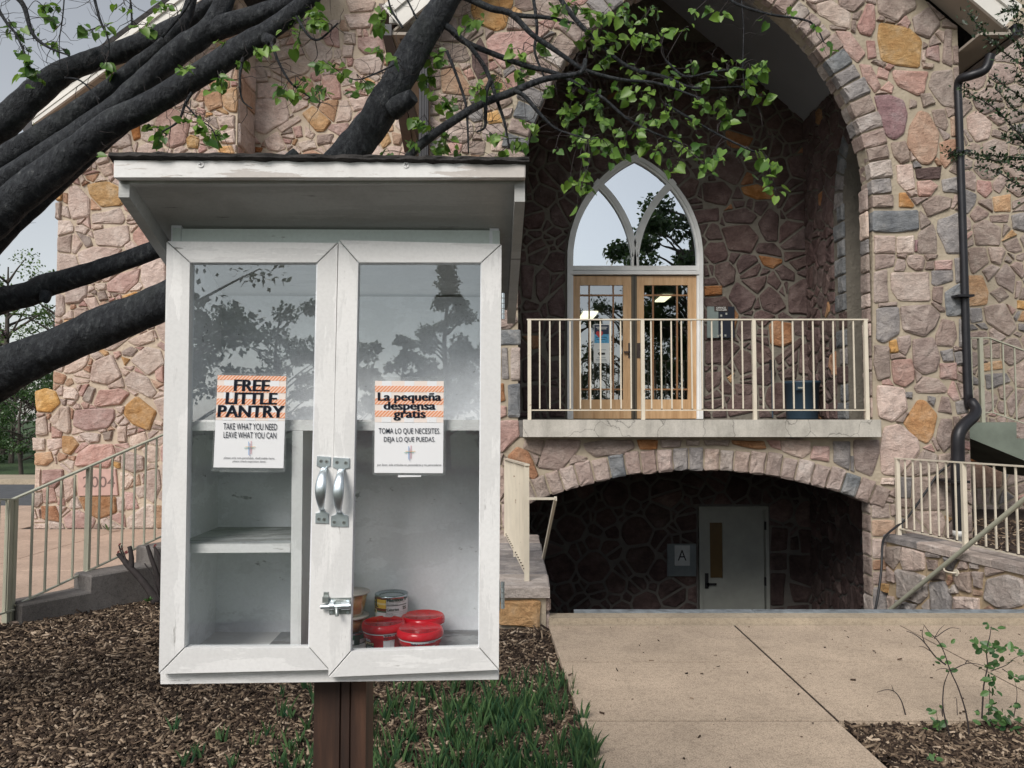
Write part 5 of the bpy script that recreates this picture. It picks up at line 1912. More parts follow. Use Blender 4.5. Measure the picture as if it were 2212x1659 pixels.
# bin and broom on the porch
tb = thing('trash_can', 'dark blue plastic trash can standing on the porch by the wall', 'trash can', (at(1733, 905, 10.1).x, 10.1, zfloor))
M['bin'] = simple('navy_plastic', (.022, .045, .07), .5, var=.1)
mb = MB(); cx = at(1733, 905, 10.1).x
mb.lathe([(0.0, .004), (.195, .004), (.205, .03), (.225, .46), (.237, .465), (.237, .49), (.246, .495), (.246, .525), (.235, .53), (.222, .52), (.20, .05), (0, .045)], (cx, 10.1, zfloor), 36, M['bin'])
finish('body', mb, parent=tb)
mb = MB(); mb.box((cx - .17, 9.855, zfloor + .40), (cx - .06, 9.885, zfloor + .50), M['bin']); mb.box((cx - .15, 9.845, zfloor + .42), (cx - .08, 9.857, zfloor + .44), M['steel']); finish('handle', mb, parent=tb)
br = thing('broom', 'thin dark handled broom leaning on the porch wall', 'broom', (at(1668, 905, 10.5).x, 10.5, zfloor))
mb = MB(); mb.tube([at(1669, 902, 10.45), at(1668, 790, 10.55)], .012, 8, M['bin']); finish('handle', mb, parent=br)
mb = MB(); p = at(1668, 786, 10.55); mb.box((p.x - .035, p.y - .02, p.z - .09), (p.x + .03, p.y + .02, p.z + .06), M['black']); finish('head', mb, parent=br)
# ------------------------------------------------------------------ the free pantry cabinet
def paint_mat(name, c, dirt=(.30, .27, .24), peel=.0, stretch=(1, 1, 1), dirt_amt=.5, rough=.55, peelc=None):
    m, nt, b = new_mat(name)
    vec = pos_node(nt)
    sv = pos_node(nt, stretch)
    col = mixc(nt, ramp(nt, noise_node(nt, vec, 7, 6, .65), [(.42, 0.0), (.78, dirt_amt)]), c, dirt)
    sc = noise_node(nt, sv, 38, 5, .62)
    col = mixc(nt, ramp(nt, sc, [(.66, 0.0), (.70, .75)]), col, tuple(x * .45 for x in dirt))
    fl = noise_node(nt, sv, 11, 7, .7)
    if peel > 0:
        col = mixc(nt, ramp(nt, fl, [(.5 - peel * .10, .8), (.515 - peel * .10, 0.0)]), col, peelc or tuple(x * .86 for x in c))
    grime = noise_node(nt, vec, 160, 3)
    col = mixc(nt, .25, col, ramp(nt, grime, [(.3, .8), (.6, 1.05)]), 'MULTIPLY')
    lk(nt, col, b.inputs['Base Color']); b.inputs['Roughness'].default_value = rough
    nrm = bump(nt, sc, .25, .0015); nrm = bump(nt, fl, .35, .0015, nrm)
    lk(nt, nrm, b.inputs['Normal'])
    return m
M['pw'] = paint_mat('white_door_paint', (.80, .80, .795), stretch=(1, 1, .16), peel=.16, dirt_amt=.14)
M['pwh'] = paint_mat('white_door_paint_rail', (.80, .80, .795), stretch=(.16, 1, 1), peel=.16, dirt_amt=.10)
M['pfa'] = paint_mat('peeling_fascia_paint', (.80, .80, .79), (.40, .36, .33), peel=.12, stretch=(.25, 2.2, 2.6), dirt_amt=.35, rough=.65, peelc=(.50, .455, .42))
M['pin'] = paint_mat('cool_interior_paint', (.80, .825, .86), (.38, .40, .425), peel=.3, stretch=(.5, .5, 1), dirt_amt=.45, rough=.75)
M['pfl'] = paint_mat('worn_shelf_paint', (.40, .42, .43), (.10, .105, .11), peel=.3, stretch=(.6, 2.2, 2), peelc=(.20, .20, .205), dirt_amt=.9, rough=.8)
M['psof'] = paint_mat('grey_plywood_paint', (.50, .505, .495), (.26, .25, .235), peel=.3, stretch=(.2, 2, 2), dirt_amt=.6, rough=.8)
M['phead'] = paint_mat('pale_green_white_paint', (.60, .67, .64), (.35, .36, .33), stretch=(.2, 1, 1), dirt_amt=.25)
M['zinc'] = simple('galvanised_metal', (.66, .73, .77), .36, .95, var=.18, vscale=40)
M['zincd'] = simple('dull_zinc', (.34, .37, .36), .4, .8, var=.3, vscale=40)
M['postw'] = wood_mat('stained_post', (.012, .007, .006), (.045, .022, .014), (.12, .058, .034), st=(1, 1, .09), sc=16, rough=.6, bs=.5)

ya = math.radians(2.2)
FPN = Frame(at(711, 1000, 1.40), (math.cos(ya), math.sin(ya), 0))
def pq(pts, n=0.0):
    return [FPN.hit(u, v, n) for u, v in pts]
sL, zBt = FPN.hit(347, 1478, -.02)
sR = FPN.hit(1077.5, 1460, -.021)[0]
pantry = thing('free_pantry', 'weathered white wooden pantry cabinet with two glass doors on a brown post', 'pantry cabinet', FPN.p((sL + sR) / 2, 0, -.12) * 1.0)
WPOS[pantry] = Vector((WPOS[pantry].x, WPOS[pantry].y, 0)); pantry.location = WPOS[pantry]
def pp_(name, pts, n0, n1, mat, ch=.0012, at_n=None, parent=pantry):
    mb = MB(); mb.prism(FPN, pq(pts, n1 if at_n is None else at_n), n0, n1, mat, chamfer=ch)
    return finish(name, mb, parent=parent)
DEP = -.262
def roof_line():
    z1 = FPN.hit(700, 394, .098)[1]; z2 = FPN.hit(700, 495, -.03)[1]
    k = (z1 - z2) / (.098 + .03)
    return lambda n: z1 + (n - .098) * k
rz = roof_line()
th_ = .019
# carcass
mb = MB(); mb.prism(FPN, pq([(346, 1478), (1078, 1468), (1078, 1440), (346, 1440)], -.021), DEP, -.021, M['pwh'], chamfer=.0015)
finish('bottom_board', mb, parent=pantry)
zfl = at(488, 1366, 1.64).z                        # top of the inside floor (relative z below uses frame origin)
zO = FPN.O.z
zf_ = zfl - zO
mb = MB(); mb.prism(FPN, [(sL + th_, zf_ - .006), (sR - th_, zf_ - .006), (sR - th_, zf_), (sL + th_, zf_)], DEP + .01, -.0215, M['pfl']); finish('floor_board', mb, parent=pantry)
for (a, b, nm) in ((sL, sL + th_, 'side'), (sR - th_, sR, 'side')):
    mb = MB()
    z0 = zBt + .022
    vs = []
    for s_ in (a, b):
        for (n, z) in ((-.0212, z0), (DEP, z0), (DEP, rz(DEP) - .001), (-.0212, rz(-.0212) - .001)):
            vs.append(FPN.p(s_, z, n))
    mb.add(vs, [(0, 1, 2, 3), (7, 6, 5, 4), (0, 4, 5, 1), (1, 5, 6, 2), (2, 6, 7, 3), (3, 7, 4, 0)], M['pin'])
    finish('side_panel', mb, parent=pantry)
mb = MB(); mb.prism(FPN, [(sL + th_, zf_ - .02), (sR - th_, zf_ - .02), (sR - th_, rz(DEP) - .002), (sL + th_, rz(DEP) - .002)], DEP, DEP + .012, M['pin']); finish('back_panel', mb, parent=pantry)
# main shelf, small shelf, divider
NB = DEP + .0125
h = lambda v, n=-.03: FPN.hit(700, v, n)[1]
mb = MB(); mb.prism(FPN, [(sL + th_ + .0005, h(930)), (sR - th_ - .0005, h(930)), (sR - th_ - .0005, h(907)), (sL + th_ + .0005, h(907))], NB, -.03, M['pwh'], chamfer=.001); finish('shelf', mb, parent=pantry)
sd0, sd1 = FPN.hit(631, 1150, -.03)[0], FPN.hit(653.5, 1150, -.03)[0]
mb = MB(); mb.prism(FPN, [(sd0, zf_ + .0005), (sd1, zf_ + .0005), (sd1 - .002, h(930) - .0005), (sd0 - .003, h(930) - .0005)], NB, -.03, M['pw'], chamfer=.001); finish('divider', mb, parent=pantry)
mb = MB(); mb.prism(FPN, [(sL + th_ + .0005, h(1193)), (sd0 - .003, h(1193)), (sd0 - .003, h(1174)), (sL + th_ + .0005, h(1174))], NB, -.031, M['pwh'], chamfer=.001)
finish('shelf', mb, parent=pantry)
mb = MB(); mb.prism(FPN, [(sL + th_ + .001, h(1174) + .0006), (sd0 - .003, h(1174) + .0006), (sd0 - .003, h(1174) + .0012), (sL + th_ + .001, h(1174) + .0012)], NB, -.036, M['pfl']); finish('shelf_top', mb, parent=pantry)
# header above the doors
pp_('header', [(391, 530), (1063, 534), (1063, 497.5), (391, 494)], -.04, -.022, M['phead'])
pp_('header_block', [(372, 530), (390.4, 530), (390.4, 492), (372, 491)], -.05, -.0205, M['phead'])
pp_('header_block', [(1063.6, 534), (1080, 534), (1080, 498), (1063.6, 497)], -.05, -.0205, M['phead'])
# roof
NF = .119
sRL, sRR = FPN.hit(245, 365, NF)[0], FPN.hit(1135.5, 365, NF)[0]
NBK = -.315
mb = MB(); mb.prism(FPN, pq([(245, 383), (1135, 383), (1136, 348), (245, 346.5)], NF), .100, NF, M['pfa'], chamfer=.0015); fasc = finish('fascia', mb, parent=pantry)
pp_('fascia_patch', [(640, 384.5), (818, 384.5), (818, 347.2), (640, 347.2)], NF - .0002, NF + .0009, M['pfa'], ch=.0002) if False else None
mb = MB(); 
mb.prism(FPN, pq([(262, 398), (1118, 397), (1118, 384), (262, 384)], .0995), .082, .0995, M['psof']); finish('cleat', mb, parent=pantry)
def slab_n(name, s0, s1, na, nb_, dz0, dz1, mat):
    mb = MB()
    vs = [FPN.p(s0, rz(na) + dz0, na), FPN.p(s1, rz(na) + dz0, na), FPN.p(s1, rz(nb_) + dz0, nb_), FPN.p(s0, rz(nb_) + dz0, nb_),
          FPN.p(s0, rz(na) + dz1, na), FPN.p(s1, rz(na) + dz1, na), FPN.p(s1, rz(nb_) + dz1, nb_), FPN.p(s0, rz(nb_) + dz1, nb_)]
    mb.hexa(vs, mat)
    return finish(name, mb, parent=pantry)
slab_n('roof_deck', sRL + .0195, sRR - .0195, .0990, NBK, 0, .012, M['psof'])
ztop = FPN.hit(700, 347, NF)[1]
slab_n('barge_board', sRL + .0002, sRL + .019, .0995, NBK, -.032, .020, M['psof'])
slab_n('barge_board', sRR - .019, sRR - .0002, .0995, NBK, -.032, .020, M['psof'])
# shingle covering with a ragged front edge
for lay, (dn, dz, dt_) in enumerate(((.010, .0, .0035), (.006, .0045, .0035))):
    mb = MB(); vs = []; fs = []
    n = 60
    base = ztop + .0012 + dz
    for i in range(n + 1):
        s_ = sRL - .006 + (sRR - sRL + .012) * i / n
        nf = NF + dn + R.uniform(-.003, .003)
        sag = R.uniform(-.0012, .0008)
        zz0 = base + sag
        zz1 = base + (rz(NBK) - rz(.10)) 
        vs += [FPN.p(s_, zz0, nf), FPN.p(s_, zz0 + dt_, nf), FPN.p(s_, zz1 + dt_ + .006, NBK - .01), FPN.p(s_, zz1 + .006, NBK - .01)]
    for i in range(n):
        a = 4 * i
        for j in range(4):
            k = (j + 1) % 4
            fs.append((a + j, a + 4 + j, a + 4 + k, a + k))
    mb.add(vs, fs, M['roofing']); finish('shingle', mb, parent=pantry)
# screws
for (u, v) in ((434, 355.5), (877, 356.5)):
    mb = MB(); c = FPN.w(u, v, NF)
    mb.tube([c, c + FPN.N * .0015], .0055, 18, M['pw'])
    for t in (.3, .3 + math.pi / 2):
        d = FPN.U * math.cos(t) + FPN.V * math.sin(t)
        mb.bar(c + FPN.N * .0014 - d * .0033, c + FPN.N * .0014 + d * .0033, .0011, .0008, M['ink'], up=FPN.N)
    finish('screw', mb, parent=fasc)

# doors
def door(OUT, INN, lab, n1, parent):
    d = finish('glass_door', MB().add([FPN.w(INN[0][0] - 3, INN[0][1] - 3, n1 - .012), FPN.w(INN[1][0] + 3, INN[1][1] - 3, n1 - .012), FPN.w(INN[2][0] + 3, INN[2][1] + 3, n1 - .012), FPN.w(INN[3][0] - 3, INN[3][1] + 3, n1 - .012)], [(3, 2, 1, 0)], M['pantry_glass']), parent=parent)
    d['label'] = lab
    names = ('top_rail', 'stile', 'bottom_rail', 'stile')
    for k in range(4):
        k2 = (k + 1) % 4
        o0, o1, i1, i0 = OUT[k], OUT[k2], INN[k2], INN[k]
        # leave a hairline mitre joint
        def sh(p, q, e=1.2):
            L = math.hypot(q[0] - p[0], q[1] - p[1]); return (p[0] + (q[0] - p[0]) * e / L, p[1] + (q[1] - p[1]) * e / L)
        P = [sh(o0, o1), sh(o1, o0), sh(i1, i0), sh(i0, i1)]
        mb = MB(); mb.prism(FPN, pq(P, n1), n1 - .019, n1, M['pwh'] if k % 2 == 0 else M['pw'], chamfer=.0011)
        finish(names[k], mb, parent=d)
        # thin glazing bead
        j0, j1 = INN[k], INN[k2]
        mb = MB(); a, b = FPN.w(*j0, n1 - .006), FPN.w(*j1, n1 - .006)
        mb.bar(a, b, .0035, .004, M['pin'], up=FPN.N); finish('bead', mb, parent=d)
    return d
OL = [(360, 521), (729.5, 524.5), (710.5, 1447), (343, 1456)]
IL = [(410, 567), (686, 567), (668, 1399), (398, 1400)]
ORR = [(731.5, 518.5), (1083.5, 527), (1077.5, 1447), (709, 1463)]
IRR = [(774, 567), (1040, 567), (1035, 1399), (757, 1408)]
dl = door(OL, IL, 'left glass door with the English flyer and a pull handle', 0.0, pantry)
dr = door(ORR, IRR, 'right glass door, a little crooked, with the sliding bolt', 0.0012, pantry)

def pull(px, parent, nb):
    """px: (top plate quad, bottom plate quad, centre x top, centre x bottom)"""
    mb = MB()
    (tx0, ty0, tx1, ty1), (bx0, by0, bx1, by1) = px
    P1 = [(tx0, ty0), (tx1, ty0 + 2), (tx1, ty1 - 2), (tx1 - 10, ty1 + 1), ((tx0 + tx1) / 2 + 5, ty1 + 8), ((tx0 + tx1) / 2 - 5, ty1 + 8), (tx0 + 8, ty1 + 1), (tx0 - 1, ty1 - 3)]
    P2 = [(bx0, by1 - 1), (bx0 + 1, by0 + 3), (bx0 + 10, by0), ((bx0 + bx1) / 2 - 5, by0 - 7), ((bx0 + bx1) / 2 + 5, by0 - 7), (bx1 - 9, by0), (bx1, by0 + 3), (bx1, by1)]
    mb.prism(FPN, pq(P1, nb + .003), nb, nb + .003, M['zinc'], chamfer=.0008)
    mb.prism(FPN, pq(P2, nb + .003), nb, nb + .003, M['zinc'], chamfer=.0008)
    for (u, v) in ((tx0 + 9, ty0 + 11), (tx1 - 8, ty0 + 12), (bx0 + 8, by1 - 10), (bx1 - 9, by1 - 9)):
        c = FPN.w(u, v, nb + .003); mb.tube([c, c + FPN.N * .0012], .0034, 14, M['zincd'])
        for t in (.5, .5 + math.pi / 2):
            d = FPN.U * math.cos(t) + FPN.V * math.sin(t)
            mb.bar(c + FPN.N * .0012 - d * .0022, c + FPN.N * .0012 + d * .0022, .0008, .0005, M['ink'], up=FPN.N)
    # grip
    n = 22; vs = []; fs = []; seg = 10
    for i in range(n + 1):
        t = i / n
        u = (tx0 + tx1) / 2 * (1 - t) + (bx0 + bx1) / 2 * t
        v = (ty1 + 2) * (1 - t) + (by0 - 1) * t
        prof = math.sin(math.pi * t)
        hw = (6.2 + 5.4 * math.sin(math.pi * min(1, max(0, (t * 1.1)))) ** 1.2) * 1.42 / FPX if t < .9 else 6.0 * 1.42 / FPX
        out = nb + .003 + .027 * (prof ** .55)
        s_, z_ = FPN.hit(u, v, .012)
        for k in range(seg):
            a = 2 * math.pi * k / seg
            vs.append(FPN.p(s_ + hw * math.cos(a), z_, out + .0035 * math.sin(a)))
    for i in range(n):
        for k in range(seg):
            k2 = (k + 1) % seg
            fs.append((i * seg + k, (i + 1) * seg + k, (i + 1) * seg + k2, i * seg + k2))
    mb.add(vs, fs, M['zinc'], True)
    return finish('pull_handle', mb, parent=parent)
pull(((684.5, 985, 713.5, 1009), (680.5, 1106, 709.5, 1131)), dl, .0002)
pull(((719, 988, 755, 1012), (714, 1112, 752, 1138)), dr, .0014)
# sliding bolt
mb = MB(); q = lambda pts, n0, n1, mt=M['zincd']: mb.prism(FPN, pq(pts, n1), n0, n1, mt, chamfer=.0006)
q([(711, 1292), (757.5, 1291), (757.5, 1326), (711, 1328)], .0014, .0030)
for u0, u1 in ((712, 722), (738, 756)):
    mb.tube([FPN.w(u0, 1309, .009), FPN.w(u1, 1308.5, .009)], .0072, 14, M['zinc'])
mb.tube([FPN.w(693, 1311, .009), FPN.w(758, 1308.5, .009)], .0045, 12, M['zinc'])
mb.tube([FPN.w(727, 1310, .009), FPN.w(727.5, 1322, .020), FPN.w(728, 1331, .020)], .0034, 10, M['zincd'])
for (u, v) in ((716, 1297), (751, 1297), (716, 1323), (751, 1323)):
    c = FPN.w(u, v, .003); mb.tube([c, c + FPN.N * .001], .0026, 10, M['zinc'])
add_text(mb, "Viking", lambda u, v: FPN.w(u, v, .0033), (722, 1293.5, 747, 1298.5), M['fl_white'])
finish('sliding_bolt', mb, parent=dr)
mb = MB()
q([(697.5, 1300), (709, 1300), (709, 1279), (699, 1279)], .0004, .0025); q([(696, 1302.5), (709, 1302.5), (709, 1290), (696, 1290)], .0025, .012)
finish('bolt_catch', mb, parent=dl)
for (v0, v1) in ((633, 690), (1256, 1315)):
    mb = MB()
    for k in range(5):
        a, b = v0 + (v1 - v0) * (k + .06) / 5, v0 + (v1 - v0) * (k + .94) / 5
        mb.tube([FPN.w(1086, a, -.004), FPN.w(1086, b, -.004)], .0036, 12, M['zinc'])
    mb.prism(FPN, [(sR + .0005, FPN.hit(1080, v1, -.02)[1]), (sR + .002, FPN.hit(1080, v1, -.02)[1]), (sR + .002, FPN.hit(1080, v0, -.02)[1]), (sR + .0005, FPN.hit(1080, v0, -.02)[1])], -.035, -.006, M['zincd'])
    finish('hinge', mb, parent=pantry)
# post
c = FPN.hit(734, 1560, -.085)[0]
hw = 54.5 * 1.49 / FPX
fp2 = Frame(FPN.O, FPN.U)
zg = -FPN.O.z - .25
mb = MB()
xs_p = [c - hw, c - hw * .30, c + hw * .12, c + hw * .18, c + hw * .42, c + hw * .50, c + hw]
ns_p = [-.085, -.085, -.085, -.090, -.086, -.090, -.0855]
vs = []
for z_ in (zg, zBt - .0005):
    for s_, n_ in zip([c - hw] + [c - hw * .02, c + hw * .02, c + hw * .06, c + hw * .36, c + hw * .40, c + hw * .44] + [c + hw], [-.085, -.085, -.0895, -.085, -.085, -.089, -.085, -.086]):
        vs.append(FPN.p(s_, z_, n_))
    vs.append(FPN.p(c + hw, z_, -.085 - 2 * hw)); vs.append(FPN.p(c - hw, z_, -.085 - 2 * hw))
n = 10
mb.add(vs, [tuple(range(n - 1, -1, -1)), tuple(range(n, 2 * n))] + [(i, (i + 1) % n, n + (i + 1) % n, n + i) for i in range(n)], M['postw'])
finish('post', mb, parent=pantry)

# flyers
def glossy_sleeve():
    m = bpy.data.materials.new('laminate'); m.use_nodes = True
    nt = m.node_tree; nt.nodes.clear()
    o = nt.nodes.new('ShaderNodeOutputMaterial'); mx = nt.nodes.new('ShaderNodeMixShader'); m2 = nt.nodes.new('ShaderNodeMixShader')
    tr = nt.nodes.new('ShaderNodeBsdfTransparent'); gl = nt.nodes.new('ShaderNodeBsdfGlossy'); df = nt.nodes.new('ShaderNodeBsdfDiffuse')
    gl.inputs['Roughness'].default_value = .15; df.inputs[0].default_value = (.7, .75, .76, 1)
    mx.inputs[0].default_value = .15; m2.inputs[0].default_value = .5
    lk(nt, tr.outputs[0], mx.inputs[1]); lk(nt, m2.outputs[0], mx.inputs[2]); lk(nt, gl.outputs[0], m2.inputs[1]); lk(nt, df.outputs[0], m2.inputs[2])
    lk(nt, bump(nt, noise_node(nt, pos_node(nt), 60, 3), .6, .004), gl.inputs['Normal'])
    lk(nt, mx.outputs[0], o.inputs[0])
    return m
M['lam'] = glossy_sleeve()
M['paper'] = simple('flyer_paper', (.80, .81, .83), .35, var=.015, spec=.5)
def plaid(name, c):
    m, nt, b = new_mat(name)
    w = nt.nodes.new('ShaderNodeTexWave'); w.bands_direction = 'DIAGONAL'; w.inputs['Scale'].default_value = 95; w.inputs['Distortion'].default_value = 0
    lk(nt, pos_node(nt, (-1, 0, 1)), w.inputs['Vector'])
    lk(nt, ramp(nt, w.outputs['Fac'], [(.3, c), (.7, (.86, .60, .48))]), b.inputs['Base Color']); b.inputs['Roughness'].default_value = .35
    return m
M['orange'] = plaid('orange_twill_print', (.76, .28, .13))
M['peach'] = simple('peach_print', (.86, .62, .50), .35, var=.02); M['pale'] = simple('pale_peach_print', (.84, .74, .68), .35, var=.02)
M['navy'] = simple('navy_ink', (.008, .013, .03), .35, var=0)
for nm, c in (('bl', (.05, .28, .62)), ('rd', (.55, .03, .08)), ('pu', (.25, .25, .45)), ('og', (.75, .42, .08)), ('gn', (.05, .35, .25))):
    M['x' + nm] = simple('logo_' + nm, c, .4, var=0)
zq = lambda x, y: ((760 + x / 2.304) * .576, (1360 + y / 2.304) * .576)
def flyer(label, paper, sleeve, bands, peach_to, texts, logo, tab, lean, rot):
    n0 = -.0118 + .0012
    f = thing('flyer', label, 'poster', FPN.w(*zq(*paper[3]), n0))
    pc = [zq(*p) for p in paper]
    def B(a, b, n):
        u = (pc[0][0] * (1 - a) + pc[1][0] * a) * (1 - b) + (pc[3][0] * (1 - a) + pc[2][0] * a) * b
        v = (pc[0][1] * (1 - a) + pc[1][1] * a) * (1 - b) + (pc[3][1] * (1 - a) + pc[2][1] * a) * b
        return FPN.w(u, v, n)
    sl_ = [zq(*p) for p in sleeve]
    # rounded corners
    P = []
    for i in range(4):
        p, a, b = sl_[i], sl_[i - 1], sl_[(i + 1) % 4]
        def tow(q, d):
            L = math.hypot(q[0] - p[0], q[1] - p[1]); return (p[0] + (q[0] - p[0]) * d / L, p[1] + (q[1] - p[1]) * d / L)
        P += [tow(a, 6), ((tow(a, 1.8)[0] + tow(b, 1.8)[0]) / 2, (tow(a, 1.8)[1] + tow(b, 1.8)[1]) / 2), tow(b, 6)]
    mb = MB(); mb.add([FPN.w(*p, n0 + .0004) for p in P], [tuple(range(len(P)))[::-1]], M['lam']); finish('sleeve', mb, parent=f)
    mb = MB(); mb.add([B(0, 1, n0 + .001), B(1, 1, n0 + .001), B(1, 0, n0 + .001), B(0, 0, n0 + .001)], [(0, 1, 2, 3)], M['paper']); finish('paper', mb, parent=f)
    mb = MB()
    def rb(a0, b0, a1, b1, n, mat): mb.add([B(a0, b1, n), B(a1, b1, n), B(a1, b0, n), B(a0, b0, n)], [(0, 1, 2, 3)], mat)
    rb(0, 0, 1, peach_to, n0 + .0014, M['pale'])
    prev = 0
    gaps = []
    for (b0, b1) in bands:
        if b0 > prev: gaps.append((prev, b0))
        prev = b1
    gaps.append((prev, peach_to))
    for (b0, b1) in gaps:
        for k in range(3):
            rb(.10 + .33 * k, b0, .24 + .33 * k, b1, n0 + .0017, M['paper'])
    for (b0, b1) in bands: rb(0, b0, 1, b1, n0 + .0020, M['orange'])
    finish('gingham_print', mb, parent=f)
    mb = MB()
    for (s_, box, bold, sh) in texts:
        x0, y0, x1, y1 = box
        ym, xm = (y0 + y1) / 2, (x0 + x1) / 2
        add_text(mb, s_, lambda x, y: FPN.w(*zq(x + lean * (y - ym), y + rot * (x - xm)), n0 + .0026), box, M['navy'], bold, sh)
    finish('lettering', mb, parent=f)
    mb = MB(); cx, cy = logo
    for (x0, y0, x1, y1, m_) in ((-9, -56, -9, 60, 'xbl'), (1, -42, 0, 70, 'xpu'), (13, -62, 12, 52, 'xrd'), (-36, -11, 49, -11, 'xog'), (-48, 0, 36, -1, 'xgn')):
        a, b = FPN.w(*zq(cx + x0, cy + y0), n0 + .003), FPN.w(*zq(cx + x1, cy + y1), n0 + .003)
        mb.bar(a, b, .0007, .0003, M[m_], up=FPN.N)
    finish('cross_logo', mb, parent=f)
    if tab:
        mb = MB(); mb.add([FPN.w(*zq(*p), n0 + .0008) for p in tab], [(3, 2, 1, 0)], M['lam'] if len(texts) > 6 else M['paper']); finish('tape', mb, parent=f)
    return f
flyer('laminated FREE LITTLE PANTRY flyer taped to the left glass door',
      [(130, 108), (723, 118), (698, 912), (93, 905)], [(112, 84), (738, 96), (714, 948), (74, 942)],
      [(0, .05), (.112, .183), (.252, .32), (.395, .457)], .485,
      [("FREE", (268, 147, 582, 247), .02, .03), ("LITTLE", (196, 258, 645, 360), .02, .03), ("PANTRY", (128, 370, 708, 472), .02, .03),
       ("TAKE WHAT YOU NEED", (178, 524, 643, 581), .006, 0), ("LEAVE WHAT YOU CAN", (180, 600, 636, 653), .006, 0),
       ("please only non-perishable, shelf-stable items", (182, 815, 620, 838), 0, .15), ("please check expiration dates", (258, 844, 543, 866), 0, .15)],
      (406, 738), [(160, 930), (560, 936), (556, 950), (158, 946)], -.039, .013)
flyer('laminated La pequeña despensa gratis flyer taped to the right glass door',
      [(1490, 157), (2083, 160), (2077, 955), (1483, 952)], [(1470, 120), (2100, 122), (2097, 976), (1464, 974)],
      [(.054, .12), (.189, .257), (.323, .39)], .45,
      [("La pequeña", (1512, 258, 2063, 352), .02, 0), ("despensa", (1562, 336, 2013, 428), .02, 0), ("gratis", (1648, 408, 1928, 500), .02, 0),
       ("TOMA LO QUE NECESITES.", (1520, 566, 2052, 622), .006, 0), ("DEJA LO QUE PUEDAS.", (1565, 641, 2008, 696), .006, 0),
       ("por favor, solo artículos no perecederos y no perecederos", (1508, 873, 2062, 898), 0, .15)],
      (1788, 777), [(1690, 972), (1888, 974), (1886, 986), (1686, 990)], -.004, .002)

# ------------------------------------------------------------------ food in the cabinet
M['red'] = simple('glossy_red_plastic', (.55, .006, .018), .16, var=.03)
M['tin'] = simple('tin', (.45, .5, .55), .25, .95, var=.1)
M['lab_w'] = simple('white_label', (.70, .73, .76), .4, var=.02); M['lab_g'] = simple('green_label', (.02, .12, .07), .4); M['lab_y'] = simple('yellow_label', (.75, .50, .06), .4)
M['lab_m'] = simple('maroon_label', (.16, .012, .01), .4); M['lab_c'] = simple('cream_label', (.80, .68, .36), .4); M['lab_k'] = simple('dark_green_label', (.012, .04, .035), .4)
FLOORZ = zfl + .0008
class Cyl:
    def __init__(s, u0, y, r): s.y, s.r = y, r; s.x = at(u0, 1300, y).x; s.u0 = u0; s.px = r / y * FPX
    def f(s, u, v, off=.0004, taper=None):
        t = max(-.995, min(.995, (u - s.u0) / s.px)); a = math.asin(t)
        z = at(s.u0, v, s.y - s.r).z
        r = (taper(z) if taper else s.r) + off
        return Vector((s.x + r * math.sin(a), s.y - r * math.cos(a), z))
    def patch(s, mb, u0, v0, u1, v1, mat, off=.0003, taper=None, n=12):
        vs, fs = [], []
        for i in range(n + 1):
            u = u0 + (u1 - u0) * i / n
            vs += [s.f(u, v1, off, taper), s.f(u, v0, off, taper)]
        for i in range(n): fs.append((2 * i, 2 * i + 2, 2 * i + 3, 2 * i + 1))
        mb.add(vs, fs, mat)
ez = lambda x, y: (737.3 + x * .10936, 1255.7 + y * .10936)
# tall can
cc = Cyl(845.5, 1.605, .0350)
ztc = at(845, 1281, 1.605).z
can = thing('food_can', 'tall tin can with a yellow and white label behind the red tubs', 'can', (cc.x, cc.y, FLOORZ))
H_ = ztc - FLOORZ
mb = MB(); mb.lathe([(0, 0), (.034, 0), (.0352, .003), (.0338, .006), (.0338, H_ - .007), (.0355, H_ - .003), (.0355, H_), (.0335, H_ + .0003), (.032, H_ - .004), (.024, H_ - .004), (.023, H_ - .0028), (.012, H_ - .0028), (0, H_ - .0035)], (cc.x, cc.y, FLOORZ), 48, M['tin']); finish('tin', mb, parent=can)
mb = MB(); zt0 = FLOORZ + H_ - .0075
mb.lathe([(.0345, .006), (.0345, H_ - .0075)], (cc.x, cc.y, FLOORZ), 48, M['lab_w']); finish('paper_label', mb, parent=can)
mb = MB()
E = lambda *b: ez(b[0], b[1]) + ez(b[2], b[3])
cc.patch(mb, *E(655, 300, 1310, 345), M['lab_g'], 0.0)
cc.patch(mb, *E(655, 346, 940, 372), M['lab_m'], .0001)
cc.patch(mb, *E(655, 373, 940, 440), M['lab_y'], .0001); cc.patch(mb, *E(655, 441, 940, 475), M['lab_c'], .0001); cc.patch(mb, *E(655, 476, 940, 545), M['lab_y'], .0001)
cc.patch(mb, *E(655, 546, 940, 600), M['lab_m'], .0001); cc.patch(mb, *E(655, 601, 940, 625), M['lab_g'], .0001)
cc.patch(mb, *E(664, 575, 745, 655), M['lab_c'], .0003, n=6)
cc.patch(mb, *E(938, 345, 943, 700), M['navy'], .0004, n=1)
for (a, b, c_, d) in ((950, 478, 1290, 492), (950, 590, 1180, 596), (950, 622, 1290, 625), (950, 660, 1290, 662)): cc.patch(mb, *E(a, b, c_, d), M['navy'], .0004)
for (s_, bx, bo) in (("EL", (672, 370, 785, 530), .02), ("al", (672, 590, 725, 640), .03), ("Nutrition F", (958, 350, 1300, 410), .03), ("about 3.5 servings per", (958, 415, 1270, 440), 0), ("Serving size", (955, 445, 1170, 472), .01), ("Calories", (950, 540, 1175, 585), .02), ("25", (1235, 520, 1285, 585), .02), ("Total Fat", (950, 632, 1075, 655), .01), ("Saturated Fat", (965, 668, 1120, 690), 0)):
    add_text(mb, s_, lambda u, v: cc.f(u, v, .0006), E(*bx), M['navy'], bo)
finish('label_print', mb, parent=can)
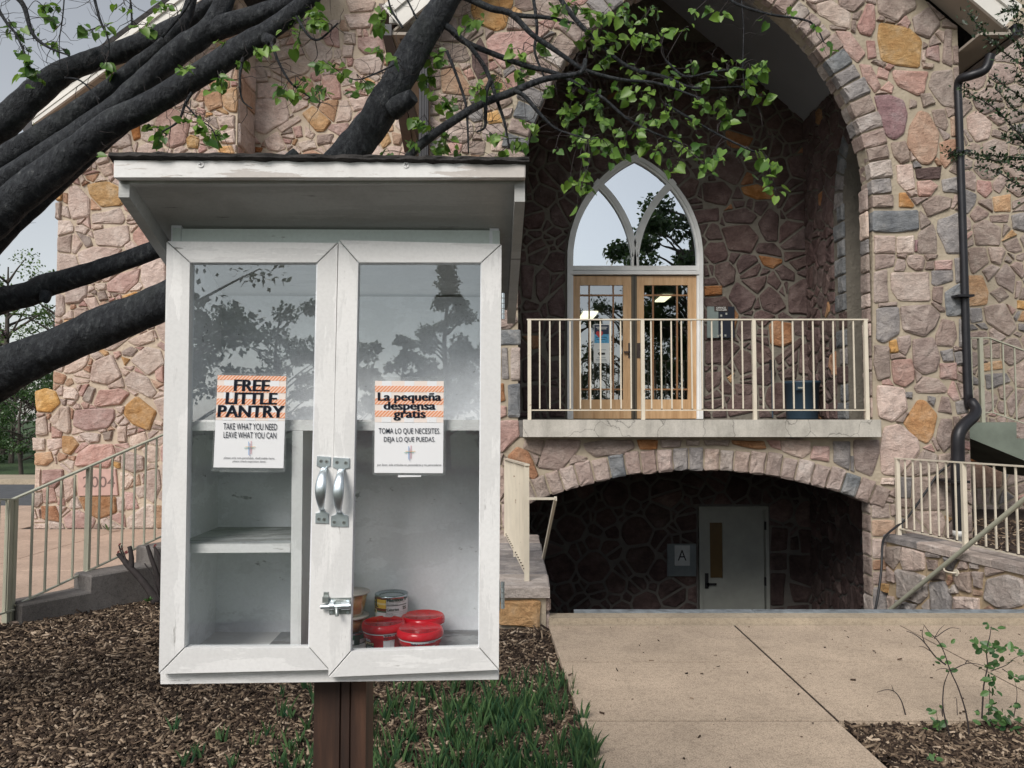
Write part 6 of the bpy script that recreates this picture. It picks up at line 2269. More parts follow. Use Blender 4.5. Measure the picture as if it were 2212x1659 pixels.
# red lidded tubs
def tub(label, u, v, y, r, prints):
    c = Cyl(u, y, r)
    zt_ = at(u, v, y).z
    t = thing('food_tub', label, 'food tub', (c.x, y, FLOORZ), 'red lidded food tubs in the cabinet')
    Hh = zt_ - FLOORZ
    b = r * .93
    prof = [(0, 0), (b * .84, 0), (b * .87, .003), (b * .90, Hh * .42), (b * .965, Hh * .45), (b * .975, Hh - .017)]
    mb = MB(); mb.lathe(prof, (c.x, y, FLOORZ), 48, M['red']); finish('bowl', mb, parent=t)
    mb = MB(); mb.lathe([(b * .985, Hh - .0185), (b * .99, Hh - .0178), (b * .985, Hh - .0165)], (c.x, y, FLOORZ), 48, M['lab_w']); finish('rim', mb, parent=t)
    mb = MB(); mb.lathe([(r * .95, Hh - .0155), (r * .995, Hh - .014), (r, Hh - .0105), (r * .985, Hh - .005), (r * .93, Hh - .0006), (r * .90, Hh), (r * .86, Hh - .0002), (r * .84, Hh - .0018), (0, Hh - .0018)], (c.x, y, FLOORZ), 56, M['red']); lid = finish('lid', mb, parent=t)
    mb = MB()
    for k in range(4):
        a = k * math.pi / 2 + .9
        p = Vector((c.x + r * .42 * math.cos(a), y + r * .42 * math.sin(a), FLOORZ + Hh - .0018))
        mb.tube([p, p + Vector((0, 0, .0006))], .0016, 10, M['lab_m'])
    finish('vent_hole', mb, parent=lid)
    mb = MB()
    tp = lambda z: b * (.90 if z < FLOORZ + Hh * .43 else .972)
    for pr in prints:
        if pr[0] == 'p': c.patch(mb, *E(*pr[1]), M[pr[2]], pr[3], tp)
        else: add_text(mb, pr[1], lambda uu, vv: c.f(uu, vv, .0009, tp), E(*pr[2]), M[pr[3]], pr[4] if len(pr) > 4 else .01)
    if mb.v: finish('label_print', mb, parent=t)
    return t
tub('front red lidded food tub with its nutrition label at the right', 908, 1355.5, 1.500, .0470,
    [('p', (1420, 1235, 1920, 1400), 'lab_w', .0004), ('t', 'Nutrition', (1430, 1245, 1580, 1285), 'navy', .03), ('t', 'Facts', (1425, 1300, 1515, 1335), 'navy', .03),
     ('p', (1595, 1262, 1720, 1274), 'navy', .0006), ('p', (1595, 1290, 1720, 1296), 'navy', .0006), ('p', (1595, 1310, 1720, 1316), 'navy', .0006), ('p', (1745, 1240, 1748, 1400), 'navy', .0006),
     ('p', (1790, 1235, 1900, 1245), 'navy', .0006), ('p', (1790, 1262, 1900, 1266), 'navy', .0006), ('p', (1790, 1290, 1890, 1294), 'navy', .0006)])
tub('red lidded food tub at the left, partly behind the front tub', 829.5, 1341, 1.535, .0452,
    [('p', (910, 1065, 1130, 1400), 'lab_w', .0004), ('t', 'Nutrition', (920, 1075, 1060, 1110), 'navy', .03), ('t', 'Facts', (920, 1130, 1010, 1165), 'navy', .03), ('t', 'Serving size', (920, 1182, 1035, 1205), 'navy', .01),
     ('t', '1 bowl (213g)', (920, 1215, 1045, 1240), 'navy', .01), ('t', 'Calories', (920, 1285, 1000, 1310), 'navy', .02), ('t', '230', (1005, 1300, 1050, 1335), 'navy', .03), ('t', 'per serving', (920, 1330, 1000, 1350), 'navy', .0),
     ('p', (1060, 1065, 1063, 1400), 'navy', .0006), ('p', (1070, 1090, 1120, 1098), 'navy', .0006), ('p', (1070, 1150, 1120, 1155), 'navy', .0006), ('p', (1070, 1200, 1120, 1206), 'navy', .0006), ('p', (1070, 1240, 1115, 1246), 'navy', .0006), ('p', (920, 1262, 1110, 1266), 'navy', .0006),
     ('p', (470, 1040, 560, 1250), 'lab_k', .0004), ('p', (480, 1250, 690, 1400), 'lab_k', .0004), ('p', (490, 1255, 680, 1300), 'lab_c', .0005), ('t', 'ADLE', (505, 1170, 620, 1235), 'lab_w', .02), ('t', 'Meatballs', (510, 1265, 672, 1295), 'navy', .02), ('p', (520, 1330, 660, 1340), 'lab_w', .0006), ('p', (520, 1355, 660, 1365), 'lab_w', .0006)])
tub('red lidded food tub at the back right of the three', 914, 1327.5, 1.582, .0465, [('p', (1930, 850, 2000, 950), 'lab_w', .0004, )])
# stacked fruit cups and a small can at the left
def cup_mat():
    m, nt, b = new_mat('clear_cup_with_orange_fruit')
    col = ramp(nt, noise_node(nt, pos_node(nt), 60, 3), [(.35, (.55, .22, .05)), (.6, (.70, .38, .14))])
    lk(nt, col, b.inputs['Base Color']); b.inputs['Roughness'].default_value = .15; b.inputs['Coat Weight'].default_value = 1
    return m
M['fruit'] = cup_mat()
M['cupclear'] = glass_mat('clear_plastic', (.9, .9, .9), .25, (.9, .9, .9))
sc_y = 1.575
sx = at(756, 1300, sc_y).x
zc_can = at(756, 1361, sc_y).z
def lcan():
    t = thing('food_can', 'short can with a green and white label below the fruit cups', 'can', (sx, sc_y, FLOORZ))
    Hh = zc_can - FLOORZ; r = .0345
    mb = MB(); mb.lathe([(0, 0), (r, 0), (r, Hh - .004), (r * 1.02, Hh - .002), (r * 1.02, Hh), (r * .94, Hh), (r * .92, Hh - .003), (0, Hh - .003)], (sx, sc_y, FLOORZ), 40, M['tin']); finish('tin', mb, parent=t)
    mb = MB(); mb.lathe([(r + .0003, .002), (r + .0003, Hh * .45)], (sx, sc_y, FLOORZ), 40, M['lab_w']); mb.lathe([(r + .0003, Hh * .45), (r + .0003, Hh * .86)], (sx, sc_y, FLOORZ), 40, M['lab_g']); finish('paper_label', mb, parent=t)
    mb = MB(); c = Cyl(756, sc_y, r)
    for (u_, v_) in ((760, 1385), (767, 1385)):
        c.patch(mb, u_ - 2, v_ - 3, u_ + 2, v_ + 3, M['lab_w'], .0006, n=3)
    c.patch(mb, 772, 1375, 782, 1396, M['lab_k'], .0006); c.patch(mb, 757, 1397, 775, 1398.5, M['navy'], .0006); c.patch(mb, 759, 1400, 776, 1401.5, M['navy'], .0006)
    finish('label_print', mb, parent=t)
lcan()
def cup(label, z0, z1, r0, r1):
    t = thing('fruit_cup', label, 'fruit cup', (sx, sc_y, z0), 'clear fruit cups stacked in the cabinet')
    mb = MB(); mb.lathe([(0, .001), (r0 * .97, .001), (r1 * .96, (z1 - z0) * .86), (0, (z1 - z0) * .86)], (sx, sc_y, z0), 36, M['fruit']); finish('fruit', mb, parent=t)
    mb = MB(); mb.lathe([(r0, 0), (r1, z1 - z0 - .003)], (sx, sc_y, z0), 36, M['cupclear']); finish('cup', mb, parent=t)
    mb = MB(); mb.lathe([(r1, z1 - z0 - .004), (r1 * 1.10, z1 - z0 - .002), (r1 * 1.10, z1 - z0), (0, z1 - z0 + .001)], (sx, sc_y, z0), 36, simple('peel_lid', (.55, .50, .46), .35, var=.05)); finish('lid', mb, parent=t)
zm = at(756, 1327, sc_y).z
cup('lower clear cup of orange fruit on the short can', zc_can + .0006, zm - .001, .028, .036)
cup('upper clear cup of orange fruit on top of the stack', zm + .0006, at(756, 1277, sc_y).z, .029, .0375)
# ------------------------------------------------------------------ vegetation
def leaf_mat(name, c0, c1, trans=.35, rough=.42):
    m = bpy.data.materials.new(name); m.use_nodes = True
    nt = m.node_tree; b = nt.nodes['Principled BSDF']; o = nt.nodes['Material Output']
    a = nt.nodes.new('ShaderNodeAttribute'); a.attribute_name = 'rnd'
    oi = nt.nodes.new('ShaderNodeObjectInfo')
    ad = nt.nodes.new('ShaderNodeMath'); ad.operation = 'ADD'; lk(nt, a.outputs['Fac'], ad.inputs[0]); lk(nt, oi.outputs['Random'], ad.inputs[1])
    fr = nt.nodes.new('ShaderNodeMath'); fr.operation = 'FRACT'; lk(nt, ad.outputs[0], fr.inputs[0])
    col = ramp(nt, fr.outputs[0], [(0, c0), (1, c1)])
    lk(nt, col, b.inputs['Base Color']); b.inputs['Roughness'].default_value = rough
    t = nt.nodes.new('ShaderNodeBsdfTranslucent'); lk(nt, mixc(nt, .5, col, (.9, 1.0, .3), 'MULTIPLY'), t.inputs[0])
    mx = nt.nodes.new('ShaderNodeMixShader'); mx.inputs[0].default_value = trans
    lk(nt, b.outputs[0], mx.inputs[1]); lk(nt, t.outputs[0], mx.inputs[2]); lk(nt, mx.outputs[0], o.inputs[0])
    return m
M['leaf'] = leaf_mat('young_heart_leaf', (.055, .14, .028), (.20, .34, .055), .35)
M['leaf_dk'] = leaf_mat('small_dark_leaf', (.012, .028, .012), (.035, .07, .025), .15)
M['leaf_sh'] = leaf_mat('shrub_leaf', (.03, .085, .03), (.10, .20, .06), .3)
M['leaf_far'] = leaf_mat('distant_foliage', (.02, .05, .015), (.07, .14, .04), .25)
M['leaf_far2'] = leaf_mat('bright_distant_foliage', (.05, .10, .02), (.13, .21, .06), .25)
M['leaf_pur'] = leaf_mat('purple_foliage', (.03, .014, .02), (.085, .045, .06), .2)
M['leaf_back'] = leaf_mat('tree_foliage', (.03, .055, .025), (.08, .13, .055), .25)
M['blade'] = leaf_mat('daylily_blade', (.024, .075, .04), (.115, .205, .08), .35)
def bark_mat():
    m, nt, b = new_mat('dark_smooth_bark')
    vec = pos_node(nt)
    mp = nt.nodes.new('ShaderNodeMapping'); mp.inputs['Rotation'].default_value = (0, math.radians(-35), 0); mp.inputs['Scale'].default_value = (1.7, 1.2, .9)
    lk(nt, vec, mp.inputs['Vector'])
    n1 = noise_node(nt, mp.outputs['Vector'], 34, 6, .7)
    col = ramp(nt, n1, [(.3, (.008, .009, .012)), (.5, (.022, .025, .030)), (.63, (.05, .055, .06)), (.74, (.17, .175, .175))])
    lich = noise_node(nt, vec, 6, 5, .6)
    col = mixc(nt, ramp(nt, lich, [(.55, 0.0), (.75, .35)]), col, (.07, .08, .075))
    lk(nt, col, b.inputs['Base Color']); b.inputs['Roughness'].default_value = .7; b.inputs['Specular IOR Level'].default_value = .3
    lk(nt, bump(nt, n1, 1.0, .016, bump(nt, noise_node(nt, vec, 11, 5, .65), .7, .03)), b.inputs['Normal'])
    return m
M['bark'] = bark_mat()
M['twig'] = simple('dark_twig', (.028, .022, .022), .8, var=.3, vscale=30)
M['bark_far'] = simple('grey_trunk', (.07, .06, .05), .9, var=.3)

def leaves_mesh(name, P, Dv, Nv, L, mat, shape='heart', parent=None, kind='stuff', rs=None):
    """numpy: many leaves in one mesh. P base points, Dv direction, Nv normal, L lengths"""
    k = len(P)
    if shape == 'heart':
        T = np.array([(0, 0, 0), (-.10, .28, .10), (.22, .46, .16), (.60, .34, .12), (1.0, 0, -.06), (.60, -.34, .12), (.22, -.46, .16), (-.10, -.28, .10), (.35, 0, -.02), (.68, 0, -.03)])
        F = [(0, 8, 2, 1), (8, 9, 3, 2), (9, 4, 3), (0, 7, 6, 8), (8, 6, 5, 9), (9, 5, 4)]
    elif shape == 'oval':
        T = np.array([(0, 0, 0), (.3, .22, .05), (.7, .2, .04), (1, 0, 0), (.7, -.2, .04), (.3, -.22, .05)])
        F = [(0, 3, 2, 1), (0, 5, 4, 3)]
    else:
        T = np.array([(0, 0, 0), (.5, .32, .06), (1, 0, 0), (.5, -.32, .06)])
        F = [(0, 3, 2, 1)]
    D = Dv / np.linalg.norm(Dv, axis=1)[:, None]
    S = np.cross(Nv, D); S /= (np.linalg.norm(S, axis=1)[:, None] + 1e-9)
    N = np.cross(D, S)
    V = P[:, None, :] + L[:, None, None] * (T[None, :, 0, None] * D[:, None] + T[None, :, 1, None] * S[:, None] + T[None, :, 2, None] * N[:, None])
    nv = len(T)
    me = bpy.data.meshes.new(name)
    me.vertices.add(k * nv)
    c = Vector(V.reshape(-1, 3).mean(0)) if parent is None else WPOS[parent]
    me.vertices.foreach_set('co', (V.reshape(-1, 3) - np.array(c)).reshape(-1))
    loops, starts, tots = [], [], []
    for f in F:
        starts.append(len(loops)); tots.append(len(f)); loops += list(f)
    nl = len(loops)
    LI = (np.array(loops)[None] + (np.arange(k) * nv)[:, None]).reshape(-1)
    me.loops.add(len(LI)); me.loops.foreach_set('vertex_index', LI)
    me.polygons.add(k * len(F))
    me.polygons.foreach_set('loop_start', (np.array(starts)[None] + (np.arange(k) * nl)[:, None]).reshape(-1))
    me.polygons.foreach_set('loop_total', np.tile(tots, k))
    at_ = me.attributes.new('rnd', 'FLOAT', 'POINT')
    r = (rs or np.random.RandomState(5)).uniform(0, 1, k)
    at_.data.foreach_set('value', np.repeat(r, nv))
    me.update(); me.validate()
    me.materials.append(mat)
    o = bpy.data.objects.new(name, me); COL.objects.link(o)
    place(o, c, parent)
    if kind: o['kind'] = kind
    return o

# the big tree in front of the wing
TY = 2.75
tree = thing('tree', 'dark barked leaning tree with fresh heart shaped leaves behind the pantry', 'tree', (-4.2, 3.0, -.05))
def P3(u, v, y): return at(u, v, y)
def limb(pts, name='limb', seg=20, jit=.14, n=12):
    """pts: (u, v, radius px, depth)"""
    Q = smooth_path([(*P3(u, v, y), r * y / FPX) for u, v, r, y in pts], n)
    mb = MB(); mb.tube([q[:3] for q in Q], [q[3] for q in Q], seg, M['bark'], jit=jit)
    finish(name, mb, parent=tree)
    return Q
SK = []      # skeleton samples in px + depth
def sk(pts):
    Q = smooth_path(pts, 6)
    for q in Q: SK.append((q[0], q[1], q[3]))
limbs = [
    [(-330, 620, 40, 3.1), (-160, 400, 36, 3.0), (0, 272, 32, 2.9), (60, 215, 29, 2.9), (133, 160, 25, 2.9), (200, 132, 23, 2.9), (267, 110, 22, 2.9), (367, 66, 20, 2.9), (455, 10, 16, 2.9), (520, -60, 12, 2.9)],
    [(-330, 700, 44, 3.1), (-150, 480, 38, 2.85), (0, 356, 31, 2.8), (100, 290, 27, 2.8), (165, 242, 23, 2.8), (225, 200, 20, 2.8), (290, 148, 18, 2.8), (350, 100, 15, 2.8), (393, 57, 13, 2.8), (425, -40, 10, 2.8)],
    [(-330, 760, 48, 3.0), (-150, 540, 42, 2.75), (0, 408, 34, 2.7), (133, 318, 28, 2.7), (233, 246, 25, 2.7), (310, 180, 25, 2.7), (380, 117, 26, 2.7), (440, 74, 25, 2.7), (472, 32, 21, 2.7), (505, -50, 18, 2.7)],
    [(420, 88, 20, 2.72), (480, 58, 25, 2.7), (560, 32, 20, 2.7), (620, 4, 17, 2.7), (690, -50, 14, 2.7)],
    [(-330, 840, 52, 2.9), (-150, 610, 46, 2.6), (0, 462, 36, 2.55), (133, 352, 33, 2.55), (233, 276, 30, 2.55), (333, 222, 26, 2.55), (433, 160, 26, 2.55), (533, 96, 25, 2.55), (580, 68, 21, 2.55), (645, 18, 19, 2.55), (730, -60, 15, 2.55)],
    [(-330, 860, 46, 3.0), (-120, 620, 38, 2.75), (20, 480, 30, 2.7), (120, 390, 26, 2.7), (210, 312, 20, 2.7), (300, 250, 12, 2.7)],
    [(-400, 760, 40, 3.2), (-150, 690, 33, 2.9), (0, 650, 29, 2.8), (70, 632, 26, 2.8), (100, 617, 25, 2.8), (200, 588, 21, 2.8), (340, 537, 20, 2.8), (450, 480, 19, 2.9), (560, 400, 16, 3.0), (640, 330, 12, 3.05)],
    [(-520, 1120, 80, 3.4), (-250, 960, 66, 2.9), (0, 810, 49, 2.6), (100, 760, 45, 2.6), (233, 703, 41, 2.6), (357, 653, 41, 2.6), (480, 590, 42, 2.7), (610, 480, 41, 2.85), (700, 390, 39, 2.95), (764, 320, 37, 3.0), (815, 250, 36, 3.0), (849, 195, 35, 3.0), (882, 133, 33, 3.0), (922, 67, 30, 3.0), (965, -5, 28, 3.0), (1010, -90, 26, 3.0)],
]
for L in limbs:
    limb(L)
limb([(-460, 1500, 110, 3.5), (-500, 1280, 95, 3.5), (-470, 1080, 85, 3.3), (-380, 930, 72, 3.1), (-300, 800, 60, 3.0)], name='trunk', seg=20)
limb([(846, 240, 22, 2.97), (868, 225, 21, 2.95), (884, 214, 18, 2.94), (893, 207, 15, 2.93)], name='cut_stub', jit=.1)
limb([(575, 85, 14, 2.53), (586, 88, 12, 2.52), (590, 92, 9, 2.52)], name='cut_stub', jit=.1)
limb([(100, 632, 12, 2.78), (97, 645, 11, 2.77), (93, 652, 8, 2.77)], name='cut_stub', jit=.1)
brs = [
    [(655, 432, 14, 2.9), (740, 452, 12, 2.9), (815, 428, 10.5, 2.93), (860, 380, 9.5, 2.95), (885, 335, 9.5, 2.95), (930, 296, 9.5, 2.95), (970, 267, 9.5, 2.95), (1037, 226, 9, 2.95), (1104, 200, 8.5, 2.95), (1150, 180, 7, 2.95), (1190, 168, 6.5, 2.95), (1254, 157, 5, 2.95), (1265, 128, 5, 2.95)],
    [(935, 45, 10, 3.0), (970, 60, 8, 3.0), (1000, 88, 7, 3.0), (1057, 113, 6.5, 3.0), (1130, 140, 6, 3.0), (1204, 160, 5, 3.0), (1260, 190, 4, 3.0), (1304, 213, 3.5, 3.0), (1370, 267, 3, 3.0), (1471, 310, 2.2, 3.0)],
    [(975, -20, 9, 3.0), (1020, 0, 8, 3.0), (1060, 18, 7.5, 3.0), (1104, 30, 7, 3.0), (1150, 75, 6, 3.0), (1187, 100, 6, 3.0), (1230, 130, 5, 3.0), (1264, 152, 4.5, 3.0), (1340, 172, 4, 3.0), (1420, 180, 3, 3.0), (1520, 215, 2, 3.0)],
    [(1060, 18, 6, 3.05), (1120, 33, 5.5, 3.05), (1180, 38, 4.5, 3.05), (1240, 50, 3, 3.05)],
    [(1200, -20, 6, 3.1), (1231, 27, 5.5, 3.1), (1277, 77, 5, 3.1), (1354, 143, 4.5, 3.1), (1437, 167, 4, 3.1), (1500, 190, 3, 3.1), (1605, 187, 2, 3.1)],
    [(1437, 130, 2.5, 3.1), (1480, 165, 2.5, 3.1), (1540, 155, 2.2, 3.1), (1605, 147, 2, 3.1)],
    [(1437, 225, 3, 3.1), (1475, 247, 2.8, 3.1), (1550, 290, 2.4, 3.1), (1611, 320, 2.2, 3.1), (1650, 338, 1.8, 3.1), (1668, 370, 1.5, 3.1)],
    [(1560, -20, 3.5, 3.1), (1590, 8, 3.2, 3.1), (1658, 30, 2.8, 3.1), (1738, 43, 2.2, 3.1), (1765, 62, 1.8, 3.1), (1780, 92, 1.4, 3.1)],
    [(1600, -20, 1.2, 3.1), (1606, 60, 1.2, 3.1), (1605, 150, 1.2, 3.1), (1612, 200, 1, 3.1), (1640, 235, .9, 3.1)],
    [(970, 60, 5, 2.98), (1010, 95, 5, 2.98), (1050, 150, 5, 2.98), (1073, 215, 4, 2.98), (1090, 265, 3, 2.98), (1100, 320, 2, 2.98)],
    [(1110, 195, 5, 2.93), (1135, 210, 5, 2.93), (1170, 250, 4, 2.93), (1205, 280, 2.5, 2.93), (1270, 300, 1.5, 2.93)],
    [(1060, 175, 6, 2.9), (1050, 200, 5, 2.9), (1049, 250, 4, 2.9), (1047, 275, 3, 2.9), (1030, 285, 2, 2.9)],
    [(965, 110, 3.5, 2.95), (985, 160, 3.2, 2.95), (1005, 220, 3, 2.95), (1010, 270, 2.5, 2.95), (1012, 330, 1.5, 2.95)],
    [(1150, -20, 4, 3.1), (1160, 60, 3.5, 3.1), (1155, 110, 3, 3.1), (1175, 165, 2, 3.1)],
    [(586, 90, 4, 2.5), (600, 130, 3, 2.5), (625, 175, 2.4, 2.5), (655, 200, 2, 2.5), (690, 222, 1.4, 2.5)],
    [(640, 35, 3.5, 2.5), (665, 75, 3, 2.5), (690, 85, 2.4, 2.5), (730, 50, 1.8, 2.5)],
    [(525, 125, 3.5, 2.5), (518, 170, 2.8, 2.5), (523, 215, 2, 2.5), (545, 235, 1.2, 2.5)],
    [(415, 200, 3.5, 2.5), (400, 225, 3, 2.5), (385, 262, 2.4, 2.5), (350, 285, 1.6, 2.5)],
    [(400, 225, 2.4, 2.5), (430, 258, 2, 2.5), (455, 275, 1.5, 2.5), (468, 300, 1.2, 2.5)],
    [(20, -20, 7, 2.7), (50, 10, 5.5, 2.7), (65, 60, 4.5, 2.7), (80, 85, 3.5, 2.7), (110, 105, 2.6, 2.7), (150, 120, 1.6, 2.7)],
    [(-10, 10, 4, 2.7), (15, 50, 3.4, 2.7), (35, 75, 2.6, 2.7), (60, 130, 1.8, 2.7)],
    [(200, -20, 3.5, 2.75), (215, 40, 3, 2.75), (235, 90, 2, 2.75), (232, 140, 1.2, 2.75)],
    [(285, 60, 2.4, 2.75), (283, 10, 2.2, 2.75), (275, -20, 2, 2.75)],
    [(140, -20, 1.6, 2.8), (135, 40, 1.5, 2.8), (128, 90, 1.2, 2.8), (130, 150, 1, 2.8)],
    [(350, 80, 3, 2.75), (400, 20, 2.6, 2.75), (420, -20, 2.2, 2.75)],
    [(140, 168, 2.4, 2.7), (175, 175, 2, 2.7), (215, 215, 1.4, 2.7)],
    [(870, 60, 3, 2.9), (845, 20, 2.6, 2.9), (835, -20, 2.2, 2.9)], [(900, 40, 2.5, 2.9), (880, 0, 2.2, 2.9), (870, -20, 2, 2.9)],
    [(860, 135, 2, 2.9), (820, 155, 1.8, 2.9), (775, 172, 1.4, 2.9), (745, 165, 1, 2.9)],
]
for b in brs:
    sk([q for q in b if q[1] < 345] if len([q for q in b if q[1] < 345]) > 2 else b)
    if max(p[2] for p in b) > 4:
        limb(b, name='branch', seg=8, jit=.1, n=5)
    else:
        limb(b, name='branch', seg=6, jit=.05, n=5)
for L in limbs[:6]: SK += [(q[0], q[1], q[3]) for q in smooth_path(L, 3)]
clusters = """30,60,9 95,15,9 60,110,6 70,150,6 200,65,5 225,60,4 115,30,4 135,105,5 65,150,6 315,50,6 345,10,7 270,10,4 230,140,5 420,45,6 395,150,4
80,280,4 205,330,1 470,175,8 480,95,5 405,145,4 345,283,10 410,240,6 430,267,5 463,293,10 480,173,6 610,200,7 670,210,4 693,190,7 650,173,6 670,140,5 717,143,8 580,107,9 520,130,6 647,73,6 650,43,9 683,30,11 700,50,8 670,5,6
820,47,8 843,13,6 817,103,6 780,177,8 743,163,6 853,123,4 944,117,13 924,167,13 917,247,8 890,307,8 830,327,3 970,223,12 1020,47,8 1130,107,6 1074,167,12 1030,187,10 944,277,8 967,303,13 1064,290,6 1084,327,6 1124,300,5 1134,263,5 1160,283,6 1124,150,6 1154,97,8 1200,20,14
1257,20,17 1304,27,19 1354,27,18 1404,20,15 1437,67,13 1270,83,12 1324,87,14 1380,73,13 1387,97,7 1310,123,13 1370,143,10 1184,193,8 1230,233,15 1237,200,11 1287,207,13 1337,197,11 1287,230,8 1380,187,10 1404,207,7 1437,173,8 1437,243,15 1404,247,6 1304,260,10 1337,280,13 1377,283,11 1387,307,6 1257,287,15 1277,307,10 1304,307,8 1320,327,6 1347,320,6 1200,320,3 1254,343,4 1267,370,7 1230,390,8 1254,407,7 1270,420,4 1247,443,2 1420,317,13 1464,307,9 1444,347,5 1460,360,5
1551,30,9 1708,10,5 1658,23,3 1748,50,5 1785,95,5 1491,130,6 1528,177,7 1568,150,9 1621,150,20 1641,140,9 1618,177,10 1645,203,8 1508,217,13 1555,217,8 1578,243,6 1568,260,5 1498,263,9 1618,323,4 1641,333,7 1661,353,13 1661,383,9 1675,407,6 1495,327,11 1535,337,9 1521,353,6 1551,343,5 1465,190,5 1480,60,5 1500,25,6"""
small_spread = {(1785, 95): 10, (1267, 370): 13, (1230, 390): 11, (1254, 407): 11, (1641, 333): 14, (1661, 353): 15, (1661, 383): 14, (1675, 407): 9, (1645, 203): 11, (1247, 443): 8, (1254, 343): 9}
rt = random.Random(77)
LP, LD, LN, LL = [], [], [], []
tw = MB()
for tok in clusters.split():
    u, v, n = map(int, tok.split(','))
    best = min(SK, key=lambda s: (s[0] - u) ** 2 + (s[1] - v) ** 2)
    y = best[2] + rt.uniform(-.12, .12)
    spread = small_spread.get((u, v), 17 + n * .75)
    A, B = P3(best[0], best[1], best[2]), P3(u, v, y)
    mid = A.lerp(B, .5) + Vector((rt.uniform(-.02, .02), rt.uniform(-.03, .03), rt.uniform(-.01, .035)))
    tw.tube(smooth_path([A, mid, B], 4), .0016, 4, M['twig'], caps=False)
    nodes = [B]
    m = max(1, n // 3)
    for _ in range(m):
        Q = P3(u + rt.gauss(0, spread * .55), v + rt.gauss(0, spread * .45) + 3, y + rt.uniform(-.08, .08))
        md = B.lerp(Q, .5) + Vector((0, 0, rt.uniform(-.004, .012)))
        tw.tube([B, md, Q], .0010, 4, M['twig'], caps=False)
        nodes.append(Q)
    for _ in range(int(n * (1.6 if u < 1150 else .95))):
        nd = rt.choice(nodes)
        k = 7 * y / FPX
        base = nd + Vector((rt.gauss(0, 1), rt.gauss(0, 1), rt.gauss(0, .8) - .5)) * k
        tw.tube([nd, base], .0006, 3, M['twig'], caps=False)
        LP.append(tuple(base))
        LD.append((rt.gauss(0, .55), rt.gauss(-.1, .45), rt.uniform(-1.1, .15)))
        LN.append((rt.gauss(0, .5), -rt.uniform(.2, 1.0), rt.uniform(-.1, 1.0)))
        LL.append(rt.triangular(8, 30, 17) * y / FPX)
# bare fine twigs
for _ in range(420):
    s = rt.choice(SK)
    ang = rt.uniform(0, 6.28); u, v, y = s
    pts = [P3(u, v, y)]
    for k in range(5):
        ang += rt.gauss(0, .55)
        u += math.cos(ang) * rt.uniform(8, 20); v += math.sin(ang) * rt.uniform(7, 18) + 2
        y += rt.uniform(-.03, .03)
        pts.append(P3(u, v, y))
    tw.tube(pts, [.0014, .0012, .001, .0008, .0007, .0005], 4, M['twig'], caps=False)
o = finish('twigs', tw, parent=tree); o['kind'] = 'stuff'
LP, LD, LN, LL = map(np.array, (LP, LD, LN, LL))
order = np.argsort(-LL)
big, rest = order[:280], order[280:]
leaves_mesh('small_leaves', LP[rest], LD[rest], LN[rest], LL[rest], M['leaf'], 'heart', tree)
# the largest leaves as parts of their own sharing one mesh
lm = leaves_mesh('leaf', np.zeros((1, 3)), np.array([[1., 0, 0]]), np.array([[0., 0, 1]]), np.array([1.0]), M['leaf'], 'heart', None, None)
lmesh = lm.data; off = np.array(lm.location); bpy.data.objects.remove(lm)
lmesh.transform(Matrix.Translation(Vector(off)))
for i in big:
    d = Vector(LD[i]).normalized(); s_ = Vector(LN[i]).cross(d).normalized(); n_ = d.cross(s_)
    ob = bpy.data.objects.new('leaf', lmesh); COL.objects.link(ob); ob.parent = tree
    R3 = Matrix((d, s_, n_)).transposed()
    ob.matrix_local = Matrix.Translation(Vector(LP[i]) - WPOS[tree]) @ (R3.to_4x4()) @ Matrix.Scale(LL[i], 4)

# small leaved shrub reaching in from the right
def spray_shrub(label, stems, base, lmat, lsz, dens, y, seed, name='shrub', shape='oval', cat='shrub', sr=.004):
    t = thing(name, label, cat, base)
    rs_ = random.Random(seed)
    P, D_, N_, L_ = [], [], [], []
    mb = MB()
    for st_ in stems:
        Q = [P3(*q) for q in smooth_path([(u, v, y + dy) for u, v, dy in st_], 6)]
        mb.tube(Q, [sr * (1 - .75 * i / len(Q)) for i in range(len(Q))], 5, M['twig'], caps=False)
        for i in range(len(Q) - 1):
            d = (Q[i + 1] - Q[i])
            for _ in range(max(1, int(d.length * dens))):
                p = Q[i].lerp(Q[i + 1], rs_.random())
                if rs_.random() < .5:
                    p2 = p + Vector((rs_.gauss(0, 1), rs_.gauss(0, .6), rs_.gauss(0, 1))) * .022
                else: p2 = p
                P.append(tuple(p2)); D_.append(tuple(d.normalized() * .7 + Vector((rs_.gauss(0, .7), rs_.gauss(0, .7), rs_.gauss(0, .7))))); N_.append((rs_.gauss(0, .5), rs_.uniform(-1, .1), rs_.uniform(0, 1)))
                L_.append(lsz * rs_.uniform(.6, 1.3))
    finish('stem', mb, parent=t) if False else finish('stems', mb, parent=t).__setitem__('kind', 'stuff')
    leaves_mesh('small_leaves', *map(np.array, (P, D_, N_, L_)), lmat, shape, t)
    return t
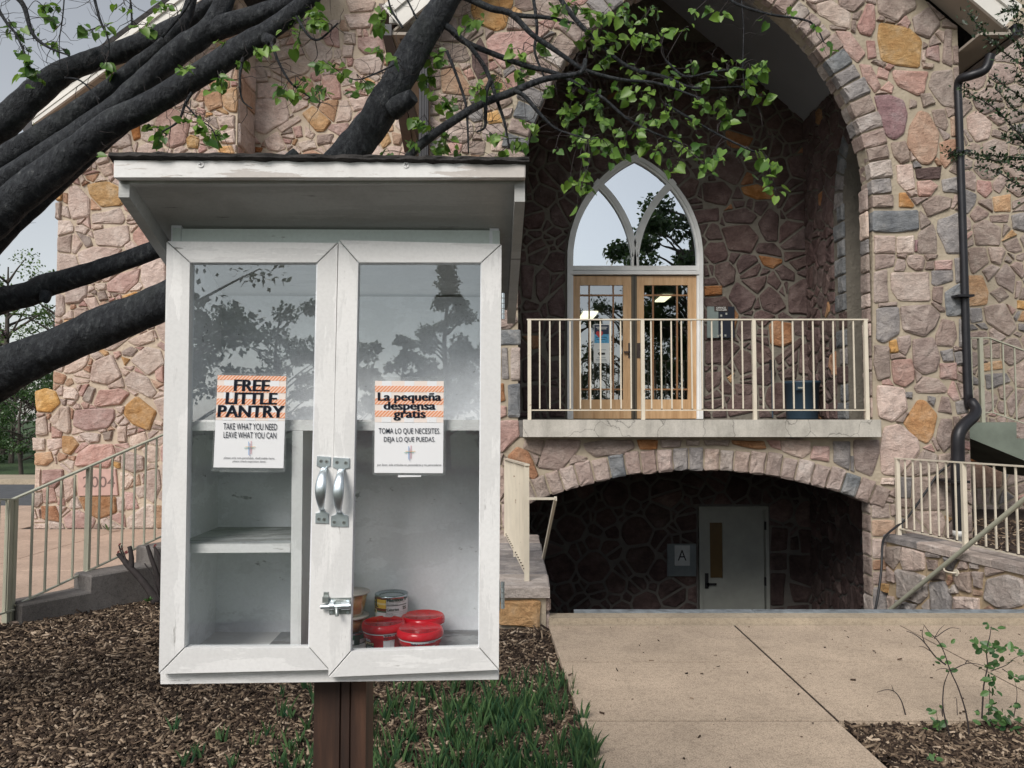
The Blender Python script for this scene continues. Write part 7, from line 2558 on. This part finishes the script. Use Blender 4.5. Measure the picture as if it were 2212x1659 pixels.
spray_shrub('dark small leaved shrub reaching in along the right edge', [
    [(2300, 210, 0), (2212, 143, 0), (2161, 107, 0), (2120, 65, 0), (2088, 23, 0)],
    [(2300, 380, .1), (2212, 300, 0), (2170, 255, 0), (2138, 227, 0), (2100, 205, 0), (2071, 187, 0)],
    [(2290, 345, 0), (2200, 340, 0), (2125, 335, 0), (2075, 330, 0), (2041, 328, 0)],
    [(2290, 440, 0), (2201, 400, 0), (2160, 375, 0), (2108, 360, 0)], [(2290, 420, 0), (2210, 370, 0), (2170, 350, 0), (2110, 342, 0)],
    [(2300, 300, .1), (2208, 213, 0), (2170, 185, 0), (2141, 160, 0)], [(2300, 160, .1), (2230, 100, 0), (2200, 50, 0), (2186, -10, 0)],
    [(2300, 60, .1), (2225, 40, 0), (2195, 20, 0), (2160, 30, 0)], [(2300, 280, .1), (2225, 250, 0), (2190, 235, 0), (2150, 190, 0)],
    [(2290, 330, 0), (2230, 310, 0), (2190, 300, 0), (2165, 292, 0)], [(2280, 30, 0), (2230, 130, 0), (2205, 110, 0), (2180, 80, 0)], [(2290, 100, 0), (2240, 190, 0), (2215, 180, 0), (2190, 150, 0)]],
    (3.6, 3.2, 0), M['leaf_dk'], .019, 620, 3.2, 5, cat='shrub')
for o in list(bpy.data.objects):
    pass
# twiggy young shrubs at the lower right
def twig_plant(label, stems, leaves, y, seed, lsz=.036, mat='leaf_sh', name='young_shrub'):
    b0 = P3(stems[0][0][0], stems[0][0][1], y)
    t = thing(name, label, 'shrub', (b0.x, b0.y, -.02))
    rs_ = random.Random(seed)
    for st_ in stems:
        Q = [P3(u, v, y + dy) for u, v, dy in smooth_path([(u, v, rs_.uniform(-.02, .02)) for u, v in st_], 5)]
        r0 = .0042 if len(st_) > 4 else .0022
        mb = MB(); mb.tube(Q, [r0 * (1 - .7 * i / len(Q)) for i in range(len(Q))], 6, M['twig'], caps=False, jit=.3)
        finish('stem', mb, parent=t)
    for (u, v, n, sp) in leaves:
        for _ in range(n):
            uu, vv = u + rs_.gauss(0, sp * .5), v + rs_.gauss(0, sp * .4)
            p = P3(uu, vv, y + rs_.uniform(-.06, .06))
            d = Vector((rs_.gauss(0, .7), rs_.gauss(0, .4), rs_.gauss(.1, .5))).normalized(); nn = Vector((rs_.gauss(0, .4), -rs_.uniform(.2, 1), rs_.uniform(.2, 1)))
            mb = MB()
            s_ = nn.cross(d).normalized(); n2 = d.cross(s_)
            L = lsz * rs_.uniform(.6, 1.25)
            T = [(0, 0, 0), (.2, .24, .06), (.55, .3, .08), (.85, .16, .03), (1, 0, -.04), (.85, -.16, .03), (.55, -.3, .08), (.2, -.24, .06), (.5, 0, 0)]
            mb.add([p + (d * a + s_ * b + n2 * c) * L for a, b, c in T], [(0, 8, 2, 1), (8, 4, 3, 2), (0, 7, 6, 8), (8, 6, 5, 4)], M[mat])
            finish('leaf', mb, parent=t)
            if rs_.random() < .5:
                q = P3(u, v, y); mb = None
    return t
twig_plant('mostly bare twiggy shrub with few leaves at the lower right', [
    [(2097, 1622), (2088, 1546), (2071, 1489), (2053, 1449), (2038, 1406), (2025, 1383), (2008, 1366), (1995, 1349)],
    [(2058, 1612), (2038, 1536), (2038, 1489), (2044, 1465), (2053, 1445)], [(2043, 1436), (2021, 1419), (1995, 1386), (1975, 1370), (1958, 1363)],
    [(2018, 1380), (2028, 1362), (2041, 1349)], [(2022, 1376), (2045, 1360), (2058, 1356), (2075, 1359)], [(2053, 1449), (2091, 1433), (2128, 1439), (2161, 1453)],
    [(2050, 1446), (2035, 1444), (2022, 1448)], [(1998, 1390), (1992, 1370), (1996, 1352)], [(2012, 1408), (1996, 1398), (1985, 1396)], [(2085, 1435), (2090, 1426), (2102, 1428)],
    [(2068, 1545), (2066, 1510), (2060, 1508)], [(2035, 1530), (2036, 1548), (2030, 1520)]],
    [(2012, 1378, 3, 8), (2044, 1398, 3, 10), (2034, 1431, 4, 12), (2048, 1446, 2, 8)], 3.62, 3)
twig_plant('leafy young shrub at the lower right edge of the picture', [
    [(2121, 1552), (2125, 1483), (2133, 1439), (2131, 1406), (2138, 1375), (2141, 1353)], [(2140, 1450), (2175, 1436), (2195, 1420), (2230, 1412)],
    [(2165, 1445), (2190, 1460), (2225, 1475)], [(2135, 1545), (2138, 1500), (2136, 1470)], [(2190, 1550), (2197, 1500), (2192, 1470)]],
    [(2141, 1355, 6, 18), (2131, 1403, 22, 30), (2168, 1412, 8, 22), (2193, 1408, 5, 14), (2205, 1425, 5, 16), (2140, 1438, 9, 18), (2133, 1462, 6, 14), (2136, 1485, 7, 15), (2192, 1472, 7, 18), (2138, 1525, 6, 14), (2122, 1548, 8, 20), (2165, 1548, 10, 26), (2195, 1560, 14, 30), (2170, 1580, 12, 30), (2205, 1590, 10, 24), (2195, 1528, 4, 12), (2150, 1565, 8, 24), (2185, 1608, 8, 26)], 3.68, 4, lsz=.038)
twig_plant('low broad leaved sprout beside the mulch edge', [[(2030, 1580), (2026, 1560), (2022, 1535)]], [(2024, 1535, 3, 14), (2018, 1562, 5, 18), (2032, 1570, 4, 16)], 3.62, 6, lsz=.042)
twig_plant('small green sprout at the bottom edge right of the path', [[(2012, 1659), (2010, 1645), (2008, 1632)]], [(2010, 1642, 10, 20)], 3.35, 8, lsz=.028)
twig_plant('single bent bare twig at the corner of the mulch bed', [[(1961, 1566), (1955, 1540), (1946, 1512), (1932, 1494), (1915, 1490), (1898, 1494)], [(1930, 1492), (1926, 1480)], [(1955, 1560), (1945, 1550), (1936, 1544)]], [], 3.85, 9)
# pruned rose stump on the left
stump = thing('pruned_rose', 'dark pruned rose stump with bare canes beside the cabinet', 'rose bush', ong(340, 1288))
ry = 6.15
def cane(pts, nm='cane'):
    Q = smooth_path([(*P3(u, v, y), r * y / FPX) for u, v, r, y in pts], 4)
    mb = MB(); mb.tube([q[:3] for q in Q], [q[3] for q in Q], 8, M['twig'], jit=.35); finish(nm, mb, parent=stump)
cane([(338, 1300, 9, ry), (322, 1275, 8, ry), (300, 1245, 7, ry), (280, 1225, 6.5, ry), (265, 1208, 5, ry), (254, 1196, 4, ry)])
cane([(283, 1226, 6, ry), (284, 1208, 5.5, ry), (282, 1190, 4.5, ry), (279, 1180, 4, ry)])
cane([(268, 1212, 2.4, ry), (262, 1195, 2, ry), (257, 1178, 1.5, ry)]); cane([(272, 1210, 2, ry), (265, 1190, 1.6, ry), (262, 1178, 1.2, ry)])
cane([(345, 1300, 6, ry + .1), (342, 1250, 5, ry + .1), (330, 1215, 4.5, ry + .1), (318, 1178, 3.5, ry + .1)])
cane([(350, 1240, 5, ry + .1), (345, 1205, 4.5, ry + .1), (333, 1180, 2.5, ry + .1)]); cane([(344, 1295, 2, ry), (330, 1245, 1.6, ry), (312, 1217, 1.2, ry)])
for (u, v) in ((255, 1180), (259, 1190), (252, 1196), (268, 1196), (270, 1198), (331, 1182)):
    p = P3(u, v, ry); mb = MB(); mb.add([p, p + Vector((.02, 0, .012)), p + Vector((.03, 0, .03)), p + Vector((.006, 0, .02))], [(0, 1, 2, 3)], simple('red_rose_shoot', (.14, .02, .02), .6)); finish('leaf', mb, parent=stump)
mb = MB()
# tiny weeds
def weed(label, u, v, y, n, L, seed):
    t = thing('weed', label, 'weed', P3(u, v, y)); r_ = random.Random(seed)
    for _ in range(n):
        a = r_.uniform(0, 6.28); d = Vector((math.cos(a), math.sin(a) * .6, r_.uniform(.4, 1.1))).normalized(); p = P3(u, v, y)
        s_ = d.cross(Vector((0, 0, 1))).normalized() * .012
        mb = MB(); mb.add([p, p + d * L * .5 + s_, p + d * L, p + d * L * .5 - s_], [(0, 1, 2, 3)], M['leaf_sh']); finish('leaf', mb, parent=t)
weed('green weed growing at the foot of the pink wall', 234, 1147, 10.0, 12, .14, 3)
weed('small weed by the low stone end wall', 320, 1300, 6.05, 9, .05, 4)

# daylily shoots in the mulch under the cabinet
rs = np.random.RandomState(12)
P, D_, N_, L_ = [], [], [], []
def clump(x, y, nb_, hh, sp):
    z = mulch_z(x, y)
    fan = rs.uniform(0, 3.14)
    for _ in range(nb_):
        a = fan + rs.choice([0, 3.14]) + rs.normal(0, .5)
        t = rs.uniform(0, .30)
        P.append((x + rs.normal(0, sp), y + rs.normal(0, sp), z - .01)); D_.append((math.cos(a) * t, math.sin(a) * t, 1.0)); N_.append((math.cos(a + 1.57) + .01, math.sin(a + 1.57), .1)); L_.append(hh * rs.uniform(.55, 1.15))
cnt = 0
while cnt < 320:
    u, v = rs.uniform(600, 1290), rs.uniform(1462, 1700)
    p = ong(u, v)
    if not in_left_bed(p.x, p.y) and not (p.x < edge_x(p.y) + .03): continue
    if p.y < 2.6: continue
    w = min(1, max(0, (u - 640) / 420)) * .8 + min(1, max(0, (v - 1470) / 150)) * .5 - .15
    if u < 780: w = w * .6 + .12
    if u > 1150: w += .5
    if rs.uniform() > w: continue
    cnt += 1
    clump(p.x, p.y, rs.randint(4, 9), rs.uniform(.08, .17), .010)
for _ in range(16):
    p = ong(1063 + rs.normal(0, 28), 1545 + rs.normal(0, 9)); clump(p.x, p.y, 12, .16, .03)
for (u, v) in ((610, 1500), (630, 1550), (575, 1590), (480, 1600), (545, 1610), (600, 1640), (430, 1640), (380, 1580), (650, 1600), (640, 1640), (505, 1650), (400, 1655)):
    p = ong(u, v); clump(p.x, p.y, 7, .10, .012)
P, D_, N_, L_ = map(np.array, (P, D_, N_, L_))
# blades: narrow, three segments, bending
k = len(P)
D = D_ / np.linalg.norm(D_, axis=1)[:, None]; S = np.cross(N_, D); S /= np.linalg.norm(S, axis=1)[:, None]; Nn = np.cross(D, S)
W = rs.uniform(.0038, .0068, k); bend = rs.uniform(.02, .3, k)
V = np.zeros((k, 9, 3))
hz = D.copy(); hz[:, 2] = 0
hz /= (np.linalg.norm(hz, axis=1)[:, None] + 1e-6)
for i, t in enumerate((0, .4, .75)):
    c = P + D * (L_ * t)[:, None] + hz * (bend * L_ * t * t)[:, None]
    for j, s_ in enumerate((-1, 0, 1)):
        V[:, i * 3 + j] = c + S * (s_ * W * (1.0 if t < .5 else .75))[:, None] + Nn * ((-.0016 if s_ == 0 else 0))
tip = P + D * L_[:, None] + hz * (bend * L_)[:, None] - np.array([0, 0, 1.]) * (bend * L_ * .25)[:, None]
V = np.concatenate([V, tip[:, None]], 1)
F = [(0, 1, 4, 3), (1, 2, 5, 4), (3, 4, 7, 6), (4, 5, 8, 7), (6, 7, 9), (7, 8, 9)]
loops = [i for f in F for i in f]; starts = np.cumsum([0] + [len(f) for f in F[:-1]]); nl = len(loops)
me = bpy.data.meshes.new('daylily_shoots'); me.vertices.add(k * 10); me.vertices.foreach_set('co', V.reshape(-1))
me.loops.add(k * nl); me.loops.foreach_set('vertex_index', (np.array(loops)[None] + (np.arange(k) * 10)[:, None]).reshape(-1))
me.polygons.add(k * 6); me.polygons.foreach_set('loop_start', (starts[None] + (np.arange(k) * nl)[:, None]).reshape(-1)); me.polygons.foreach_set('loop_total', np.tile([len(f) for f in F], k))
a_ = me.attributes.new('rnd', 'FLOAT', 'POINT'); a_.data.foreach_set('value', np.repeat(rs.uniform(0, 1, k), 10)); me.update(); me.validate()
me.materials.append(M['blade'])
o = bpy.data.objects.new('daylily_shoots', me); COL.objects.link(o); tag(o, kind='stuff')

# trees: trunk, limbs and a crown of many small leaves in clumps
def full_tree(label, x, y, h, rx, n, lsz, mat, seed, crown_z=.35, conifer=False, name='tree', cat='tree', ry_=None, group=None, trunk_r=None, gaps=.75):
    t = thing(name, label, cat, (x, y, 0), group)
    r_ = np.random.RandomState(seed); rp = random.Random(seed)
    tr = trunk_r or h * .022
    mb = MB(); mb.tube([(x, y, -.05), (x + rp.uniform(-.1, .1), y, h * .3), (x + rp.uniform(-.15, .15), y, h * .6), (x, y, h * .93)], [tr, tr * .8, tr * .5, tr * .15], 8, M['bark_far'], jit=.2)
    finish('trunk', mb, parent=t)
    cen = []
    lb = MB()
    ry_ = ry_ or rx
    K = int(26 + h * 3)
    for k in range(K):
        if conifer:
            f = (k + .5) / K; z = h * (crown_z + (1 - crown_z) * f); rad = rx * (1 - f) ** .8 + .05
            a = rp.uniform(0, 6.28); rr_ = rad * rp.uniform(.35, 1)
            c = (x + math.cos(a) * rr_, y + math.sin(a) * rr_, z); s_ = .16 * rx + .08 * (1 - f)
        else:
            while True:
                p = (rp.uniform(-1, 1), rp.uniform(-1, 1), rp.uniform(-1, 1))
                if .15 < p[0] ** 2 + p[1] ** 2 + p[2] ** 2 < 1: break
            zc, hz_ = h * (1 + crown_z) / 2, h * (1 - crown_z) / 2
            c = (x + p[0] * rx, y + p[1] * ry_, zc + p[2] * hz_); s_ = rp.uniform(.10, .24) * rx
        cen.append((*c, s_))
        z0 = min(h * .85, max(h * .15, c[2] - abs(c[0] - x) * .8))
        lb.tube([(x, y, z0), ((x + c[0]) / 2, (y + c[1]) / 2, (z0 + c[2]) / 2 + .05), c[:3]], [tr * .35, tr * .2, tr * .08], 4, M['bark_far'], caps=False)
    o = finish('limbs', lb, parent=t); o['kind'] = 'stuff'
    cen = np.array(cen)
    idx = r_.randint(0, len(cen), n)
    d = r_.normal(0, 1, (n, 3)); d /= np.linalg.norm(d, axis=1)[:, None]
    P = cen[idx, :3] + d * (cen[idx, 3] * r_.uniform(.2, 1.15, n) ** .6)[:, None] * np.array([1, 1, .7])
    leaves_mesh('crown', P, r_.normal(0, 1, (n, 3)) - np.array([0, 0, .3]), r_.normal(0, .6, (n, 3)) + np.array([0, -.2, .8]), lsz * r_.uniform(.6, 1.3, n), mat, 'rhomb', t, None, r_)
    return t
# beyond the road on the left
full_tree('small rounded green tree at the far kerb left of the wing', -13.4, 20.3, 2.7, 1.15, 5200, .07, M['leaf_far'], 31, .12)
full_tree('purple leaved tree behind the far kerb', -19.6, 26, 5.6, 2.9, 7000, .11, M['leaf_pur'], 32, .05)
full_tree('tall loose bright green tree far behind the purple one', -22.0, 32, 8.8, 3.2, 5200, .14, M['leaf_far2'], 33, .25)
full_tree('slender tree with thin green leaves close to the wing edge in the distance', -19.2, 31, 7.4, 1.7, 2600, .13, M['leaf_far2'], 34, .3)
full_tree('dark bushy evergreen low behind the road', -17.2, 25.5, 4.0, 2.6, 6500, .10, M['leaf_far'], 35, .0)
full_tree('broad green tree low beyond the verge at far left', -24.5, 29, 5.5, 4.0, 6500, .13, M['leaf_far'], 36, .0)
full_tree('dense dark hedge tree at the end of the street', -16.8, 34, 4.4, 4.2, 6500, .14, M['leaf_far'], 37, .0)
full_tree('shrubby green tree beside the small rounded one', -15.8, 21.6, 2.6, 1.2, 4000, .08, M['leaf_far'], 38, .05)
# behind the photographer (seen mirrored in the panes)
rp = random.Random(5)
full_tree('tall conifer across the street behind the photographer', -.35, -20, 6.4, 1.5, 7000, .13, M['leaf_back'], 41, .2, conifer=True)
full_tree('large dense tree behind the photographer to the right', 8.4, -12, 13.5, 4.3, 30000, .22, M['leaf_back'], 42, .12)
for i, (x, h_, rx) in enumerate(((-14, 7, 3.2), (-9.5, 6, 3), (-6, 5.6, 2.2), (-3.6, 4.6, 1.8), (-1.8, 4.3, 1.4), (1.2, 5.4, 1.7), (3.4, 8.2, 2.2), (6.5, 9.2, 2.8), (10.5, 10, 3.2), (15, 11, 3.6), (20, 10, 3.6))):
    full_tree('tree in the street row behind the photographer, number %s from its western end' % ('one two three four five six seven eight nine ten eleven'.split()[i]), x, -20.5 - rp.uniform(0, 2.5), h_, rx, 6500, .17, M['leaf_back'], 50 + i, .02, group='row of trees across the street', name='street_tree')
full_tree('near spreading tree beside the photographer', -3.6, -4.2, 4.2, 2.0, 3600, .085, M['leaf_back'], 71, .42)
flush_stones()
